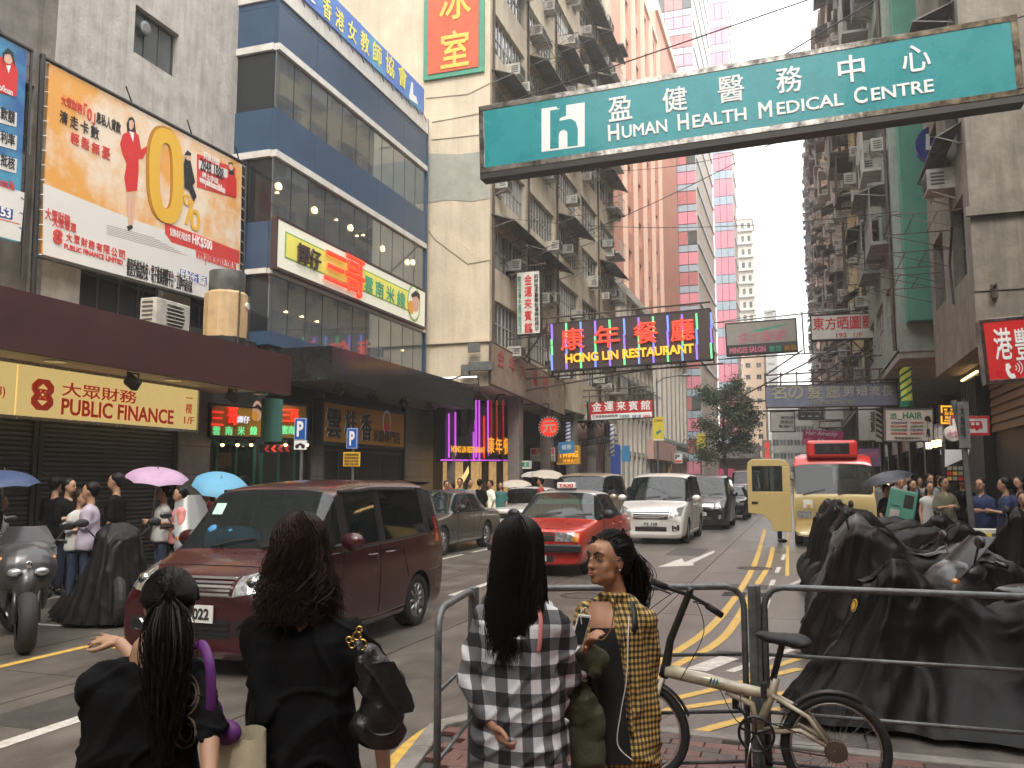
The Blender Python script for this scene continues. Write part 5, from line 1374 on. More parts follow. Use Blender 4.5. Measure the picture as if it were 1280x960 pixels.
# glowing doorway behind the pavement crowd
mat('door_glow',(.5,.33,.15),.6,var=.3,scale=3,emis=(.8,.48,.18),es=.25)
T=thing('restaurant_entrance','warm lit restaurant entrance below the neon front','entrance',(-11.1,onX(560,610,-11.1).y,.12))
ya,yb=onX(562,610,-11.1).y,onX(640,610,-11.1).y
b=MB();b.bb(-11.35,-11.15,ya,yb,.15,2.7);b.obj('door_leaf',M['door_glow'],T,w=True)
for f in(0,.22,.5,.75,1):b=MB();yy=ya+(yb-ya)*f;b.bb(-11.15,-10.95,yy-.12,yy+.12,.15,2.75);b.obj('door_post',M['tile_grey']if f in(0,1)else M['dark_metal'],T,w=True)
# warm lamps in the restaurant windows
for k,(x,y)in enumerate(((347,233),(392,263),(437,285),(477,311),(508,328),(515,328))):
    p=onX(x,y,XB-.12+.06);T=thing('pendant_lamp','%s orange globe lamp from the left above the yellow restaurant sign'%ORD[k],'lamp',p,group='orange globe lamps in the blue building');b=MB();b.ell((0.05,0,0),(.03,.11,.09),n=14,k=8);b.obj('lamp_globe',M['lamp_warm'],T)
for k,(x,y)in enumerate(((345,241),(356,390),(376,396),(395,402),(419,275),(445,295),(453,294),(502,438))):
    p=onX(x,y,XB-.06);T=thing('ceiling_spot','%s tiny ceiling spot from the left in the blue building windows'%ORD[k],'lamp',p,group='tiny ceiling spots in the blue building');b=MB();b.ell((0.05,0,0),(.02,.055,.025),n=8,k=5);b.obj('lamp',M['lamp_warm'],T)

# ------------------------------------------------ on the maroon awning: condenser unit and tank
p=onX(218,404,-10.3);T=thing('condenser_unit','white outdoor air conditioner unit standing on the maroon awning','air conditioner',(-10.5,p.y,za1))
h=onX(218,380,-10.3).z-za1;y0_,y1_=onX(203,395,-10.3).y,onX(245,400,-10.3).y;w_=y1_-y0_;h=max(h,.5)
b=MB();b.bb(-.17,.17,-w_/2,w_/2,.05,h+.05);bevel(b.obj('casing',M['ac_white'],T),.02)
b=MB();b.lathe([(.02,0),(h*.36,0),(h*.36,.02),(h*.42,.02),(h*.42,0)],(.172,w_*.06,h*.55),PX,24);b.obj('fan_ring',M['ac_grille'],T)
for k in range(7):b=MB();b.bb(.172,.2,-w_*.2,w_*.3,.12+k*h*.12,.13+k*h*.12+.006);b.obj('slat',M['ac_white'],T)
for k in range(6):b=MB();b.bb(-.12,.1,-w_/2-.01,-w_/2-.002,.12+k*h*.14,.15+k*h*.14);b.obj('slat',M['ac_grille'],T)
for s in(-1,1):b=MB();b.bb(-.15,.15,s*w_*.35-.03,s*w_*.35+.03,0,.05);b.obj('foot',M['dark_metal'],T)
mat('tank_tan',(.55,.38,.2),.6,var=.12,scale=3,streak=.35)
c=onX(284,428,-10.4);r=abs(onX(312,400,-10.4).y-onX(256,400,-10.4).y)*.30;T=thing('rooftop_tank','tan and grey cylindrical exhaust tank standing on the maroon awning','tank',(-10.45,c.y,za1))
hh=onX(284,366,-10.45).z-za1
b=MB();b.lathe([(0,.0),(r*1.02,0),(r*1.02,hh*.17),(r*.98,hh*.18)],(0,0,0),n=10);b.obj('base',M['black_paint'],T)
b=MB();b.lathe([(r,hh*.17),(r*1.02,hh*.55),(r,hh*.95),(r*.82,hh)],(0,0,0),n=12);autosmooth(b.obj('drum',M['tank_tan'],T),20)
b=MB();b.lathe([(r*.8,hh*.98),(r*.83,hh*1.0),(r*.83,hh*1.36),(r*.78,hh*1.36),(r*.78,hh*1.05),(0,hh*1.05)],(0,0,0),n=28);autosmooth(b.obj('collar',M['grey_metal'],T))
for a in(-20,40,100):
    b=MB();b.tube([(r*1.04*math.cos(R(a)),r*1.04*math.sin(R(a)),.05),(r*1.05*math.cos(R(a)),r*1.05*math.sin(R(a)),hh*.97)],.02,5);b.obj('strap',M['rust_metal'],T)
b=MB();b.lathe([(0,.02),(.07,.02),(.07,-.02)],(r*1.02*math.cos(R(15)),r*1.02*math.sin(R(15)),hh*.75),V((math.cos(R(15)),math.sin(R(15)),0)),16);b.obj('dial',M['board_white'],T)

# ------------------------------------------------ parking signs
mat('park_blue',(.01,.09,.38),.4,var=.03);mat('park_yellow',(.7,.4,.03),.5,var=.05)
def p_sign(x0,x1,y0,y1,Y,lab,lower):
    S=Sign('parking_sign',lab,'parking sign','Y',Y,(x0,y1),(x1,y1),y0,.02,'park_blue')
    xm=(x0+x1)/2
    S.rect(x0+.6,x1-.6,y0+.6,y1-.6,'ink_white',.002,'border');S.rect(x0+1.1,x1-1.1,y0+1.1,y1-1.1,'park_blue',.005,'field');S.text('P','ink_white',x0+4,x1-3.5,y0+4,y1-4,.008,bold=.06)
    a=onY(xm+.5,600,Y+.06);z1=onY(xm,y0,Y).z-.05
    b=MB();b.cyl((a.x,Y+.07,.12),(a.x,Y+.07,z1),.035,n=10);b.obj('pole',M['grey_metal'],S.T,w=True)
    if lower=='bike':
        S.rect(x0,x1,y1+.5,y1+12,'ink_white',-.018,'plate',.02);S.disc(x0+4,y1+8,2.3,'ink_black',.004);S.disc(x1-4,y1+8,2.3,'ink_black',.004);S.poly(((x0+4,y1+7),(x0+6,y1+4),(x1-5,y1+4),(x1-4,y1+7)),'ink_black',.004)
    else:
        S.rect(x0-4,x1+3,y1+4,y1+22,'park_yellow',-.018,'plate',.02)
        for k in range(4):S.text(('只限貨車停泊','GOODS VEHICLES','每日上午七時','ONLY 7AM-7PM')[k],'ink_black',x0-2,x1+1,y1+6+k*4,y1+8.5+k*4,.006)
p_sign(367.5,383,522.5,550,15.2,'blue parking sign with a motorcycle plate beneath it','bike')
p_sign(433,447,535,561,18.5,'blue parking sign above a small yellow notice plate','notice')
# cables crossing the street
for k,(a,b_,sag)in enumerate((((-9.8,28,9.3),(3.7,24,13.0),.5),((-9.8,30,11.5),(3.0,27,9.6),.4),((-9.8,40,17),(3.0,30,14.2),.8),((-9.8,29,6.4),(2.9,33,8.6),.3),((-9.8,27.4,9.6),(-9.8,49,7.2),.2))):
    T=thing('overhead_cable',('highest thin black cable on the right half','thin black cable crossing below the medical sign','far thin black cable high over the vehicles','low thin black cable near the restaurant sign','thin black cable along the tenement facade')[k],'cable',a,group='thin black cables strung over the street');b=MB();A,B=V(a),V(b_)
    b.tube([A.lerp(B,t/12)-V((0,0,sag*4*(t/12)*(1-t/12)))for t in range(13)],.012,4);b.obj('wire',M['cable'],T,w=True)
# small PARK sign and pink posters far left
S=Sign('parking_sign','white square sign with black P far down the left side','parking sign','Y',72,(841,579),(853,579),567,.1,'ink_white');S.text('P','ink_black',844,850,568,574,.01,bold=.08);S.rect(842,852,575.5,578,'ink_red',.01);a=onY(847,579,72);bars(S.T,[(V((a.x,72.1,.1)),V((a.x,72.1,a.z)))],.05,'grey_metal','pole')
S=Sign('direction_sign','blue and yellow direction board left of the white P sign','sign','Y',70,(832,596),(840,596),565,.1,'grey_metal');S.rect(834.5,837,566,596,'park_yellow',.01);S.rect(832,834,569,580,'park_blue',.01)

S=Sign('fascia_board','weathered brown fascia board with faded red characters above the restaurant awning','sign','X',XT+.1,(613,480),(706,520),425,.06,'brown_wall','rust_metal',.04)
mat('faded_red',(.45,.08,.06),.7,var=.2)
for i,ch in enumerate('金年大酒樓'):S.text(ch,'faded_red',622+i*14,630+i*14,437+i*8,459+i*7.4,bold=.01)
# ------------------------------------------------ vehicles
mat('tyre',(.02,.02,.02),.75,var=.15,scale=20,obj=True);mat('alloy',(.42,.42,.42),.3,metal=.9,var=.05,obj=True)
mat('trim_black',(.015,.015,.016),.45,var=.1,obj=True);mat('well_black',(.008,.008,.008),.9,var=0)
mat('interior',(.035,.033,.03),.8,var=.2,obj=True);mat('seat_cloth',(.09,.085,.08),.85,var=.1,obj=True)
mat('lens_clear',(.55,.57,.58),.08,metal=.5,var=.35,scale=22,coat=1,dark=(.1,.1,.1),obj=True);mat('lens_red',(.35,.01,.01),.15,var=.2,scale=12,coat=1,obj=True);mat('lens_amber',(.6,.2,.02),.15,var=0,coat=1)
mat('plate_white',(.75,.75,.72),.4,var=0)
glass('car_glass',(.012,.018,.018),through=.5,ior=1.85);glass('car_glass_tint',(.008,.009,.009),through=.22,ior=1.6)
def paint(n,c,rough=.3,metal=.15,var=.03):return mat(n,c,rough,metal=metal,var=var,scale=1.5,coat=.6,obj=True)
paint('paint_maroon',(.045,.0015,.005),metal=.1);paint('paint_taxi_red',(.48,.025,.015));paint('paint_silver',(.55,.54,.53),metal=.5);paint('paint_pearl',(.72,.70,.66));paint('paint_black',(.012,.012,.013));paint('paint_bronze',(.115,.098,.085),metal=.5);paint('paint_champagne',(.36,.29,.2),metal=.3);paint('paint_bus_cream',(.52,.40,.17),metal=0);paint('paint_bus_red',(.5,.025,.02),metal=0)
class Car:
    """stations: (x, zb, zbelt, ztop, wbelt, wtop) from nose (x=0) to tail; kinds gives the material of each span"""
    ROWS=8
    def __init__(s,T,st,spans,pm,roofm=None,wheels=((.8,.3),(3.2,.3)),wr=.3,W=.85,gm='car_glass',gt='car_glass_tint',arch=.045,zclad=.0,cap=(0.96,.9)):
        s.T=T;s.L=st[-1][0];s.st=st;s.W=W
        names=['body','windscreen','side_window','rear_window','wheel_arch','roof','quarter_window','rear_side_window','lower_body','window_pillar']
        s.mats=[M[pm],M[gm],M[gm],M[gt],M['well_black'],M[roofm or pm],M[gt],M[gt],M[pm],M['trim_black']]
        V_,F,m=[],[],[]
        def sec(q):
            x,zb,zs,zt,wb,wt=q
            lo=wb*.97
            half=[(0,zb),(lo*.9,zb),(lo,zb+.05),(wb*1.0,zb+(zs-zb)*.35),(wb*1.005,zb+(zs-zb)*.78),(wb*.985,zs),(wt+(.0 if zt-zs>.2 else-.01),zt-min(.07,(zt-zs)*.45+.005)),(wt*.88,zt-.008),(0,zt+.012)]
            return[V((x,y,z))for y,z in half]+[V((x,-y,z))for y,z in half[-2:0:-1]]
        for q in st:V_.append(sec(q))
        n=len(V_[0])
        vs=[p for r in V_ for p in r]
        for i in range(len(V_)-1):
            for j in range(n):
                a,b=i*n+j,i*n+(j+1)%n
                F.append((a,a+n,b+n,b))
                r=j if j<8 else n-1-j  # row 5: belt->roof edge; 6,7 top
                k=spans[i]
                mi=0
                if r==5 and k.get('side')is not None:mi=k['side']
                if r in(6,7)and k.get('top')is not None:mi=k['top']
                if r==6 and k.get('edge')is not None:mi=k['edge']
                m.append(mi)
        F.append(tuple(range(n)));m.append(0);F.append(tuple(range((len(V_)-1)*n,len(V_)*n))[::-1]);m.append(0)
        me=bpy.data.meshes.new('body');me.from_pydata([tuple(p)for p in vs],[],F)
        for mm in s.mats:me.materials.append(mm)
        me.polygons.foreach_set('material_index',m);me.update()
        bm=bmesh.new();bm.from_mesh(me);bmesh.ops.recalc_face_normals(bm,faces=bm.faces)
        cl=bm.edges.layers.float.new('crease_edge')
        for e in bm.edges:
            fs=e.link_faces
            if len(fs)==2 and(fs[0].material_index!=fs[1].material_index):e[cl]=.55
            if len(fs)==2 and len(fs[0].verts)+len(fs[1].verts)>10:e[cl]=.55
        for i,q in enumerate(st):
            pass
        bm.to_mesh(me);bm.free()
        o=bpy.data.objects.new('body',me)
        sd=o.modifiers.new('s','SUBSURF');sd.levels=3;sd.render_levels=3
        cut=MB()
        for wx,wz in wheels:
            for sy in(-1,1):cut.cyl((wx,sy*(W-.32),wz),(wx,sy*(W+.3),wz),wr+arch,n=32,m=4)
        cm=cut.mesh('cut',s.mats);co=bpy.data.objects.new('cut',cm);TMP.collection.objects.link(co)
        bo=o.modifiers.new('b','BOOLEAN');bo.operation='DIFFERENCE';bo.object=co;bo.solver='EXACT'
        full=evald(o)
        TMP.collection.objects.unlink(co);bpy.data.objects.remove(co)
        s.bvh=BVHTree.FromPolygons([v.co.copy()for v in full.vertices],[tuple(p.vertices)for p in full.polygons])
        groups={}
        par=list(range(len(full.vertices)))
        def find(a):
            while par[a]!=a:par[a]=par[par[a]];a=par[a]
            return a
        for p in full.polygons:
            if p.material_index in(2,7):
                r0=find(p.vertices[0])
                for v_ in p.vertices[1:]:par[find(v_)]=r0
        for p in full.polygons:
            k_=p.material_index
            if k_ in(2,7):groups.setdefault((k_,round(find(p.vertices[0]))),[]).append(p)
            elif k_ in(6,9):groups.setdefault((k_,full.vertices[p.vertices[0]].co.y>0,int(p.center.x/.55)if k_==9 else 0),[]).append(p)
            else:groups.setdefault((k_,),[]).append(p)
        s.parts={}
        for(gi,*_),ps in groups.items():
            mp,vv,ff={},[],[]
            for p in ps:
                f=[]
                for vi in p.vertices:
                    if vi not in mp:mp[vi]=len(vv);vv.append(tuple(full.vertices[vi].co))
                    f.append(mp[vi])
                ff.append(f)
            nm=bpy.data.meshes.new(names[gi]);nm.from_pydata(vv,[],ff);nm.materials.append(s.mats[gi]);nm.update()
            ob=link(names[gi],nm,T);autosmooth(ob,50);s.parts[names[gi]]=ob
        bpy.data.objects.remove(o)
        s.wheel_at(wheels,wr,W)
    def wheel_at(s,wheels,wr,W,spokes=10,rim=.66):
        for wx,wz in wheels:
            for sy in(-1,1):
                T=s.T;c=(wx,sy*(W-.02),wz)
                ax=V((0,sy,0));w=.2
                t=MB();t.lathe([(wr*rim,-w),(wr*.93,-w),(wr,-w*.85),(wr,-w*.15),(wr*.94,0),(wr*.72,.004),(wr*rim,-.012)],(0,0,0),ax,32)
                wo=t.obj('wheel',M['tyre'],T,smooth=True);wo.location=c
                r=MB();r.lathe([(wr*rim,-.01),(wr*(rim-.05),-.012),(wr*(rim-.07),-.09),(0,-.09)],(0,0,0),ax,28);r.lathe([(0,-.01),(wr*.16,-.014),(wr*.2,-.06)],(0,0,0),ax,14)
                for k in range(s.__dict__.get('spokes',10)):
                    a=2*math.pi*k/s.__dict__.get('spokes',10);d=V((math.cos(a),0,math.sin(a)))
                    r.tube([d*wr*.12+V((0,-.02*sy,0)),d*wr*(rim-.03)+V((0,-.02*sy,0))],[.022,.017],5)
                link('rim',r.mesh('rim',M['alloy'],True),wo)
    def hit(s,a,b,ax):
        """surface point met from outside: ax 'f' nose, 'b' tail, '+y', '-y', 'z'"""
        o,d={'f':(V((-2,a,b)),V((1,0,0))),'b':(V((s.L+2,a,b)),V((-1,0,0))),'+y':(V((a,3,b)),V((0,-1,0))),'-y':(V((a,-3,b)),V((0,1,0))),'z':(V((a,b,5)),V((0,0,-1)))}[ax]
        h=s.bvh.ray_cast(o,d)
        return(h[0],h[1]if h[1].dot(d)<0 else-h[1])if h[0]else(None,None)
    def patch(s,name,m,ax,poly,off=.006,nu=8,nv=4,thick=.03):
        """4-corner patch that hugs the body"""
        q=[V((p[0],p[1]))for p in poly]
        rows=[]
        for j in range(nv+1):
            r=[]
            for i in range(nu+1):
                u,v=i/nu,j/nv
                p=(q[0].lerp(q[1],u)).lerp(q[3].lerp(q[2],u),v)
                h,n=s.hit(p.x,p.y,ax)
                if h is None:h,n=(r[-1]if r else V((0,p.x,p.y))),V((0,0,0))
                else:h=h+n*off
                r.append(h)
            rows.append(r)
        b=MB();b.grid(rows)
        inn={'f':V((1,0,0)),'b':V((-1,0,0)),'+y':V((0,-1,0)),'-y':V((0,1,0)),'z':V((0,0,-1))}[ax]*thick
        ring=rows[0]+[r[-1]for r in rows[1:]]+rows[-1][-2::-1]+[r[0]for r in rows[-2:0:-1]]
        k=len(b.v);n=len(ring)
        b.add(ring+[p+inn for p in ring],[(i,(i+1)%n,(i+1)%n+n,i+n)for i in range(n)])
        o=b.obj(name,M[m],s.T);autosmooth(o,40);return o
    def seam(s,ax,pts,r=.006,m='well_black',name='panel_seam',off=.001,n=10):
        b=MB();P=[]
        for i in range(len(pts)-1):
            for k in range(n+(i==len(pts)-2)):
                t=k/n;a=pts[i][0]+(pts[i+1][0]-pts[i][0])*t;c=pts[i][1]+(pts[i+1][1]-pts[i][1])*t
                h,nn=s.hit(a,c,ax)
                if h:P.append(h+nn*off)
        if len(P)>1:b.tube(P,r,5);return b.obj(name,M[m],s.T)
    def both(s,f):[f(ax,sy)for ax,sy in(('+y',1),('-y',-1))]
    def cabin(s,x0,x1,zf,zr,w,seats=((1.5,.35),(1.5,-.35),(2.5,.35),(2.5,-.35)),sh=.6):
        b=MB();b.bb(x0,x1,-w,w,zf-.06,zf);b.obj('floor_pan',M['interior'],s.T)
        b=MB();b.bb(x0-.05,x0+.42,-w,w,zf+.25,zf+.52);bevel(b.obj('dashboard',M['interior'],s.T),.04)
        for x,y in seats:
            b=MB();b.bb(x-.1,x+.4,y-.24,y+.24,zf+.1,zf+.35);b.box((x+.45,y,zf+.35+sh/2),(.13,.46,sh),rot=Matrix.Rotation(R(12),3,'Y'));b.box((x+.53,y,zf+.48+sh),(.09,.26,.16));bevel(b.obj('seat',M['seat_cloth'],s.T),.03)
        b=MB();c=V((x0+.55,-.36 if True else .36,zf+.52));b.tube([c+Matrix.Rotation(R(-25),3,'Y')@V((0,.18*math.cos(2*math.pi*k/16),.18*math.sin(2*math.pi*k/16)))for k in range(17)],.014,5);b.tube([c+V((0,-.18,0)),c+V((0,.18,0))],.014,4);b.obj('steering_wheel',M['trim_black'],s.T)
    def mirrors(s,x,z,w,m,d=.2):
        for sy in(-1,1):
            b=MB();b.ell((x+.04,sy*(w+.17),z+.06),(.07,.13,.09),n=12,k=8);o=b.obj('wing_mirror',M[m],s.T,smooth=True)
            b=MB();b.tube([(x,sy*(w-.03),z),(x+.03,sy*(w+.1),z+.03)],.025,6);link('arm',b.mesh('arm',M['trim_black']),o)
    def handles(s,xs,z,m='chrome'):
        for ax in('+y','-y'):
            for x in xs:
                h,n=s.hit(x,z,ax)
                if h:
                    b=MB();b.tube([h+V((-.09,0,0)),h+n*.035+V((-.06,0,0)),h+n*.035+V((.06,0,0)),h+V((.09,0,0))],.013,6);b.obj('door_handle',M[m],s.T)
    def plate(s,text,z,m='plate_white',w=.5,h=.12,y=0,ax='f',tm='ink_black',lines=None,off=.02):
        hit,n=s.hit(y,z,ax);x=hit.x-off if ax=='f' else hit.x+off
        b=MB();b.bb(x-.006,x+.006,y-w/2,y+w/2,z-h/2,z+h/2);o=b.obj('number_plate',M[m],s.T)
        if text:
            if ax=='f':txt(text,M[tm],(x-.009,y+w*.43,z-h*.33),(0,-1,0),w*.86,h*.66,o,w=False,bold=.03,depth=.004)
    def wiper(s,x0,y0,x1,y1):
        a,n=s.hit(x0,y0,'z');c,n2=s.hit(x1,y1,'z')
        if a and c:b=MB();b.tube([a+V((0,0,.02)),a.lerp(c,.5)+V((0,0,.03)),c+V((0,0,.015))],.009,5);b.obj('wiper',M['trim_black'],s.T)
def tagcar(T,x,y,rz=90):T.location=(x,y,0);T.rotation_euler=(0,0,R(rz))
N,WS,SW,RW={},{'top':1},{'side':2},{'side':7}
def car_thing(name,label,cat,x,y):T=thing(name,label,cat);tagcar(T,x,y);return T
# local x runs from nose to tail; rotated so the nose points towards the camera (-Y)

def van_car(name,label,cat,x,y,pm,L=3.72,W=.81,H=1.76,detail=True,hood=.95,belt=1.0,gm='car_glass',gt='car_glass_tint',cowl=.78,wsx=1.35,wheel=(.62,3.05),wr=.3,roofm=None):
    T=car_thing(name,label,cat,x,y)
    k=L/3.72
    st=[(0.02,.34,.60,.66,W*.72,W*.55),(.0,.2,.62,.70,W*.86,W*.7),(.06,.17,.66,hood-.13,W*.94,W*.8),(.3,.17,hood-.12,hood-.06,W*.98,W*.84),(cowl*.85,.17,hood-.02,hood+.02,W,W*.88),(cowl,.17,belt-.02,hood+.05,W,W*.9),
          (wsx*.92,.17,belt,H-.2,W,W*.86),(wsx,.17,belt,H-.1,W,W*.84),(wsx+.14,.17,belt,H-.055,W,W*.84),(L*.53,.17,belt+.01,H-.005,W,W*.84),(L*.56,.17,belt+.01,H,W,W*.84),(L*.84,.17,belt+.04,H-.01,W,W*.83),(L*.875,.17,belt+.04,H-.015,W,W*.82),(L*.955,.17,belt+.06,H-.06,W*.98,W*.79),(L*.985,.17,belt+.04,H-.2,W*.97,W*.8),(L,.3,belt,belt+.1,W*.93,W*.85),(L,.32,.6,.72,W*.9,W*.8)]
    sp=[N,N,N,N,N,{'top':1,'side':2},{'top':1,'side':2},{'side':9,'top':5,'edge':5},{'side':2,'top':5,'edge':5},{'side':9,'top':5,'edge':5},{'side':7,'top':5,'edge':5},{'side':9,'top':5,'edge':5},{'side':6,'top':5,'edge':5},{'top':5,'edge':5},{'top':3},N]
    c=Car(T,st,sp,pm,roofm,wheels=((wheel[0],wr),(wheel[1],wr)),wr=wr,W=W,gm=gm,gt=gt)
    c.cabin(cowl,L*.9,.45,H,W*.78,seats=((wsx,.36),(wsx,-.36),(L*.62,.36),(L*.62,-.36)))
    c.H,c.hood,c.belt,c.wsx,c.cowl=H,hood,belt,wsx,cowl
    return c
# 1: maroon minivan, nearest
W1=.815
c=van_car('parked_minivan','dark maroon boxy minivan with chrome grille, nearest vehicle, front towards the camera','minivan',-5.12,6.4,'paint_maroon',L=3.85,W=W1,H=1.70,hood=.98,belt=1.03,cowl=.72,wsx=1.25)
T=c.T
for k in range(5):c.patch('grille_bar','chrome','f',((-.4,.70+k*.032),(.4,.70+k*.032),(.4,.718+k*.032),(-.4,.718+k*.032)),.012,10,1,.02)
c.patch('grille','steel','f',((-.42,.69),(.42,.69),(.42,.85),(-.42,.85)),.002,10,2,.02)
for sy in(-1,1):
    o=c.patch('headlight','lens_clear','f',((sy*.43,.69),(sy*.72,.74),(sy*.74,.93),(sy*.45,.85)),.008,8,5,.05)
    h,n=c.hit(sy*.58,.80,'f')
    b=MB();b.ell(h,(.03,.062,.062),n=14,k=8);link('reflector',b.mesh('reflector',M['chrome'],True),o);b=MB();b.ell(h-V((.015,0,0)),(.025,.035,.035),n=12,k=8);link('bulb',b.mesh('bulb',M['pane_dark'],True),o)
    h,n=c.hit(sy*.55,.42,'f');b=MB();b.lathe([(0,-.03),(.05,-.03),(.06,0),(.05,.02)],h,V((-1,0,0)),16);b.obj('fog_lamp',M['chrome'],T)
    c.patch('fog_recess','trim_black','f',((sy*.44,.36),(sy*.64,.38),(sy*.64,.49),(sy*.44,.49)),.003,5,3)
c.patch('lower_grille','trim_black','f',((-.42,.33),(.42,.33),(.4,.5),(-.4,.5)),.003,10,3)
for k in range(3):c.patch('grille_slat','well_black','f',((-.41,.36+k*.045),(.41,.36+k*.045),(.41,.375+k*.045),(-.41,.375+k*.045)),.012,8,1,.02)
c.plate('ND 9022',.54,w=.5,h=.15)
c.patch('front_lip','paint_maroon','f',((-.7,.19),(.7,.19),(.68,.24),(-.68,.24)),.03,12,2,.06)
for ax in('+y','-y'):
    c.seam(ax,((1.28,1.06),(1.22,.6),(1.3,.3)));c.seam(ax,((2.05,1.65),(2.05,1.0),(2.03,.3)));c.seam(ax,((2.08,.95),(2.6,.95),(2.75,.6)));c.seam(ax,((1.0,.30),(2.05,.27),(2.7,.3)),.008,'chrome','side_moulding',.004)
    c.seam(ax,((1.2,1.0),(2.0,1.025),(3.3,1.07)),.012,'trim_black','belt_moulding',.003);c.seam(ax,((.9,.985),(1.2,.99),(2.1,1.015),(3.3,1.055)),.005,'chrome','chrome_line',-.001);c.seam(ax,((1.35,1.57),(2.0,1.6),(3.1,1.59)),.02,'trim_black','rain_visor',.012)
    c.patch('sill','paint_maroon',ax,((1.0,.2),(2.65,.2),(2.65,.27),(1.0,.27)),.02,10,2,.03)
    c.patch('tail_light','lens_red',ax,((3.52,.95),(3.64,.95),(3.6,1.25),(3.56,1.25)),.008,3,5,.03)
    c.seam(ax,((3.3,.62),(3.68,.64)),.006,'chrome','chrome_line')
c.handles((1.85,2.25),.92,'paint_maroon');c.mirrors(1.12,1.04,.79,'paint_maroon')
for s_ in(0,.55):c.wiper(.72,.35-s_,.8,-.1-s_)
b=MB();b.grid([[V((x,y,z))for y in(-.62,-.3,0,.3,.62)]for x,z in((3.55,1.68),(3.7,1.7),(3.84,1.69))]);b.grid([[V((x,y,z))for y in(.62,.3,0,-.3,-.62)]for x,z in((3.55,1.64),(3.7,1.66),(3.84,1.685))]);b.obj('spoiler',M['paint_maroon'],T,smooth=True)
mat('permit_paper',(.55,.8,.7),.5,var=.1);h,n=c.hit(1.12,.52,'z')
b=MB();e1=V((-.04,.035,-.06));b.quad(h+V((-.02,.06,.0)),h+V((-.02,-.06,0)),h+V((-.10,-.06,-.11)),h+V((-.10,.06,-.11)));o=b.obj('permit_sticker',M['permit_paper'],T);o.location=(-.005,0,.012)
c.seam('z',((.34,-.7),(.3,0),(.34,.7)),.005)
# roof ribs and the blue and white cloth things on the dashboard
b=MB();b.ell((.98,.25,1.12),(.14,.28,.13),n=12,k=8);b.ell((.95,.48,1.1),(.1,.12,.16),n=10,k=8);b.obj('dashboard_cloth',M['banner_blue'],T,smooth=True)

# 2: red taxi (saloon)
def saloon(name,label,cat,x,y,pm,roofm=None,L=4.7,W=.85,H=1.5,hood=.93,belt=.95,square=True,gm='car_glass',wheel=(.85,3.6),wr=.32,trunk=1.0):
    T=car_thing(name,label,cat,x,y)
    cw,wx,rx,tx=1.35,2.1,3.35,3.95
    q=.98 if square else .85
    st=[(.03,.42,.6,.68,W*.9*q,W*.8*q),(.0,.24,.62,.76,W*.94*q,W*.84*q),(.05,.19,.68,hood-.1,W*.97*q,W*.88*q),(.25,.18,hood-.12,hood-.07,W*.99,W*.88),(cw*.9,.18,belt-.05,hood,W,W*.88),(cw,.18,belt-.02,hood+.03,W,W*.88),
          (wx*.93,.18,belt,H-.13,W,W*.76),(wx,.18,belt,H-.05,W,W*.73),(wx+.14,.18,belt,H-.01,W,W*.72),(2.72,.18,belt,H,W,W*.72),(2.8,.18,belt,H,W,W*.72),(rx,.18,belt,H-.03,W,W*.72),(rx+.14,.18,belt,H-.1,W,W*.73),(tx,.18,belt+.01,trunk+.04,W,W*.82),(tx+.12,.18,belt,trunk+.0,W,W*.86),(L-.12,.2,belt-.03,trunk-.02,W*.98,W*.86),(L,.3,belt-.1,trunk-.08,W*.95,W*.84),(L+.01,.4,.6,.7,W*.92,W*.8)]
    R_={'top':5,'edge':5}
    sp=[N,N,N,N,N,{'top':1,'side':2},{'top':1,'side':2},{'side':9,**R_},{'side':2,**R_},{'side':9,**R_},{'side':7,**R_},{'side':9,**R_},{'side':6,'top':3},N,N,N,N]
    c=Car(T,st,sp,pm,roofm,wheels=((wheel[0],wr),(wheel[1],wr)),wr=wr,W=W,gm=gm)
    c.cabin(cw,3.9,.38,H,W*.75,seats=((1.9,.36),(1.9,-.36),(2.75,.3),(2.75,-.3)),sh=.5)
    for ax in('+y','-y'):
        c.seam(ax,((1.75,.92),(1.7,.5),(1.78,.26)));c.seam(ax,((2.76,1.4),(2.76,.3)));c.seam(ax,((3.35,.9),(3.15,.6)))
    c.handles((2.55,3.3),.82,pm);c.mirrors(1.72,.98,.8,'trim_black');
    for s_ in(0,.6):c.wiper(1.38,.4-s_,1.5,-.1-s_)
    c.seam('z',((.16,-.7),(.12,0),(.16,.7)),.005)
    return c
c=saloon('taxi','red taxi with silver roof and TAXI roof light in the middle lane','taxi',-4.52,14.8,'paint_taxi_red','paint_silver',H=1.50,W=.88)
T=c.T
b=MB();b.bb(2.2,2.32,-.2,.2,1.5,1.53);b.obj('roof_light_base',M['trim_black'],T)
b=MB();b.bb(2.2,2.32,-.19,.19,1.53,1.65);bevel(b.obj('roof_light',M['plate_white'],T),.02);txt('TAXI',M['ink_red'],(2.195,.15,1.555),(0,-1,0),.3,.07,T,w=False,bold=.04,depth=.004,name='lettering')
b=MB();b.bb(-.09,-.01,-.87,.87,.44,.58);bevel(b.obj('front_bumper',M['trim_black'],T),.03)
c.patch('grille','trim_black','f',((-.36,.62),(.36,.62),(.36,.78),(-.36,.78)),.006,6,2)
for k in range(4):c.patch('grille_bar','steel','f',((-.36,.64+k*.036),(.36,.64+k*.036),(.36,.65+k*.036),(-.36,.65+k*.036)),.014,6,1,.01)
for sy in(-1,1):
    c.patch('headlight','lens_clear','f',((sy*.38,.62),(sy*.70,.62),(sy*.70,.77),(sy*.38,.78)),.012,6,3,.04);c.patch('indicator','lens_amber','f',((sy*.70,.62),(sy*.80,.62),(sy*.79,.76),(sy*.70,.77)),.01,3,3,.04)
c.plate('',.5,w=.01)
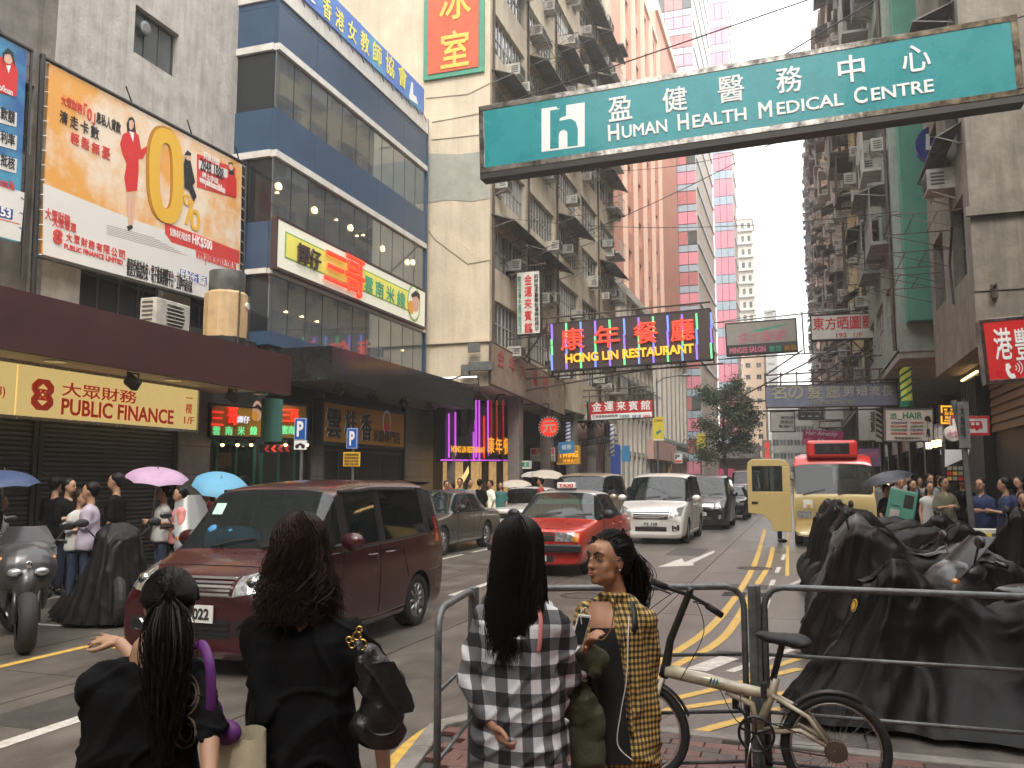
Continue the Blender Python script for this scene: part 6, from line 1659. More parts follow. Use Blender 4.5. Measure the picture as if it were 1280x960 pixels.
b=MB();b.lathe([(0,.01),(.11,.01),(.11,0)],(-.1,.55,.50),V((-1,0,0)),20);b.obj('badge_disc',M['ink_green'],T);txt('5 SEATS',M['ink_white'],(-.113,.62,.47),(0,-1,0),.14,.04,T,w=False,depth=.002)
c.patch('lower_valance','trim_black','f',((-.35,.26),(.35,.26),(.35,.36),(-.35,.36)),.006,6,2);c.plate('HV 4163',.33,w=.44,h=.1)
mat('visor_green',(.1,.5,.42),.3,var=.1)
b=MB();h,_=c.hit(1.93,0,'z');P=[c.hit(x,y,'z')[0]-V((0,0,.02))for x,y in((1.93,.5),(1.93,-.5),(1.8,-.53),(1.8,.53))];b.quad(*P);b.obj('sun_strip',M['visor_green'],T)
for ax in('+y','-y'):c.seam(ax,((.4,.58),(1.7,.6),(3.2,.6),(4.6,.6)),.018,'trim_black','side_moulding',.004);c.patch('tail_light','lens_red',ax,((4.56,.62),(4.68,.62),(4.68,.82),(4.56,.82)),.006,2,3)
# 3: bronze saloon parked at the left kerb
c=saloon('parked_car','bronze grey executive saloon parked at the left kerb beyond the maroon minivan','car',-8.55,17.2,'paint_bronze',L=4.85,W=.9,H=1.46,square=False,hood=.9,belt=.93,wr=.33,wheel=(.88,3.75))
for sy in(-1,1):c.patch('headlight','lens_clear','f',((sy*.4,.6),(sy*.74,.62),(sy*.76,.76),(sy*.42,.72)),.008,6,3,.05)
c.patch('grille','chrome','f',((-.28,.5),(.28,.5),(.3,.72),(-.3,.72)),.006,6,3);c.plate('RX 816',.42)
for ax in('+y','-y'):c.seam(ax,((1.5,.96),(2.7,.97),(3.9,.98)),.006,'chrome','chrome_line');c.seam(ax,((1.0,.42),(2.5,.4),(3.4,.44)),.01,'paint_bronze','side_crease',.006)
# 4: white car behind it
c=saloon('parked_car','white saloon parked between the bronze saloon and the red taxi','car',-8.4,24.6,'paint_pearl',L=4.6,W=.88,H=1.48,square=False)
for sy in(-1,1):c.patch('headlight','lens_clear','f',((sy*.4,.6),(sy*.74,.62),(sy*.76,.76),(sy*.42,.72)),.008,6,3,.05)
c.patch('grille','trim_black','f',((-.3,.55),(.3,.55),(.3,.7),(-.3,.7)),.006,6,2)
# 5: champagne van behind the taxi
c=van_car('van','champagne coloured van behind the red taxi in the left lane','van',-6.35,24.4,'paint_champagne',L=4.6,W=.86,H=1.93,hood=1.1,belt=1.12,cowl=.7,wsx=1.35,wheel=(.8,3.7),wr=.32)
for sy in(-1,1):c.patch('headlight','lens_clear','f',((sy*.5,.74),(sy*.78,.78),(sy*.78,.95),(sy*.5,.92)),.008,6,4,.05)
c.mirrors(1.2,1.14,.83,'paint_champagne');c.patch('grille','steel','f',((-.4,.72),(.4,.72),(.4,.86),(-.4,.86)),.006,6,2)
# 6: white people carrier
def carrier(label,x,y,pm,plate,sh):
    c=van_car('people_carrier',label,'van',x,y,pm,L=4.85,W=.91,H=1.9,hood=1.07,belt=1.12,cowl=.85,wsx=1.75,wheel=(.9,3.85),wr=.34)
    T=c.T
    c.patch('grille','trim_black','f',((-.44,.66),(.44,.66),(.5,.9),(-.5,.9)),.004,8,3)
    for k in range(4):c.patch('grille_bar','chrome','f',((-.46,.68+k*.058),(.46,.68+k*.058),(.48,.705+k*.058),(-.48,.705+k*.058)),.016,8,1,.02)
    for sy in(-1,1):
        c.patch('headlight','lens_clear','f',((sy*.5,.7),(sy*.8,.76),(sy*.84,1.0),(sy*.52,.9)),.01,8,5,.05)
        c.patch('fog_recess','trim_black','f',((sy*.56,.36),(sy*.76,.38),(sy*.76,.52),(sy*.56,.5)),.006,5,3)
        h,n=c.hit(sy*.66,.44,'f');b=MB();b.lathe([(0,.0),(.055,.0),(.065,.02),(.055,.03)],h+V((-.02,0,0)),V((-1,0,0)),16);b.obj('fog_lamp',M['chrome'],T)
    c.patch('lower_grille','trim_black','f',((-.42,.34),(.42,.34),(.42,.46),(-.42,.46)),.004,8,2);c.patch('front_lip',pm,'f',((-.8,.19),(.8,.19),(.78,.27),(-.78,.27)),.03,12,2,.06)
    for k in range(2):c.patch('grille_bar','steel','f',((-.4,.37+k*.05),(.4,.37+k*.05),(.4,.385+k*.05),(-.4,.385+k*.05)),.012,6,1,.02)
    c.plate(plate,.54,w=.42,h=.11);c.handles((2.35,2.75),1.0,pm);c.mirrors(1.45,1.14,.88,pm)
    for ax in('+y','-y'):c.seam(ax,((1.6,1.1),(1.55,.6),(1.62,.28)));c.seam(ax,((2.55,1.7),(2.55,.3)));c.seam(ax,((3.9,1.1),(3.6,.9),(2.6,.9)),.005);c.patch('sill',pm,ax,((1.35,.2),(3.4,.2),(3.4,.3),(1.35,.3)),.02,8,2,.03);c.patch('tail_light','lens_red',ax,((4.66,.95),(4.78,.95),(4.74,1.4),(4.66,1.4)),.006,2,4)
    for s_ in(0,.6):c.wiper(.9,.4-s_,1.0,-.1-s_)
    return c
c=carrier('white people carrier with chrome barred grille in the middle of the queue',-3.82,23.1,'paint_pearl','PZ 328',0)
c=carrier('black people carrier right behind the white one',-3.3,30.3,'paint_black','RV 690',0)
# 7: black saloons and others receding
c=saloon('car','small black saloon with lit lamps behind the black people carrier','car',-3.05,38.2,'paint_black',square=False,L=4.5,H=1.46)
for sy in(-1,1):c.patch('headlight','lamp_warm' if sy>0 else 'lens_clear','f',((sy*.45,.62),(sy*.72,.62),(sy*.74,.74),(sy*.46,.72)),.008,5,3,.05)
c.mirrors(1.72,.98,.8,'paint_black');c.plate('TB 55',.42)
c=saloon('car','silver car far back in the queue beyond the black saloon','car',-3.0,45.5,'paint_silver',square=False,L=4.5,H=1.5)
for sy in(-1,1):c.patch('headlight','lens_clear','f',((sy*.45,.62),(sy*.72,.62),(sy*.74,.74),(sy*.46,.72)),.008,5,3,.05)
c=saloon('car','grey car farthest back at the end of the queue','car',-3.2,60,'paint_bronze',square=False,L=4.5,H=1.5)
c=saloon('car','white car seen between the champagne van and the white people carrier','car',-6.3,34,'paint_pearl',square=False,L=4.5,H=1.5)
c=van_car('lorry','cream box topped van behind the silver car at the back of the queue','van',-3.1,53,'paint_champagne',L=5,W=.95,H=2.3,hood=1.2,belt=1.2,cowl=.6,wsx=1.1,wheel=(.8,4.0),wr=.34)

# ------------------------------------------------ the minibus: cream body, red roof, open driver's door
XB0,YB0,WB,LB,HB=.80,23.4,1.0,6.8,2.62
T=car_thing('minibus','cream minibus with a red roof and destination box standing behind the covered motorcycles','minibus',XB0,YB0)
st=[(.1,.45,.6,.7,WB*.92,WB*.88),(.02,.3,.85,1.0,WB*.96,WB*.93),(.0,.26,1.0,1.16,WB*.98,WB*.95),(.015,.26,1.24,1.29,WB*.99,WB*.96),(.035,.26,1.27,1.33,WB*.99,WB*.96),(.2,.26,1.3,2.12,WB,WB*.95),(.26,.26,1.31,2.24,WB,WB*.94),(.46,.26,1.32,2.38,WB,WB*.91),(1.5,.26,1.32,2.42,WB,WB*.9),(1.6,.26,1.32,2.42,WB,WB*.9),(3.2,.26,1.32,2.42,WB,WB*.9),(3.3,.26,1.32,2.42,WB,WB*.9),(5.0,.26,1.32,2.42,WB,WB*.9),(5.1,.26,1.32,2.42,WB,WB*.9),(6.5,.26,1.32,2.4,WB,WB*.9),(6.75,.26,1.3,2.3,WB,WB*.88),(6.85,.4,1.2,1.4,WB*.95,WB*.85)]
R_={'top':5,'edge':5}
sp=[N,N,N,N,{'top':1,'edge':1},{**R_},{**R_,'side':0},{**R_,'side':2},{**R_},{**R_,'side':7},{**R_},{**R_,'side':7},{**R_},{**R_,'side':7},{**R_},{'top':3}]
c=Car(T,st,sp,'paint_bus_cream','paint_bus_red',wheels=((1.2,.36),(5.2,.36)),wr=.36,W=WB)
b=MB();b.bb(.12,.6,-.62,.62,2.26,2.72);o=b.obj('destination_box',M['paint_bus_red'],T);bevel(o,.09,4)
b=MB();b.bb(.11,.13,-.42,.42,2.36,2.64);bevel(b.obj('destination_glass',M['pane_dark'],T),.02);txt('大角',M['board_brown'],(.105,.2,2.41),(0,-1,0),.4,.18,T,w=False,depth=.004)
for sy in(-1,1):
    c.patch('headlight','lens_clear','f',((sy*.55,.74),(sy*.9,.74),(sy*.9,.92),(sy*.55,.9)),.008,6,3,.04);c.patch('fog_lamp','lens_clear','f',((sy*.66,.5),(sy*.74,.5),(sy*.74,.57),(sy*.66,.57)),.01,2,2,.03)
c.patch('grille','trim_black','f',((-.45,.72),(.45,.72),(.45,.88),(-.45,.88)),.006,6,3)
for k in range(3):c.patch('grille_bar','steel','f',((-.44,.75+k*.045),(.44,.75+k*.045),(.44,.76+k*.045),(-.44,.76+k*.045)),.014,6,1,.02)
c.patch('front_bumper','paint_bus_cream','f',((-.96,.3),(.96,.3),(.96,.62),(-.96,.62)),.03,12,3,.1)
c.patch('permit_sticker','plate_white','f',((.52,.98),(.74,.98),(.74,1.2),(.52,1.2)),.006,2,2,.01);c.patch('permit_seal','gold','f',((.56,1.0),(.66,1.0),(.66,1.08),(.56,1.08)),.018,2,2,.01)
b=MB();b.bb(.3,.36,-.0,.85,1.4,2.05);b.obj('reflection_sheet',M['plate_white'],T);b=MB();b.bb(.36,.4,-.9,0,2.05,2.18);b.obj('sun_strip',M['visor_green'],T)  # white sheet put in as the bright reflection on half the windscreen
for k in range(3):b=MB();b.bb(.2,.21,-.82,-.72,1.6+k*.15,1.7+k*.15);b.obj('notice',M['plate_white'],T)
c.cabin(.7,6.4,.75,2.4,.9,seats=((1.0,-.45),(2.2,.5),(2.2,-.5),(3.2,.5),(3.2,-.5),(4.3,.5),(4.3,-.5)))
for y0_,y1_ in((.75,.2),(-.1,-.6)):
    h=MB();h.tube([(.01,y0_,1.33),(.03,(y0_+y1_)/2,1.4),(.05,y1_,1.46)],.012,5);h.obj('wiper',M['trim_black'],T)
# the open door swings out from the front corner towards the left of the view
D=MB();dx=.12
def door_poly(x):return[(x,1.06,.95),(x,1.35,.98),(x,1.62,1.0),(x,2.12,1.02),(x,2.12,2.0),(x,2.02,2.22),(x,1.35,2.22),(x,1.2,2.1),(x,1.06,1.6)]
o_=door_poly(0);win=[(0,1.24,1.42),(0,2.0,1.42),(0,2.0,2.02),(0,1.36,2.05),(0,1.24,1.9)]
D.prism([(dx,1.04,.38),(dx,1.5,.38),(dx,1.56,.62),(dx,1.75,.8),(dx,2.12,.84),(dx,2.12,1.4),(dx,1.04,1.4)],(.06,0,0))
for a_,b__ in(((1.04,1.401),(1.24,2.06)),((2.0,1.401),(2.12,2.06)),):D.bb(dx,dx+.06,a_[0],b__[0],a_[1],b__[1])
D.prism([(dx,1.04,2.062),(dx,2.12,2.062),(dx,2.09,2.18),(dx,1.98,2.25),(dx,1.3,2.25),(dx,1.12,2.18)],(.06,0,0))
o=D.obj('driver_door',M['paint_bus_cream'],T);bevel(o,.012)
b=MB();b.bb(dx+.02,dx+.035,1.22,2.02,1.39,2.075);link('window',b.mesh('window',M['car_glass']),o);b=MB();b.bb(dx+.01,dx+.05,1.68,1.72,1.4,2.07);link('window_bar',b.mesh('window_bar',M['trim_black']),o);b=MB();b.bb(dx-.012,dx,1.86,2.02,1.08,1.14);link('handle',b.mesh('handle',M['trim_black']),o)
c.mirrors(.3,1.7,.98,'trim_black')
# ------------------------------------------------ guard rail at the kerb
def rail_panel(T,p0,p1,z0=.12,h=1.0,curve0=False,bars_=(0,.36,.66,.92)):
    """one panel: looped top rail and thinner lower bars"""
    d=(p1-p0);L=d.length;u=d/L;Z=V((0,0,1));r=.1
    P=lambda a,z:p0+u*a+Z*(z0+z)
    b=MB();b.tube([P(0,-.02),P(0,h-r)]+[P(r-r*math.cos(R(t)),h-r+r*math.sin(R(t)))for t in(30,60,90)]+[P(L-r+r*math.sin(R(t)),h-r+r*math.cos(R(t)))for t in(0,30,60,90)]+[P(L,-.02)],.018,8);b.obj('rail_loop',M['rail_paint'],T,w=True,smooth=True)
    for q in bars_[1:]:
        b=MB();b.tube([P(.01,h*(1-q)),P(L-.01,h*(1-q))],.0105,7);b.obj('rail_bar',M['rail_paint'],T,w=True,smooth=True)
def post(T,p,h=1.03):
    b=MB();b.bb(p.x-.022,p.x+.022,p.y-.03,p.y+.03,.1,.1+h);bevel(b.obj('rail_post',M['rail_paint'],T,w=True),.006)
def railpt(x,y):d=ray(x,y);k=(1.12-1.7)/d.z;p=EYE+d*k;return V((p.x,p.y,0))
A=railpt(548,762);B_=railpt(592,736);C_=railpt(655,724);D_=railpt(929,733);E_=railpt(945,733);F_=railpt(1340,748)
C_=B_+(C_-B_)*1.0
T=thing('guard_rail','black steel guard rail along the kerb in front of the parked bicycle','railing',(D_.x,D_.y,.12))
rail_panel(T,A,B_-(B_-A).normalized()*.02);post(T,B_+V((0,0,0)));rail_panel(T,B_+(D_-B_).normalized()*.05,D_)
pm_=(D_+E_)/2;post(T,D_+V((.045,0,0)));post(T,E_-V((.0,0,0)));rail_panel(T,E_+V((.04,0,0)),F_)

# ------------------------------------------------ folding bicycle
mat('bike_cream',(.55,.5,.36),.35,var=.08,scale=8,coat=.5,dark=(.3,.26,.18));mat('rubber',(.018,.018,.018),.7,var=.2,scale=15)
def wheel(T,c,r,ax,spokes=20,name='wheel',rimc='steel',tw=.022):
    x,y=frame(ax);C=V(c)
    b=MB();b.tube([C+x*(r*math.cos(2*math.pi*k/40))+y*(r*math.sin(2*math.pi*k/40))for k in range(41)],tw,8,caps=False);o=b.obj(name,M['rubber'],T,w=True,smooth=True)
    b=MB();q=r-tw-.004;b.tube([C+x*(q*math.cos(2*math.pi*k/40))+y*(q*math.sin(2*math.pi*k/40))for k in range(41)],.009,6,caps=False);link('rim',b.mesh('rim',M[rimc],True),o)
    b=MB();b.cyl(C-ax*.04,C+ax*.04,.018,n=10);b.cyl(C-ax*.02,C-ax*.017,.05,n=16)
    for k in range(spokes):a=2*math.pi*k/spokes;s=.025 if k%2 else-.025;b.tube([C+ax*s,C+x*(q*math.cos(a))+y*(q*math.sin(a))],.0014,3)
    link('hub',b.mesh('hub',M['grey_metal']),o)
YBK=4.7
bp=lambda x,y,dy=0:onY(x,y,YBK+dy)
T=thing('folding_bicycle','cream folding bicycle with black saddle leaning on the guard rail','bicycle',V((bp(930,1000).x,YBK,.12)))
AX=V((0,1,0));rw=bp(1044,924);fw=bp(800,905)
rr=.24
rw=V((rw.x,YBK,.12+rr+.02));fw=V((fw.x,YBK,.12+rr+.02))
wheel(T,rw,rr,AX,24,rimc='steel');wheel(T,fw,rr,AX,24,rimc='chrome')
def bt(pts,r,m='bike_cream',name='frame_tube',n=12):b=MB();b.tube(pts,r,n);return b.obj(name,M[m],T,w=True,smooth=True)
head=bp(832,838);mid=bp(922,860);seatj=bp(965,868);bb_=bp(946,914)
bt([head,bp(880,849),mid,bp(953,866),seatj],[.035,.034,.03,.026,.024],name='main_tube');bt([mid+V((-.06,0,-.02)),bp(940,880),bb_],.017,name='lower_tube');bt([bp(970,848),seatj,bb_],.022,name='seat_tube')
for s in(-.05,.05):
    S_=V((0,s,0));bt([seatj+S_*.4,bp(1010,893)+S_,rw+V((-.03,0,.02))+S_],.011,name='seat_stay');bt([bb_+S_*.4,bp(1000,910)+S_,rw+S_],.011,name='chain_stay')
    bt([bp(829,846)+S_*.6,bp(822,870)+S_,fw+S_],.012,name='fork_blade')
bt([bp(966,850),bp(977,808),bp(978,802)],.017,'black_paint','seat_post');bt([bp(829,846),bp(832,836),bp(838,800),bp(862,740),bp(864,735)],[.026,.026,.02,.018,.018],'black_paint','stem')
bt([bp(818,728,-.1),bp(838,736,-.05),bp(862,744,0),bp(885,757,.05),bp(901,768,.1)],.011,'black_paint','handlebar');bt([bp(816,727,-.1),bp(833,734,-.06)],.018,'rubber','grip');bt([bp(884,757,.05),bp(902,769,.1)],.018,'rubber','grip')
for a,c in(((820,735),(838,742)),((866,752),(882,756))):bt([bp(*a,-.03),bp(*c,-.02)],.005,'black_paint','brake_lever',6)
s=MB()
for x,y,a,b_ in((955,794,.05,.022),(965,797,.06,.028),(980,799,.07,.032),(995,801,.07,.036),(1003,803,.05,.03)):s.ell(bp(x,y),(a,.04+(x-950)*.0011,b_),n=12,k=8)
remesh(s,'saddle',.008,M['rubber'],T,4,w=True)
b=MB();x,y=V((1,0,0)),V((0,0,1));cr=.085
b.tube([bb_+V((0,-.05,0))+x*cr*math.cos(2*math.pi*k/24)+y*cr*math.sin(2*math.pi*k/24)for k in range(25)],.008,5,caps=False)
for k in range(5):a=R(72*k+20);b.tube([bb_+V((0,-.05,0)),bb_+V((cr*math.cos(a),-.05,cr*math.sin(a)))],.007,4)
b.obj('chainring',M['black_paint'],T,w=True)
bt([bb_+V((0,-.07,0)),bb_+V((.07,-.08,-.14))],.01,'black_paint','crank',6);b=MB();b.box(bb_+V((.08,-.13,-.15)),(.09,.09,.022));b.obj('pedal',M['black_paint'],T,w=True)
bt([bb_+V((0,.07,0)),bb_+V((-.1,.07,.1))],.01,'black_paint','crank',6);b=MB();b.box(bb_+V((-.11,.12,.11)),(.03,.08,.06));b.obj('pedal',M['black_paint'],T,w=True)
b=MB();
for s_ in(.078,-.05):b.tube([bb_+V((0,-.055,s_)),rw+V((0,-.055,.03 if s_>0 else-.03))],.004,4)
b.obj('chain',M['dark_metal'],T,w=True)
b=MB();b.lathe([(0,.06),(.05,.062),(.055,.055)],rw,-AX,18);b.obj('sprocket',M['rust_metal'],T,w=True)
for c0,a0,a1 in((rw,60,165),(fw,20,120)):
    b=MB();q=[R(a0+(a1-a0)*k/12)for k in range(13)];b.grid([[c0+V(((rr+.035)*math.cos(t),s_,(rr+.035)*math.sin(t)))for t in q]for s_ in(-.028,0,.028)]);b.grid([[c0+V(((rr+.032)*math.cos(t),s_,(rr+.032)*math.sin(t)))for t in q[::-1]]for s_ in(-.028,.028)]);b.obj('mudguard',M['black_paint'],T,w=True,smooth=True)
bt([bb_+V((-.02,-.03,0)),bb_+V((-.05,-.1,-.16))],.006,'steel','kickstand',6)
for k,m_ in enumerate(('ink_black','banner_blue','ink_green')):b=MB();c0=bp(889+k*4,849+k);b.box(c0+V((0,-.036,0)),(.008,.002,.03),rot=Matrix.Rotation(R(20),3,'Y'));b.obj('decal',M[m_],T,w=True)
for(q0,q1,q2)in(((850,735),(800,780),(828,850)),((866,742),(880,790),(850,850)),((900,862),(920,900),(938,905)),((925,868),(935,900),(990,905))):bt(curve([bp(*q0,-.03),bp(*q1,-.06),bp(*q2,-.03)],5),.003,'cable','cable',4)
b=MB();b.box(bp(955,862),(.03,.07,.07));b.obj('folding_clamp',M['dark_metal'],T,w=True)

# ------------------------------------------------ draped motorcycle covers
def cover_mat(n,c,r=.42):m=mat(n,c,r+.06,var=.25,scale=4,bump=.12,bscale=90,obj=True,spec=.2);return m
cover_mat('cover_black',(.006,.0055,.0055));cover_mat('cover_charcoal',(.014,.0125,.0125),.38);cover_mat('cover_grey',(.13,.128,.125),.35);cover_mat('cover_brown',(.013,.009,.008),.4);cover_mat('cover_silver',(.38,.37,.35),.4)
def drape(T,prof,L,Wt,m,seed=0,nt=190,ns=46,tent=.75,fold=.05,gz=.05):
    """cloth hung over a ridge (x, z) and pulled out to a ground outline, with running folds"""
    rn=random.Random(seed);o=V((rn.random()*50,rn.random()*50,0))
    X0,X1=prof[0][0],prof[-1][0]
    def h(x):
        x=max(X0,min(X1,x))
        for(a,za),(b,zb)in zip(prof,prof[1:]):
            if x<=b:t=(x-a)/(b-a);t=t*t*(3-2*t);return za+(zb-za)*t
        return prof[-1][1]
    ph=[rn.uniform(0,6.28)for _ in range(5)]
    rows=[]
    for i in range(ns+1):
        s=i/ns;r=[]
        for k in range(nt):
            t=2*math.pi*k/nt;c,sn=math.cos(t),math.sin(t)
            gx=(X0+X1)/2+L/2*math.copysign(abs(c)**.75,c);gy=Wt/2*math.copysign(abs(sn)**.6,sn)
            tx=max(X0,min(X1,(X0+X1)/2+(X1-X0)*.5*math.copysign(abs(c)**.8,c)*1.02))
            ht=h(tx)
            s0=.3
            ws=(.16+.14*max(0,1-abs(tx-.5)*2.2))if ht>.9 else .17
            if s<s0:q=s/s0*math.pi/2;f=math.sin(q);yy=ws*f;z=ht-.1*(1-math.cos(q));g=0
            else:q=(s-s0)/(1-s0);g=q**(1/tent)*.999;yy=ws+(abs(gy)-ws)*g;z=(ht-.1)*(1-q)+gz*q
            yy*=abs(sn)**.6*(1 if sn>=0 else-1)
            x=tx+(gx-tx)*(.06*min(1,s/s0)+.94*g**.85)
            y=yy
            n1=noise.noise(V((c*1.7,sn*1.7,s*.5))+o);n2=noise.noise(V((c*4.2,sn*4.2,s*.9))+o*1.7);n3=noise.noise(V((x*4,y*4,z*3))+o)
            cr1=max(0,1-abs(n2)*4.2);cr2=max(0,1-abs(noise.noise(V((c*8,sn*8,s*2.2))+o))*4);cr3=max(0,1-abs(n3)*5)
            d=fold*((.25+.9*s)*(1.7*n1+.95*cr1+.3*cr2)+.15*cr3-.4)
            rad=V((gx-tx,gy,0));rad=rad.normalized()if rad.length>1e-5 else V((c,sn,0))
            p=V((x,y,z))+rad*d+V((0,0,(cr3*.5+n3*.5-.2)*fold*(1.1-s)))
            r.append(p)
        rows.append(r)
    b=MB();b.grid(rows,wrap=True)
    me_=b.mesh('cover',M[m],True)
    return link('cover',me_,T)
PROFS=[[(-1.0,.78),(-.6,.92),(-.15,.84),(.2,.98),(.45,1.16),(.7,.98)],[(-1.0,.98),(-.75,1.12),(-.3,.86),(.1,.9),(.4,1.18),(.66,.95)],[(-1.0,.8),(-.5,.93),(-.05,.88),(.3,1.1),(.5,1.14),(.72,.92)]]
def covered_bike(label,x,y,rz,m,p=0,seed=0,fold=.05,h=1.0,L=2.1,Wt=.95,tent=.75,extras=True):
    T=thing('covered_motorcycle',label,'motorcycle',(x,y,0),R(rz),'motorcycles under rain covers')
    drape(T,[(a,z*h)for a,z in PROFS[p]],L,Wt,m,seed,tent=tent,fold=fold)
    for wx in(.72,-.72):
        b=MB();b.lathe([(.17,-.06),(.25,-.06),(.29,-.02),(.29,.02),(.25,.06),(.17,.06)],(wx,0,.29),V((0,1,0)),20);b.obj('wheel',M['tyre'],T)
    if extras and seed%2:
        for s in(-1,1):b=MB();b.tube([(.5,s*.2,h*.95),(.52,s*.36,h*1.12)],.011,6);b.ell((.52,s*.4,h*1.17),(.03,.08,.05),n=12,k=8);b.obj('mirror',M['rubber'],T,smooth=True)
    return T
covered_bike('nearest black covered motorcycle behind the guard rail, with a yellow badge',1.1,7.0,184,'cover_black',0,4,.075,.97,2.95,1.35,.62)
T=[o for o in COL.objects if o.name.startswith('covered_motorcycle')][-1]
covered_bike('brown black covered motorcycle, second from the guard rail',1.0,9.0,171,'cover_brown',2,8,.07,1.12,2.5,1.05,.65)
covered_bike('black covered motorcycle with a tall hooded front, fourth from the guard rail',1.0,10.9,188,'cover_black',1,12,.06,1.1,2.4,1.0)
covered_bike('mid grey covered motorcycle with pale folds, third from the guard rail',1.0,9.95,174,'cover_grey',0,21,.06,1.15,2.4,1.0)
covered_bike('charcoal covered motorcycle, fifth from the guard rail',1.05,11.9,187,'cover_charcoal',2,33,.055,1.2,2.3,.95)
covered_bike('black covered motorcycle beneath the driver side of the minibus front',1.0,12.9,174,'cover_black',1,41,.05,1.1,2.2,.95)
covered_bike('brownish covered motorcycle with a narrow pointed peak',.95,13.9,184,'cover_brown',0,52,.05,1.22,2.2,.95,.9)
covered_bike('dark peaked cover at the far end of the row by the minibus',.9,14.9,178,'cover_charcoal',2,64,.05,1.22,2.1,.9,.95)
covered_bike('silver grey wet cover lying low at the right edge',3.25,10.2,176,'cover_silver',2,71,.06,1.0,2.5,1.3)
covered_bike('black covered motorcycle on the right with a box shaped top',3.1,12.9,170,'cover_black',1,83,.05,1.12,2.2,1.1)
covered_bike('black creased cover at the right edge nearest the guard rail',3.4,8.0,186,'cover_charcoal',1,95,.07,1.0,2.6,1.3)
Tn=[o for o in COL.objects if o.get('label','').startswith('nearest black covered')][0]
# yellow badge on the nearest cover
p=atd(1072,757,6.35);b=MB();me_b=None
cv=[o for o in COL.objects if o.parent==Tn and o.name.startswith('cover')][0]
mw=Matrix.Translation(Tn.location)@Matrix.Rotation(Tn.rotation_euler.z,4,'Z');inv=mw.inverted()
bv=BVHTree.FromPolygons([v.co for v in cv.data.vertices],[tuple(q.vertices)for q in cv.data.polygons])
d=ray(1068,757).normalized();o_l=inv@EYE;d_l=(inv.to_3x3()@d)
hit=bv.ray_cast(o_l,d_l)
if hit[0]:
    n_=hit[1]if hit[1].dot(d_l)<0 else-hit[1];b.lathe([(0,.006),(.05,.006),(.05,.0)],hit[0],n_,8);o=b.obj('badge',M['gold'],Tn)
    b=MB();b.lathe([(.034,.007),(.034,.009),(.042,.009),(.042,.007)],hit[0],n_,8);link('badge_ring',b.mesh('badge_ring',M['ink_black']),o)
# left row covers
covered_bike('black covered motorcycle between the grey scooter and the silver scooter on the left',-8.2,8.75,-40,'cover_charcoal',0,101,.06,1.02,2.1,1.25)
covered_bike('narrow black tent shaped cover behind the hood of the maroon minivan',-8.9,12.0,-20,'cover_black',2,111,.05,1.12,1.7,.8,1.0)
covered_bike('grey tent shaped cover beside the black tent shaped one',-8.9,13.3,-15,'cover_charcoal',1,122,.05,1.08,1.8,.85,1.0)

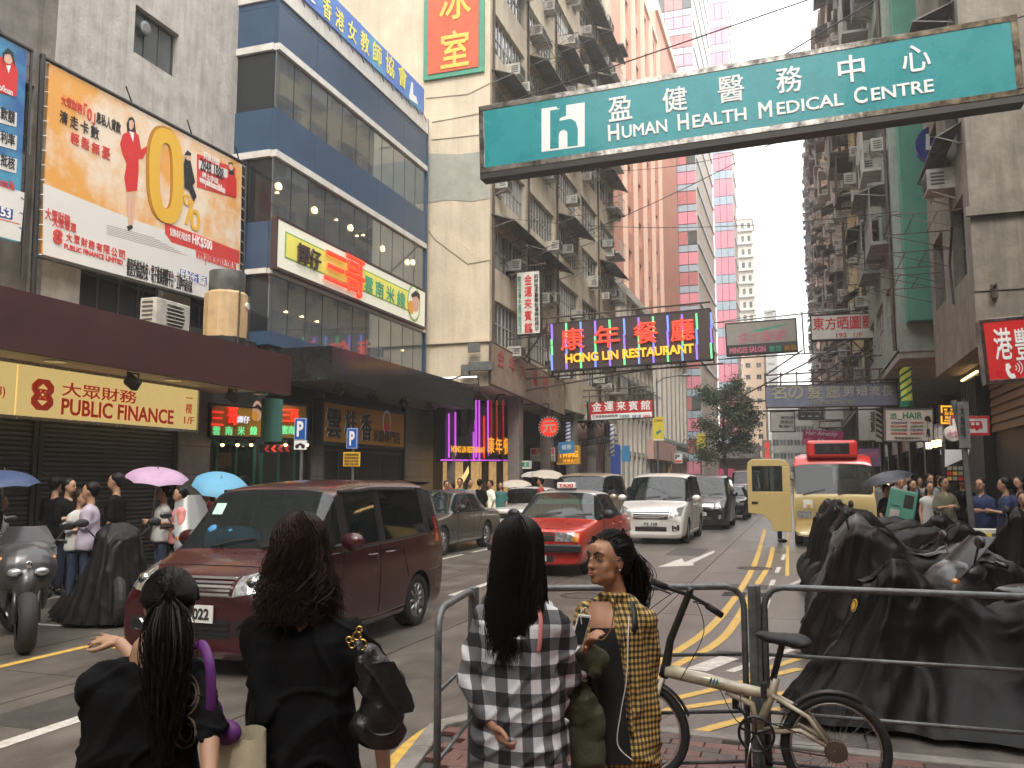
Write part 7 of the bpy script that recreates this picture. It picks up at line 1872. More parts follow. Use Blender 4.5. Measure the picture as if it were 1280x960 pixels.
# ------------------------------------------------ scooters
mat('scoot_grey',(.055,.055,.058),.35,metal=.3,var=.05,coat=.3,obj=True);mat('scoot_silver',(.42,.42,.43),.3,metal=.4,var=.05,coat=.7,obj=True);mat('scoot_black',(.02,.02,.022),.35,var=.1,coat=.4,obj=True)
glass('smoke_screen',(.03,.03,.033),through=.25,rough=.25)
glass('clear_screen',(.3,.3,.3),through=.5,rough=.2)
def scooter(label,x,y,rz,m='scoot_grey',screen='smoke_screen',tall=1.0,cat='scooter'):
    T=thing('scooter',label,cat,(x,y,0),R(rz),'parked scooters')
    b=MB()  # local x forward
    b.ell((.5,0,.8),(.2,.29,.26),rot=Matrix.Rotation(R(-22),3,'Y'));b.ell((.62,0,.66),(.16,.12,.2),rot=Matrix.Rotation(R(-30),3,'Y'));b.ell((.38,0,.97),(.16,.29,.12));b.ell((.2,0,.5),(.3,.22,.12));b.ell((-.25,0,.62),(.5,.2,.15));b.ell((-.7,0,.76),(.3,.13,.1),rot=Matrix.Rotation(R(12),3,'Y'));b.ell((.42,.17,.62),(.12,.05,.26));b.ell((.42,-.17,.62),(.12,.05,.26))
    remesh(b,'fairing',.018,M[m],T,3)
    b=MB();b.ell((-.15,0,.8),(.3,.16,.07));b.ell((-.58,0,.86),(.26,.14,.07));remesh(b,'seat',.02,M['scoot_black'],T,4)
    b=MB();b.ell((.8,0,.42),(.22,.085,.09),rot=Matrix.Rotation(R(10),3,'Y'));remesh(b,'mudguard',.016,M[m],T,3)
    for wx,r in((.80,.3),(-.62,.3)):
        w=MB();w.lathe([(.17,-.075),(.25,-.085),(.285,-.05),(r,0),(.285,.05),(.25,.085),(.17,.075)],(0,0,0),V((0,1,0)),28);o=w.obj('wheel',M['tyre'],T,smooth=True);o.location=(wx,0,r)
        w=MB();w.lathe([(.17,-.05),(.15,-.02),(.15,.02),(.17,.05)],(0,0,0),V((0,1,0)),24)
        for k in range(5):a=R(72*k);w.tube([(0,0,0),(.16*math.cos(a),0,.16*math.sin(a))],.018,5)
        w.cyl((0,-.05,0),(0,.05,0),.05,n=12);w.cyl((0,.055,0),(0,.06,0),.12,n=20);link('rim',w.mesh('rim',M['scoot_black']),o)
    for s in(-1,1):
        b=MB();b.tube([(.55,s*.1,.72),(.8,s*.1,.3)],.028,8);b.obj('fork_leg',M['scoot_black'],T,smooth=True)
        b=MB();b.tube([(.32,s*.05,1.03),(.28,s*.25,1.06),(.2,s*.36,1.04)],.014,6);b.tube([(.24,s*.3,1.055),(.19,s*.38,1.035)],.02,8);b.obj('handlebar',M['scoot_black'],T,smooth=True)
        b=MB();b.ell((.38,s*.37,1.22),(.03,.085,.05),n=12,k=8);o=b.obj('mirror',M['scoot_black'],T,smooth=True);b=MB();b.tube([(.38,s*.24,1.03),(.38,s*.34,1.18)],.009,6);link('mirror_arm',b.mesh('mirror_arm',M['scoot_black']),o)
        b=MB();b.ell((.69,s*.12,.78),(.05,.075,.045),n=12,k=8,rot=Matrix.Rotation(R(s*25),3,'Z'));b.obj('headlight',M['lens_clear'],T,smooth=True)
        b=MB();b.ell((.52,s*.235,.9),(.04,.03,.03),n=8,k=6);b.obj('indicator',M['lens_amber'],T,smooth=True)
    h=.4*tall;b=MB();rows=[[V((.62-.32*t**1-.06*abs(a)**2*2,a*(.27-.09*t*t),.93+h*t))for a in[-1,-.66,-.33,0,.33,.66,1]]for t in(0,.25,.5,.75,1)]
    b.grid(rows);b.grid([[p+V((-.006,0,-.003))for p in r[::-1]]for r in rows]);b.obj('windscreen',M[screen],T,smooth=True)
    b=MB();b.box((-.95,0,.72),(.04,.2,.06));b.obj('tail_light',M['lens_red'],T)
    b=MB();b.ell((.74,0,.86),(.012,.03,.035),n=10,k=6);b.obj('badge',M['chrome'],T)
    b=MB();b.tube([(-.3,-.2,.3),(-.55,-.23,.35),(-.85,-.22,.42)],[.04,.06,.05],10);b.obj('exhaust',M['dark_metal'],T,smooth=True)
    return T
p=onZ(22,818);a_=math.degrees(math.atan2(-p.y,-p.x));pp=p+V((math.cos(R(a_+180)),math.sin(R(a_+180)),0))*.8
scooter('dark grey maxi scooter facing the camera at the left edge',pp.x,pp.y,a_+4,'scoot_grey','smoke_screen',.72)
scooter('black scooter seat and tail seen behind the grey maxi scooter',-9.0,7.75,165,'scoot_black')
scooter('silver scooter with a tall clear windscreen beside the maroon minivan',-8.4,10.3,-32,'scoot_silver','clear_screen',1.4)
scooter('uncovered grey scooter with black mirrors among the covers behind the guard rail',1.6,8.0,192,'scoot_grey','smoke_screen',.8)
covered_bike('small dark cover just below the legs of the pedestrians on the right',2.6,15.5,175,'cover_black',0,133,.05,1.0,2.0,1.0)
b=MB();T=thing('storage_box','cream plastic box with a blue bag on the bikes at the right','box',(3.35,11.6,.95));b.bb(-.3,.3,-.2,.2,0,.3);bevel(b.obj('box',M['bike_cream'],T),.03);b=MB();b.bb(-.32,.32,-.22,.22,.3,.35);bevel(b.obj('lid',M['bike_cream'],T),.02)
b=MB();b.ell((-.42,0,.1),(.12,.12,.16));o=b.obj('bag',M['banner_blue'],T,smooth=True)
b=MB();b.tube([(-.1,-.19,-.95),(-.1,-.19,0)],.05,6);b.tube([(.1,.1,-.95),(.1,.1,0)],.05,6);b.obj('stand',M['dark_metal'],T)

# ------------------------------------------------ street tree
mat('bark',(.12,.1,.08),.85,var=.3,scale=8,bump=.4);mat('leaf_dark',(.045,.085,.03),.6,var=.3,scale=1.2);mat('leaf_mid',(.075,.13,.04),.6,var=.3,scale=1.2)
def tree(label,x,y,h,rad,n,seed):
    rn=random.Random(seed);T=thing('street_tree',label,'tree',(x,y,.1))
    b=MB();pts=[V((0,0,-.1)),V((.1,0,h*.25)),V((-.05,.1,h*.5)),V((.1,0,h*.8)),V((.15,0,h*.97))];b.tube(pts,[.2,.16,.13,.08,.03],10)
    cl=[]
    for k in range(22):
        t=.3+.66*k/21;a=rn.uniform(0,6.28);p=pts[1].lerp(pts[3],(t-.25)/.6)if t<.85 else pts[3];l=rad*(1.1-.8*max(0,t-.35))*rn.uniform(.6,1.1);e=p+V((math.cos(a)*l,math.sin(a)*l,rn.uniform(.2,1.3)))
        b.tube([p,p.lerp(e,.5)+V((0,0,.15)),e],[.05,.035,.012],6);cl.append(e);cl.append(p.lerp(e,.65))
        for q in range(2):f=e+V((rn.uniform(-.7,.7),rn.uniform(-.7,.7),rn.uniform(-.3,.7)));b.tube([e,f],.01,4);cl.append(f)
    b.obj('trunk',M['bark'],T,smooth=True)
    lf=MB()
    for i in range(n):
        c=rn.choice(cl)+V((rn.gauss(0,.33),rn.gauss(0,.33),rn.gauss(0,.3)));u=V((rn.gauss(0,1),rn.gauss(0,1),rn.gauss(0,.5))).normalized();v_=u.orthogonal().normalized();v_=Matrix.Rotation(rn.uniform(0,6.28),3,u)@v_;s=rn.uniform(.07,.14)
        lf.add([c-u*s,c+v_*s*.45,c+u*s,c-v_*s*.45],[(0,1,2),(0,2,3)],int(rn.random()<.4))
    struct(lf.obj('crown',[M['leaf_dark'],M['leaf_mid']],T),'stuff')
q=onY(906,600,72);tree('slender dark green street tree between the yellow banners and the minibus',q.x,72,onY(906,478,72).z,2.3,15000,5)
# ------------------------------------------------ people
mat('skin',(.40,.225,.14),.5,var=.05,scale=6,obj=True);mat('skin_tan',(.40,.20,.115),.45,var=.06,scale=6,obj=True);mat('hair_black',(.007,.0055,.005),.5,var=.3,scale=60,obj=True,spec=.22);mat('hair_brown',(.022,.01,.007),.55,var=.3,scale=25,obj=True,spec=.2)
mat('cloth_black',(.0055,.0055,.006),.9,var=.2,scale=9,bump=.1,bscale=150,obj=True,spec=.15);mat('denim',(.025,.035,.07),.85,var=.25,scale=18,bump=.3,bscale=200,obj=True);mat('olive',(.065,.07,.035),.8,var=.2,scale=9,bump=.2,bscale=80,obj=True);mat('leather',(.015,.014,.014),.3,var=.15,scale=14,bump=.3,bscale=70,coat=.2,obj=True)
mat('cloth_white',(.45,.44,.42),.85,var=.08,obj=True);mat('cloth_lilac',(.42,.36,.44),.85,var=.08,obj=True);mat('cloth_navy',(.02,.03,.09),.85,var=.1,obj=True);mat('cloth_red',(.35,.04,.03),.85,var=.1,obj=True);mat('cloth_pink',(.6,.22,.2),.85,var=.1,obj=True);mat('cloth_orange',(.4,.1,.04),.85,var=.1,obj=True);mat('cloth_olive',(.13,.13,.08),.85,var=.1,obj=True);mat('cloth_teal',(.03,.12,.11),.85,var=.1,obj=True);mat('cloth_grey',(.2,.2,.2),.85,var=.1,obj=True);mat('lip',(.42,.12,.10),.4,var=0);mat('purple',(.12,.02,.17),.6,var=.1,obj=True);mat('canvas_cream',(.6,.54,.38),.85,var=.06,bump=.2,bscale=150,obj=True);mat('strap_pink',(.55,.2,.17),.5,var=0);mat('brass',(.6,.4,.12),.25,metal=1,var=0);mat('eye_white',(.6,.58,.55),.2,var=0)
def plaid(name,c0,c1,cm,per,duty=.5):
    m=mat(name,c0,.85,var=0,bump=.15,bscale=160,obj=True);n,l=m.node_tree.nodes,m.node_tree.links
    tc=[x for x in n if x.type=='TEX_COORD'][0];sp_=n.new('ShaderNodeSeparateXYZ');l.new(tc.outputs['Object'],sp_.inputs[0])
    def st(src,add=None):
        if add:a=n.new('ShaderNodeMath');a.operation='MULTIPLY_ADD';a.inputs[1].default_value=.8;l.new(sp_.outputs[add],a.inputs[0]);l.new(sp_.outputs[src],a.inputs[2]);o=a.outputs[0]
        else:o=sp_.outputs[src]
        d=n.new('ShaderNodeMath');d.operation='DIVIDE';d.inputs[1].default_value=per;l.new(o,d.inputs[0]);f=n.new('ShaderNodeMath');f.operation='FRACT';l.new(d.outputs[0],f.inputs[0]);g=n.new('ShaderNodeMath');g.operation='GREATER_THAN';g.inputs[1].default_value=duty;l.new(f.outputs[0],g.inputs[0]);return g.outputs[0]
    a=n.new('ShaderNodeMath');a.operation='ADD';l.new(st(0,1),a.inputs[0]);l.new(st(2),a.inputs[1]);h=n.new('ShaderNodeMath');h.operation='MULTIPLY';h.inputs[1].default_value=.5;l.new(a.outputs[0],h.inputs[0])
    cr=n.new('ShaderNodeValToRGB');cr.color_ramp.interpolation='CONSTANT';e=cr.color_ramp.elements;e[0].color=(*c0,1);e[1].position=.8;e[1].color=(*c1,1);k=e.new(.3);k.color=(*cm,1);l.new(h.outputs[0],cr.inputs[0]);l.new(cr.outputs[0],n['Principled BSDF'].inputs['Base Color']);return m
plaid('plaid_bw',(.62,.62,.64),(.015,.015,.017),(.13,.13,.14),.088);plaid('plaid_yellow',(.6,.42,.12),(.02,.018,.016),(.2,.13,.045),.021)
def cap(b,pts,rs,n=12):
    b.tube(pts,rs,n)
    for p,r in zip(pts,rs):b.ell(p,r,n=n,k=8)
def hand(b,w,d,nrm,s=1.0,curl=(.2,.25,.3,.35),spread=.16,thumb=1):
    """wrist w, direction d, palm normal nrm; five separate fingers"""
    d=d.normalized();nrm=(nrm-d*nrm.dot(d)).normalized();sd=d.cross(nrm)
    Rm=Matrix((sd,d,nrm)).transposed()
    b.ell(w+d*.045*s,(.036*s,.05*s,.017*s),rot=Rm,n=14,k=10)
    for i,(x,l)in enumerate(((-.027,.066),(-.009,.076),(.009,.071),(.026,.056))):
        p=w+d*.082*s+sd*x*s-d*abs(x)*.25;a=x*spread/.027;q=(d*math.cos(a)+sd*math.sin(a));pts=[p-q*.02*s,p];an=0
        for k,f in enumerate((.45,.3,.25)):an+=curl[i]*(1,1.1,.8)[k];pts.append(pts[-1]+(q*math.cos(an)+nrm*math.sin(an))*l*f*s)
        cap(b,pts,[.0095*s,.0092*s,.0085*s,.0078*s,.0068*s],8)
    t0=w+d*.025*s-sd*.03*s*thumb;t1=t0+(d*.6-sd*.7*thumb+nrm*.25)*.035*s;t2=t1+(d*.9-sd*.35*thumb+nrm*.2)*.03*s;t3=t2+(d-sd*.15*thumb)*.022*s
    cap(b,[t0,t1,t2,t3],[.014*s,.012*s,.0105*s,.0085*s],8)
def person(label,loc,face,h,top='cloth_black',low='denim',skin='skin',hairm='hair_black',hair='short',hl=.25,arms=None,sleeve=.45,vox=.02,headdir=None,group=None,detail=False,skirt=False,wid=1.0,lean=0,hands=None,tank=False,tilt=0,topz=None,headoff=(0,0,0),hairfn=True):
    """loc: feet; face: (x, y) direction the body looks; arms: [(elbow, wrist)] in local metres for a 1.6 m figure, right then left"""
    rz=math.atan2(face[1],face[0])-math.pi/2
    T=thing('person',label,'person',loc,rz,group)
    k=h/1.6;Z=lambda*p:V(p)*k
    w_=wid
    hc=Z(0,.02+lean,1.475)+V(headoff)
    hd=0 if headdir is None else(math.atan2(headdir[1],headdir[0])-math.pi/2-rz)
    HR=Matrix.Rotation(hd,3,'Z')@Matrix.Rotation(tilt,3,'X')
    b=MB()
    b.ell(hc+HR@Z(0,-.008,.02),tuple(x*k for x in(.072,.09,.088)),rot=HR,n=24,k=16);b.ell(hc+HR@Z(0,.03,-.035),tuple(x*k for x in(.056,.058,.078)),rot=HR,n=20,k=14)
    if detail:
        E=lambda x,y,z,r,q=None:b.ell(hc+HR@Z(x,y,z),tuple(i*k for i in r),rot=HR@q if q else HR,n=12,k=10)
        E(0,.072,-.088,(.024,.018,.018));E(0,.094,-.012,(.009,.012,.026),Matrix.Rotation(R(-18),3,'X'));E(0,.106,-.03,(.013,.011,.009))
        for s in(-1,1):E(s*.012,.1,-.033,(.008,.008,.007));E(s*.034,.056,-.03,(.026,.02,.03));E(s*.03,.08,.024,(.026,.009,.009));E(s*.074,-.004,-.012,(.009,.019,.03));E(s*.03,.075,.003,(.017,.012,.008));E(s*.04,.03,-.066,(.022,.035,.026))
        E(0,.085,.04,(.04,.012,.03));E(0,.0905,-.056,(.019,.012,.006));E(0,.088,-.067,(.017,.012,.007))
    else:
        b.ell(hc+HR@Z(0,.092,-.02),tuple(x*k for x in(.012,.014,.018)),n=8,k=6)
        for s in(-1,1):b.ell(hc+HR@Z(s*.073,0,-.012),tuple(x*k for x in(.01,.016,.026)),n=8,k=6)
    cap(b,[hc+HR@Z(0,-.02,-.06),Z(0,-.01+lean*.6,1.33),Z(0,lean*.4,1.27)],[.046*k,.046*k,.06*k])
    def torso(m,e=0,low_=.78,up_=1.27):
        m.ell(Z(0,.0,.86),(w_*.155*k+e,.105*k+e,.12*k+e),n=20);m.ell(Z(0,lean*.1,1.0),(w_*.125*k+e,.092*k+e,.13*k),n=20);m.ell(Z(0,lean*.3+.005,1.15),(w_*.15*k+e,.105*k+e,.15*k),n=20)
        cap(m,[Z(-.12*w_,lean*.4,1.225),Z(.12*w_,lean*.4,1.225)],[.048*k+e]*2)
    torso(b)
    A=arms or[((.2,.0,1.0),(.2,.08,.78)),((-.2,.0,1.0),(-.2,.08,.78))]
    sh=[Z(.15*w_,lean*.4,1.215),Z(-.15*w_,lean*.4,1.215)]
    AP=[]
    for i,(e_,w2)in enumerate(A):
        el=Z(*e_)if not isinstance(e_,Vector)else e_;wr=Z(*w2)if not isinstance(w2,Vector)else w2
        AP.append((sh[i],el,wr));cap(b,[sh[i],sh[i].lerp(el,.5),el,el.lerp(wr,.35),wr],[.042*k,.038*k,.033*k,.033*k,.023*k])
        hh=(hands or{}).get(i,{})
        d=hh.get('d',wr-el);nn=hh.get('n',V((-1 if i==0 else 1,.3,0)));hand(b,wr,d,nn,k*1.02,hh.get('curl',(.35,.4,.45,.5)),hh.get('spread',.08),hh.get('thumb',1 if i==0 else-1))
    for s in(-1,1):cap(b,[Z(s*.08,0,.84),Z(s*.085,.01,.48),Z(s*.09,-.01,.09)],[.078*k,.052*k,.036*k]);b.ell(Z(s*.09,.05,.035),(.04*k,.11*k,.035*k))
    remesh(b,'body',vox,M[skin],T,4 if detail else 1)
    if not detail:
        q=MB()
        for s in(-1,1):q.ell(hc+HR@Z(s*.03,.086,.0),tuple(x*k for x in(.014,.008,.006)),rot=HR,n=8,k=5);q.ell(hc+HR@Z(s*.03,.083,.022),tuple(x*k for x in(.018,.008,.004)),rot=HR,n=8,k=5)
        o_=q.obj('eyes',M['hair_black'],T,smooth=True);struct(o_,'stuff');q=MB();q.ell(hc+HR@Z(0,.084,-.06),tuple(x*k for x in(.019,.01,.006)),rot=HR,n=8,k=5);q.obj('mouth',M['lip'],T,smooth=True)
    # top garment
    c=MB();z0=topz if topz is not None else .74
    lv=[(z0*.995,.02,.02),(z0,.2,.15),(z0+.08,.2,.148),(.95,.18,.134),(1.06,.163,.122),(1.16,.168,.124),(1.215,.17,.112),(1.25,.15,.086),(1.275,.11,.066),(1.292,.065,.055),(1.3,.01,.01)]
    c.grid([[Z(w_*a*math.copysign(abs(math.cos(t))**.82,math.cos(t)),bb2*math.sin(t)+lean*.35*max(0,z_-.9)*2,z_)for t in[2*math.pi*q/28 for q in range(28)]]for z_,a,bb2 in lv],wrap=True)
    c.f+=[tuple(range(28))[::-1],tuple(range(28*10,28*11))];c.m+=[0,0]
    cap(c,[Z(-.145*w_,lean*.4,1.212),Z(-.06*w_,lean*.4,1.255),Z(.06*w_,lean*.4,1.255),Z(.145*w_,lean*.4,1.212)],[.066*k,.062*k,.062*k,.066*k])
    if 'plaid' in top:c.tube([Z(.066*math.cos(t),.058*math.sin(t)+lean*.4,1.305+.012*math.sin(t))for t in[2*math.pi*q/20 for q in range(21)]],.013*k,8)
    for i,(s_,el,wr)in enumerate(AP):
        if sleeve<=.02:continue
        if sleeve<=.5:q=s_.lerp(el,sleeve*2);cap(c,[s_,q],[.062*k,.066*k])
        else:q=el.lerp(wr,(sleeve-.5)*2);cap(c,[s_,s_.lerp(el,.5),el,q],[.058*k,.056*k,.052*k,.047*k])
    sd=random.Random(len(label)*7).random()*40;fa=.022 if detail else .013
    def folds(p,n):
        q=p+V((sd,0,0));w1=noise.noise(V((q.x*2.3,q.y*2.3,q.z*1.8)))
        r1=max(0,1-abs(noise.noise(V((q.x*6+w1*2,q.y*6,q.z*2.2+w1))))*5);r2=max(0,1-abs(noise.noise(V((q.x*5,q.y*5,q.z*9+3*w1))))*6)
        return p+n*fa*(r1*.75+r2*.55*(1 if detail else .5)-.35+.5*w1)*k
    remesh(c,'top' if skirt is False else 'dress',vox if not detail else vox*1.15,M[top],T,2,disp=folds)
    if tank and detail:pass
    # lower garment
    c=MB();vox=max(vox,.014)
    if skirt:c.tube([Z(0,0,.9),Z(0,0,.5)],[.16*k,.2*k],18)
    else:
        c.ell(Z(0,0,.82),(w_*.163*k,.115*k,.13*k))
        for s in(-1,1):cap(c,[Z(s*.085,0,.83),Z(s*.088,.01,.48),Z(s*.09,-.01,.12)],[.088*k,.066*k,.056*k])
    remesh(c,'trousers' if not skirt else 'skirt',vox*1.2,M[low],T,2,disp=folds)
    for s in(-1,1):
        c=MB();c.ell(Z(s*.09,.055,.04),(.05*k,.125*k,.045*k));c.obj('shoe',M['trim_black'],T,smooth=True)
    # hair
    Cc=hc+HR@Z(0,-.012,.022)
    c=MB();c.ell(Cc+HR@Z(0,-.02,.012),tuple(x*k for x in(.083,.096,.093)),rot=HR,n=20,k=14)
    c.ell(Cc+HR@Z(0,-.05,-.03),tuple(x*k for x in(.074,.06,.07)),rot=HR)
    if not detail:
        if hair=='long':c.ell(Cc+HR@Z(0,-.075,-.14),tuple(x*k for x in(.08,.04,.14)))
        if hair=='pony':cap(c,[Cc+HR@Z(0,-.1,0),Cc+HR@Z(0,-.15,-.08),Cc+HR@Z(0,-.13,-.2)],[.03*k,.035*k,.015*k])
    # cut the face free of hair
    o=remesh(c,'hair',(.008 if detail else .016),M[hairm],T,2)
    me=o.data;bm=bmesh.new();bm.from_mesh(me);inv=HR.inverted()
    dl=[v for v in bm.verts if(lambda q:q.y>.035*k and q.z<(.043*k+(q.y-.03)*.1)and abs(q.x)<.064*k)(inv@(v.co-hc))]
    bmesh.ops.delete(bm,geom=dl,context='VERTS');bm.to_mesh(me);bm.free()
    if detail and hair:
        rn=random.Random(5);st=MB();n_=hairfn if isinstance(hairfn,int)and hairfn>1 else 900
        RX=V((.086,.1,.098))*k
        def S(d,r=1.0):d=d.normalized();return Cc+HR@(V((0,-.015*k,.01*k))+V((d.x*RX.x,d.y*RX.y,d.z*RX.z))*r)
        def clean(p):  # keep strands off the back
            return p
        for i in range(n_):
            if hair=='long' or hair=='curly':
                a=rn.uniform(-2.15,2.15);P=[];tt=rn.uniform(.1,.6);mx=1.4+.25*rn.random();ph0=rn.uniform(0,6.28);wa=.1 if hair=='curly' else .035;rr=rn.uniform(1.0,1.12)
                for q in range(7):t=tt+(mx-tt)*q/6;a1=a+wa*math.sin(ph0+t*6);P.append(S(V((math.sin(t)*math.sin(a1),-math.sin(t)*math.cos(a1),math.cos(t))),rr+wa*.25*math.cos(ph0+t*5)))
                L=hl*rn.uniform(.7,1.1)+.05;base=P[-1];wv=.034 if hair=='curly' else .013;ph=rn.uniform(0,6.28);inw=rn.uniform(-.35,.45)
                for q in range(1,10):f=q/9;P.append(base+V(((Cc.x-base.x)*inw*f+wv*math.sin(ph+f*11)*f,-.01*f-.02*f*(1-f)+wv*math.cos(ph+f*9)*f,-L*f)))
                if hair=='long' or hair=='curly':st.tube(P,[.0014]*(len(P)-3)+[.0013,.001,.0004],3,caps=False)
            else:
                g=V((0,-1,.12));u=rn.uniform(-1,1);a=rn.uniform(-math.pi,math.pi);d0=V((math.cos(a)*.95,math.sin(a)*.95,rn.uniform(-.35,1.0)))
                if d0.y>.5 and d0.z<.55:continue
                P=[S(d0.lerp(g,q/8),1.0+rn.uniform(0,.05))for q in range(9)]
                gp=S(g,1.15);P.append(gp+V((rn.gauss(0,.006),rn.gauss(0,.006),rn.gauss(0,.006))))
                L=hl*rn.uniform(.55,1.08);ox,oy=rn.gauss(0,.016),rn.gauss(0,.014);kx,kz=rn.gauss(0,.012),rn.uniform(2,9);ph=rn.uniform(0,6.28)
                for q in range(1,10):f=q/9;P.append(gp+HR@V((ox*math.sin(math.pi*min(1,.12+f*.9))*1.5+.007*f*math.sin(ph+f*7)+kx*f*math.sin(kz*f),-.035*math.sin(math.pi*f*.8)+oy*1.5*math.sin(math.pi*f),0))+V((0,0,-L*f)))
                st.tube(P,[.0014]*(len(P)-2)+[.001,.0004],3,caps=False)
        struct(st.obj('hair_strands',M[hairm],T),'stuff')
    T['k']=k
    return T,hc,HR,k,AP
def P2L(loc,face,w):
    rz=math.atan2(face[1],face[0])-math.pi/2
    return Matrix.Rotation(-rz,3,'Z')@(V(w)-V(loc))
def feet(px_,py_,D,z=.12):p=atd(px_,py_,D);return V((p.x,p.y,z))
fw_=V((-.317,.948));rt_=V((.948,.317))
def fdir(a,c):v=fw_*a+rt_*c;return(v.x,v.y)

# --- girl pointing, back to the camera
L1=feet(184,770,2.45);f1=fdir(.95,-.25)
wl_=lambda x,y,D,L,f:P2L(L,f,atd(x,y,D))
el,wr=wl_(212,868,2.62,L1,f1),wl_(150,803,2.75,L1,f1)
dh=wl_(105,795,2.8,L1,f1)-wr
T,hc,HR,k,AP=person('girl in a black T-shirt with a low ponytail, pointing left with an open hand',L1,f1,1.325,'cloth_black','denim','skin','hair_black','pony',.42,[(wl_(262,900,2.35,L1,f1),wl_(262,990,2.2,L1,f1)),(el+V((0,0,-.02)),wr)],.62,.0062,headdir=fdir(.95,-.35),detail=True,wid=1.1,headoff=(.055,.01,0),hands={1:{'d':dh,'n':V((0,.3,-1)),'curl':(.05,.12,.2,.28),'spread':.26,'thumb':-1}},hairfn=2300)
b=MB();g=hc+HR@V((0,-.115*k,.035*k));b.ell(g,(.016,.012,.009),rot=HR);b.obj('hair_tie',M['cloth_orange'],T,smooth=True)
b=MB();q=[hc+HR@(V((math.cos(R(t))*.092,-.005,math.sin(R(t))*.1+.02))*k)for t in range(-5,186,10)];b.tube(q,.006,6);b.obj('hair_band',M['trim_black'],T,smooth=True)
def onback(T_,px_,py_,D0=.0):
    """point of the top garment seen through a point of the photograph, in the thing's own space"""
    cv=[o for o in CH[T_.name]if o.name.startswith(('top','dress'))][0];inv=(Matrix.Translation(T_.location)@Matrix.Rotation(T_.rotation_euler.z,4,'Z')).inverted()
    if T_.name not in BV:BV[T_.name]=BVHTree.FromPolygons([v.co for v in cv.data.vertices],[tuple(q.vertices)for q in cv.data.polygons])
    d=inv.to_3x3()@ray(px_,py_).normalized();h=BV[T_.name].ray_cast(inv@EYE,d)
    return(h[0]-d*D0)if h[0]else None
BV={}
mat('print_faded',(.13,.085,.05),.8,var=.3,scale=40)
for cx,cy_,rx,ry in((232,868,16,26),(236,868,9,15),(230,915,15,20),(232,915,8,11)):
    P=[onback(T,cx+rx*math.cos(R(t)),cy_+ry*math.sin(R(t)),.004)for t in range(-80,250,15)];P=[p for p in P if p]
    if len(P)>3:MB().tube(P,.0035,4).obj('shirt_print',M['print_faded'],T)
def strap(T,pts,m,w=.02,name='strap',D=.008,flat=.3):
    P=[onback(T,x,y,D)if not isinstance(x,Vector)else x for x,y in pts];P=[p for p in P if p is not None]
    if len(P)>1:return MB().tube(curve(P,4),w,8,flat=flat).obj(name,M[m],T,smooth=True)
TB_=thing('tote_bag','cream canvas tote bag with a purple scarf strap on the pointing girl','bag',(0,0,0));pc=atd(290,955,2.4);TB_.location=(pc.x,pc.y,.75)
P=[atd(x,y,D)for x,y,D in((238,812,2.42),(252,806,2.38),(262,830,2.34),(264,870,2.33),(264,905,2.34),(278,925,2.36))]
MB().tube(curve(P,5),[.014]*26,10,flat=.4).obj('strap',M['purple'],TB_,w=True,smooth=True)
b=MB();rows=[]
for i in range(9):
    s=i/8;r=[]
    for t in range(24):a=2*math.pi*t/24;wv=.006*math.sin(a*5+s*3);r.append(pc+CR*((.088+.01*s+wv)*math.cos(a))+V((0,0,.085-.35*s+.014*math.sin(a*2)*(1-s)))+V((CF.x,CF.y,0)).normalized()*((.035+.02*s)*math.sin(a)))
    rows.append(r)
b.grid(rows,wrap=True);b.grid([[p.lerp(pc,.03)for p in r]for r in rows[::-1]],wrap=True);b.obj('bag_body',M['canvas_cream'],TB_,w=True,smooth=True)
b=MB();c0=atd(282,915,2.38);b.ell(c0,(.05,.03,.035));b.ell(c0+V((-.05,0,.04)),(.035,.03,.05));remesh(b,'scarf_knot',.006,M['purple'],TB_,3,w=True)

# --- woman with curly tied hair, back to the camera
L2=feet(384,700,2.62);f2=fdir(1,.1)
T,hc,HR,k,AP=person('woman in a loose black T-shirt with brown curly hair, back to the camera',L2,f2,1.46,'cloth_black','cloth_black','skin','hair_brown','curly',.17,[(wl_(470,850,2.55,L2,f2),wl_(480,960,2.5,L2,f2)),(wl_(340,895,2.5,L2,f2),wl_(330,985,2.8,L2,f2))],.47,.0066,detail=True,wid=1.05,headdir=fdir(.97,-.2),topz=.55,hairfn=2000,headoff=(-.03,0,.01))
b=MB()
for i in range(500):
    rn=random.Random(i);g=hc+HR@V((0,-.1,.07))*k;P=[hc+HR@(V((rn.uniform(-.05,.05),-.03,.115))*k),g+V((rn.gauss(0,.008),-.01,rn.gauss(0,.006)))];ph=rn.uniform(0,6);L=rn.uniform(.14,.27);sx=rn.gauss(0,.03)
    for q in range(1,10):f=q/9;P.append(g+HR@V((sx*f+.014*math.sin(ph+f*10)*f,-.025*math.sin(f*3)+.01*math.cos(ph+8*f)*f,0))+V((0,0,-L*f)))
    b.tube(P,.0014,3,caps=False)
struct(b.obj('ponytail',M['hair_brown'],T),'stuff')
strap(T,((415,742),(428,745),(440,765),(446,790),(448,800)),'leather',.014,D=.012)
TB_=thing('handbag','large black leather shoulder bag with brass rings on the curly haired woman','bag',(0,0,0));pc=atd(478,880,2.42);TB_.location=(pc.x,pc.y,.8)
b=MB()
for x,y,rx,rz_ in((470,850,20,34),(478,885,30,36),(476,912,32,24),(462,905,24,24),(490,862,18,26),(460,828,14,22)):b.ell(atd(x,y,2.4),(rx*2.4/FPX,.06,rz_*2.4/FPX),n=18,k=12)
def lf(p,n):r=max(0,1-abs(noise.noise(p*9))*4);return p+n*(.008*r-.003)
remesh(b,'bag_body',.007,M['leather'],TB_,3,w=True,disp=lf)
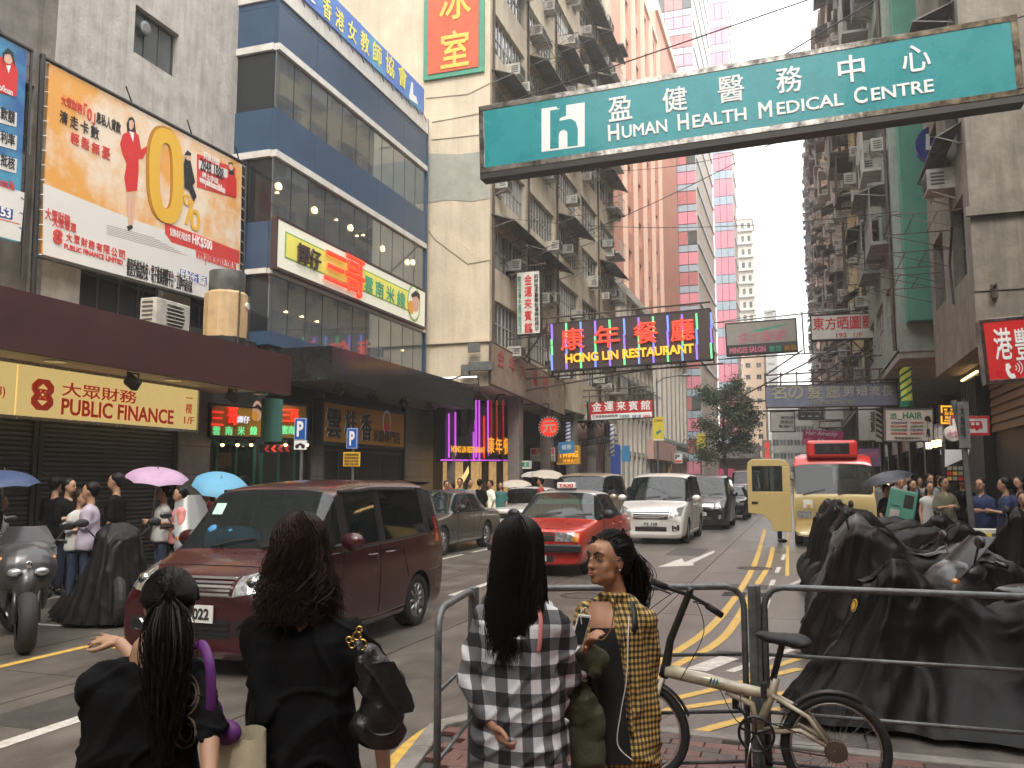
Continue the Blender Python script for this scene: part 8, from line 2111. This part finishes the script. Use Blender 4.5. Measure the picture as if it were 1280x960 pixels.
b=MB();rows=[[atd(x0+(x1-x0)*t,y0+(y1-y0)*t,2.31+.02*math.sin(t*3))for t in(0,.25,.5,.75,1)]for(x0,y0,x1,y1)in((455,832,492,828),(470,850,514,870),(482,872,518,885),(500,893,516,890))];b.grid(rows);b.grid([[p+CF*.01 for p in r[::-1]]for r in rows]);b.obj('flap',M['leather'],TB_,w=True,smooth=True)
for x,y,r in((446,795,.011),(440,806,.009),(452,806,.014),(436,800,.008),(449,787,.008)):
    c0=atd(x,y,2.36);MB().tube([c0+CR*r*math.cos(R(t))+V((0,0,r*math.sin(R(t))))for t in range(0,361,24)],.0028,6).obj('ring',M['brass'],TB_,w=True,smooth=True)
MB().tube([atd(x,y,2.36)for x,y in((447,800),(452,818),(458,832))],.011,8,flat=.5).obj('strap',M['leather'],TB_,w=True,smooth=True)
MB().tube(curve([atd(x,y,2.33)for x,y in((455,905),(470,918),(492,915),(505,895))],6),.003,5).obj('piping',M['trim_black'],TB_,w=True)

# --- woman in black and white checks
L3=feet(650,720,2.98);f3=fdir(.93,.38)
T,hc,HR,k,AP=person('woman in a black and white checked shirt with long black hair, back to the camera',L3,f3,1.44,'plaid_bw','denim','skin_tan','hair_black','long',.33,[(wl_(712,850,2.95,L3,f3),wl_(738,812,3.15,L3,f3)),(wl_(585,848,2.95,L3,f3),wl_(616,905,2.85,L3,f3))],.86,.0066,detail=True,headdir=fdir(.85,.5),topz=.66,hairfn=2600,headoff=(0.0,0,.005),wid=.97)
strap(T,((672,756),(676,775),(675,800),(673,815)),'strap_pink',.008,D=.008)
b=MB();
for x,y,r in((735,818,.042),(748,822,.04),(742,838,.036),(728,832,.03)):b.ell(atd(x,y,3.0),(r,r,r*.9),n=14)
J=thing('sun_hat','crumpled olive hat held between the two women','hat',atd(740,828,3.0));remesh(b,'crown_cloth',.006,M['olive'],J,2,w=True,disp=lf)
b=MB();b.ell(atd(722,845,2.98),(.04,.03,.012),rot=Matrix.Rotation(R(30),3,'Y'));b.obj('peak',M['olive'],J,w=True,smooth=True)
J=thing('olive_jacket','dark olive jacket draped over the arm of the woman in black and white checks','jacket',atd(735,930,3.0))
b=MB()
for x,y,r in((705,872,.05),(725,880,.06),(738,905,.06),(735,940,.07),(738,980,.08),(722,920,.05)):b.ell(atd(x,y,3.0),(r,r*.7,r*1.3),n=14)
remesh(b,'jacket_cloth',.008,M['olive'],J,2,w=True,disp=lf)

# --- woman in yellow checks, turned to the left
L4=feet(768,720,3.25);f4=fdir(-.93,-.38)
T,hc,HR,k,AP=person('woman in a yellow and black checked open shirt with a ponytail, frowning to the left',L4,f4,1.40,'plaid_yellow','cloth_black','skin_tan','hair_black','pony',.3,[(wl_(722,850,3.12,L4,f4),wl_(733,812,3.02,L4,f4)),(wl_(808,850,3.2,L4,f4),wl_(811,925,3.12,L4,f4))],.78,.006,headdir=fdir(-.62,-.78),detail=True,topz=.6,tilt=R(4),hairfn=1300,headoff=(.02,0,-.01),wid=.88)
F=lambda x,y,z:hc+HR@(V((x,y,z))*k)
for s in(-1,1):
    b=MB();b.ell(F(s*.03,.0835,.003),(.0115*k,.0055*k,.0038*k),rot=HR,n=12,k=8);o=b.obj('eye',M['eye_white'],T,smooth=True);b=MB();b.ell(F(s*.03-.003,.0875,.003),(.005*k,.003*k,.0045*k),rot=HR,n=10,k=6);link('iris',b.mesh('iris',M['ink_black'],True),o)
    MB().tube([F(s*.014,.0925,.010),F(s*.03,.0915,.0125),F(s*.046,.079,.008)],[.0014,.0018,.001],5).obj('eyelid',M['hair_black'],T)
    MB().tube([F(s*.012,.098,.020),F(s*.03,.0955,.030),F(s*.05,.080,.028)],[.0028,.0032,.001],6).obj('eyebrow',M['hair_black'],T)
b=MB();b.ell(F(0,.098,-.0545),(.018*k,.008*k,.0042*k),rot=HR,n=12,k=8);b.ell(F(0,.097,-.064),(.016*k,.009*k,.0055*k),rot=HR,n=12,k=8);b.obj('lips',M['lip'],T,smooth=True)
b=MB();b.ell(F(-.078,.004,-.04),.004,n=8,k=6);b.obj('earring',M['chrome'],T,smooth=True)
# black vest front shows between the open shirt edges; bare neckline above it
def front(pts,m,name,D=.006):
    P=[onback(T,x,y,D)for x,y in pts]
    return P
mat('vest',(.01,.01,.011),.85,var=.1,obj=True)
def frontsheet(prof,m,name,D):
    rows=[]
    for y,x0,x1 in prof:
        r=[]
        for q in range(7):
            p=onback(T,x0+(x1-x0)*q/6,y,D)
            if p is None:p=r[-1]if r else None
            r.append(p)
        if all(r):rows.append(r)
    if len(rows)>1:b=MB();b.grid(rows);return b.obj(name,M[m],T,smooth=True)
frontsheet([(y,x0,x1)for y,x0,x1 in((752,738,762),(760,736,765),(770,735,767),(780,736,768),(788,738,768))],'skin_tan','neckline',.010)
frontsheet([(y,x0,x1)for y,x0,x1 in((785,738,768),(800,736,772),(820,734,776),(845,738,780),(870,744,781),(900,748,783),(930,750,788),(955,750,790))],'vest','vest_front',.014)
for pts in(((742,742),(737,752),(734,765),(736,778)),((764,748),(770,760),(772,775),(778,800),(784,850),(790,920))):strap(T,pts,'plaid_yellow',.007,'shirt_edge',.01,1)
strap(T,((790,752),(793,765),(794,780),(792,790)),'trim_black',.011,'backpack_strap',.008)
strap(T,((716,758),(715,768),(716,780)),'trim_black',.009,'backpack_strap',.008)
el,wr=AP[1][1],AP[1][2];q=el.lerp(wr,.86);ax=(wr-el).normalized();b=MB();b.tube([q-ax*.011,q+ax*.011],.03,16);o=b.obj('watch',M['trim_black'],T,smooth=True)
W_=thing('earphone_cable','thin white earphone cable hanging down the front of the yellow checked shirt','cable',atd(780,850,3.0))
MB().tube(curve([atd(x,y,D)for x,y,D in((786,770,3.02),(785,800,2.98),(783,850,2.95),(776,890,2.95),(772,930,2.95),(790,950,2.95))],6),.002,5).obj('wire',M['plate_white'],W_,w=True)
MB().tube(curve([atd(x,y,D)for x,y,D in((738,775,2.9),(733,760,2.9),(726,765,2.9),(727,780,2.9))],6),.002,5).obj('wire',M['plate_white'],W_,w=True)
MB().tube(curve([atd(x,y,D)for x,y,D in((742,790,2.98),(752,800,3.0),(764,785,3.02),(768,755,3.05))],6),.0022,5).obj('necklace',M['brass'],W_,w=True)
Ph=thing('phone','white framed smartphone with dark screen held upright between the two women','phone',atd(727,787,2.92))
pq=[atd(x,y,2.92)for x,y in((713,806),(728,809),(739,770),(723,768))]
o=MB().prism(pq,CF*.008).obj('phone_body',M['plate_white'],Ph,w=True);bevel(o,.002)
c_=sum(pq,V((0,0,0)))/4;MB().prism([c_+(p-c_)*.86-CF*.0015 for p in pq],CF*.001).obj('screen',M['pane_dark'],Ph,w=True)

# --- umbrellas
def umbrella(label,c,r,m,tx,ty,h=.9,seed=1):
    T=thing('umbrella',label,'umbrella',c);RM=Matrix.Rotation(R(tx),3,'X')@Matrix.Rotation(R(ty),3,'Y')
    n=8;rows=[]
    for i in range(8):
        t=i/7;rr=r*math.sin(t*1.25)/math.sin(1.25);z=r*.42*math.cos(t*1.35)-r*.1
        rows.append([RM@V((rr*(1-.07*t*abs(math.sin(n/2*a)))*math.cos(a),rr*(1-.07*t*abs(math.sin(n/2*a)))*math.sin(a),z+.03*r*t*abs(math.sin(n/2*a))))for a in[2*math.pi*q/48 for q in range(48)]])
    b=MB();b.grid(rows,wrap=True);b.obj('canopy',M[m],T,smooth=True)
    for q in range(n):a=2*math.pi*q/n;MB().tube([rw_[int(q*6)]-RM@V((0,0,.006))for rw_ in rows],.004,4).obj('rib',M['steel'],T)
    b=MB();b.tube([RM@V((0,0,r*.4)),RM@V((0,0,-h))],.009,6);b.tube([RM@V((0,0,r*.3)),RM@V((0,0,r*.42))],.012,6);b.obj('shaft',M['steel'],T)
    return T
mat('umb_pink',(.42,.27,.4),.6,var=.1,scale=4);mat('umb_blue',(.1,.3,.45),.6,var=.06);mat('umb_navy',(.03,.055,.13),.55,var=.1);mat('umb_black',(.02,.025,.035),.5,var=.1);mat('umb_sand',(.45,.4,.33),.6,var=.1)
umbrella('lilac pink umbrella over the queue in front of the shutters',atd(196,598,12.3),.44,'umb_pink',8,12)
umbrella('sky blue umbrella beside the grey pier',atd(275,607,12.6),.40,'umb_blue',20,22)
umbrella('dark blue umbrella at the left edge of the pavement',atd(4,602,10.8),.42,'umb_navy',5,8)
umbrella('black umbrella beside the minibus',atd(1110,600,17.5),.5,'umb_black',8,-14)
umbrella('sand coloured umbrella beyond the bronze saloon',atd(644,607,27),.55,'umb_sand',6,0);umbrella('grey umbrella behind the red taxi roof, left one',atd(668,595,30),.5,'cloth_white',5,0);umbrella('beige umbrella behind the red taxi roof, right one',atd(684,595,29),.6,'umb_sand',8,6)

# --- people on the pavements
rn=random.Random(21)
ARM_H=[((.2,.02,1.02),(.1,.2,1.06)),((-.2,.02,1.02),(-.08,.2,1.06))];ARM_D=None;ARM_U=[((.2,.05,1.08),(.12,.18,1.28)),((-.2,0,1.0),(-.2,.08,.78))]
def crowd(label,x,y,D,face,top,hair='short',low='denim',arms=None,skirt=False,hm='hair_black',skin='skin',sleeve=.45,wid=1.0):
    """x, y: middle of the head in the photograph"""
    p=atd(x,y,D*1.04 if x<290 else D);h=(p.z-.12)/1.475*1.6;person(label,(p.x,p.y,.12),face,h,top,low,skin,hm,hair,.2,arms,sleeve,.024,skirt=skirt,wid=wid)
crowd('man in a white T-shirt under the dark blue umbrella at the left edge',0,628,10.6,fdir(.2,.9),'cloth_white',wid=1.2)
crowd('man in black with his head down beside the shutter',86,608,11.6,fdir(-.2,.9),'cloth_black',arms=ARM_H,wid=1.15)
crowd('woman with long hair and white top looking at a phone',101,622,10.6,fdir(-.3,.9),'cloth_white','long',arms=ARM_H,hm='hair_brown')
crowd('young man in a lilac T-shirt holding a phone',114,614,10.2,fdir(-.3,-.9),'cloth_lilac',arms=ARM_H,wid=1.15)
crowd('man in a black T-shirt looking left, alone before the shutter',146,602,11.4,fdir(-.2,-.95),'cloth_black',wid=1.15)
crowd('person in a pale T-shirt under the lilac umbrella',205,616,11.8,fdir(-.6,-.7),'cloth_white',arms=ARM_H)
crowd('woman in coral pink with tied dark hair by the black cover',226,618,11.6,fdir(-.5,-.8),'cloth_pink','pony',arms=ARM_H)
crowd('woman with long hair in a red vest under the sky blue umbrella',259,614,12.4,fdir(-.9,.2),'cloth_red','long',sleeve=.05)
crowd('person in grey close under the sky blue umbrella',276,622,12.8,fdir(-.9,-.4),'cloth_grey',arms=ARM_U)
crowd('dark figure between the shutter and the man in lilac',70,606,12.0,fdir(.8,.3),'cloth_black',wid=1.1)
for lab,x,y,D,top,hr in(('person with a purple hat like bun and white shirt by the restaurant entrance',558,606,23.5,'cloth_white','short'),('man in a teal patterned shirt outside the restaurant',575,603,24,'cloth_teal','short'),('man with white straps over a grey shirt outside the restaurant',587,604,23.5,'cloth_grey','short'),('man in a black shirt facing left outside the restaurant',600,604,24.5,'cloth_black','short'),('person in a beige top outside the restaurant',613,605,25.5,'sanko_white','short'),('person in dark green stooping near the restaurant',626,607,26.5,'cloth_teal','long'),('person in orange half hidden outside the restaurant',565,608,25,'cloth_orange','short'),('person with a dark head and red top under the grey umbrella',676,602,27.5,'cloth_red','short')):
    crowd(lab,x,y,D,fdir(rn.uniform(-1,.3),rn.uniform(-1,1)),top,hr,skin='skin_tan')
for lab,x,y,D,top,hr,f,low in(('woman in an orange top in the crowd on the right pavement',1126,603,19,'cloth_orange','short',(-.9,-.2),'denim'),('woman in a plain black T-shirt on the right pavement',1140,606,18,'cloth_black','long',(-.95,.1),'denim'),('woman in a white sleeveless top on the right pavement',1162,609,16.5,'cloth_white','long',(-.95,-.1),'cloth_black'),('man in an open olive shirt on the right pavement',1180,604,16.0,'cloth_olive','short',(-.95,.1),'cloth_grey'),('person in dark clothes with a pale bag under the black umbrella',1108,612,17.5,'cloth_black','short',(-.9,.3),'cloth_black'),('person with glasses behind the orange top',1134,598,21,'cloth_grey','short',(-.95,0),'denim'),('person with light brown hair behind the white sleeveless top',1162,599,20,'cloth_grey','short',(-.95,0),'denim'),('person in the back of the right crowd under the shop advert',1150,602,23,'cloth_navy','short',(-.9,-.3),'denim'),('man in a grey shirt far back by the minibus side',1098,602,24,'cloth_grey','short',(-.9,0),'denim'),('woman in pale lilac far back on the right pavement',1120,600,25,'cloth_lilac','long',(-.9,0),'denim'),('person in coral pink deep in the right crowd',1145,601,26,'cloth_pink','short',(.9,0),'denim'),('man in teal deep in the right crowd',1174,600,22,'cloth_teal','short',(-.9,.2),'denim'),('person in black beside the post on the right',1203,602,17,'cloth_black','short',(-.8,-.4),'cloth_black'),('worker in navy blue handing out leaflets',1226,606,14.5,'cloth_navy','short',(-.6,-.8),'cloth_black'),('woman in royal blue with an orange bag at the leaflet stand',1256,606,14.0,'cloth_navy','pony',(.4,-.9),'cloth_black'),('second worker in navy blue behind the leaflet stand',1274,604,15,'cloth_navy','long',(-.3,-.9),'cloth_black'),('woman in black with long brown hair cut by the right edge',1279,624,11.5,'cloth_black','long',(-.8,-.5),'cloth_black')):
    crowd(lab,x,y,D,fdir(*f),top,hr,low,arms=ARM_H if 'navy' in lab or 'olive' in lab or 'royal' in lab else None,sleeve=.05 if 'sleeveless' in lab else .45,hm='hair_brown' if 'brown' in lab else 'hair_black')
p=atd(972,600,23.3);person('person whose legs show beneath the open door of the minibus',(p.x,p.y+.6,0),fdir(-.2,1),1.66,'cloth_navy','denim','skin_tan','hair_black','short',.2,None,.45,.024,group=None)
# stall things on the right pavement
c0=onY(1115,655,15.2);c0.z=.12;T=thing('green_frame_board','tilted green framed display board leaning among the pedestrians on the right','board',c0)
b=MB();Rm=Matrix.Rotation(R(12),3,'Y');b.box((.12,0,1.0),(.42,.05,.85),rot=Rm);bevel(b.obj('frame',M['green_wall'],T),.02)
for i in range(2):
    for j in range(3):b=MB();b.box(V((.12,-.03,1.0))+Rm@V((-.09+i*.18,0,-.26+j*.26)),(.14,.015,.2),rot=Rm);b.obj('panel',M[('dark_shop','ac_white','green_wall')[(i+j)%3]],T)
for s in(-.1,.3):b=MB();b.tube([(s,0,0),(s,0,.6)],.015,6);b.obj('leg',M['dark_metal'],T)
c0=onY(1240,640,13.6);c0.z=.12;T=thing('leaflet_stand','small leaflet stand with a yellow front beside the workers in navy blue','stand',c0)
b=MB();b.bb(-.35,.35,-.15,.15,.85,.9);b.obj('table_top',M['board_white'],T);b=MB();b.bb(-.35,-.05,-.17,-.155,.35,.85);b.obj('front_panel',M['banner_yellow'],T)
for x_ in(-.32,.32):b=MB();b.tube([(x_,0,0),(x_,0,.85)],.02,6);b.obj('leg',M['dark_metal'],T)
# ------------------------------------------------ the air of the street
hz=MB();hz.bb(-60,60,-40,420,-1.6,100)
hm=bpy.data.materials.new('haze');hm.use_nodes=True
n,l=hm.node_tree.nodes,hm.node_tree.links
n.remove(n['Principled BSDF'])
pv_=n.new('ShaderNodeVolumePrincipled');pv_.inputs['Color'].default_value=(.93,.92,.9,1);pv_.inputs['Density'].default_value=.0019;pv_.inputs['Anisotropy'].default_value=.25
l.new(pv_.outputs[0],n['Material Output'].inputs['Volume'])
struct(hz.obj('haze',hm),'stuff')
bpy.data.scenes.remove(TMP)
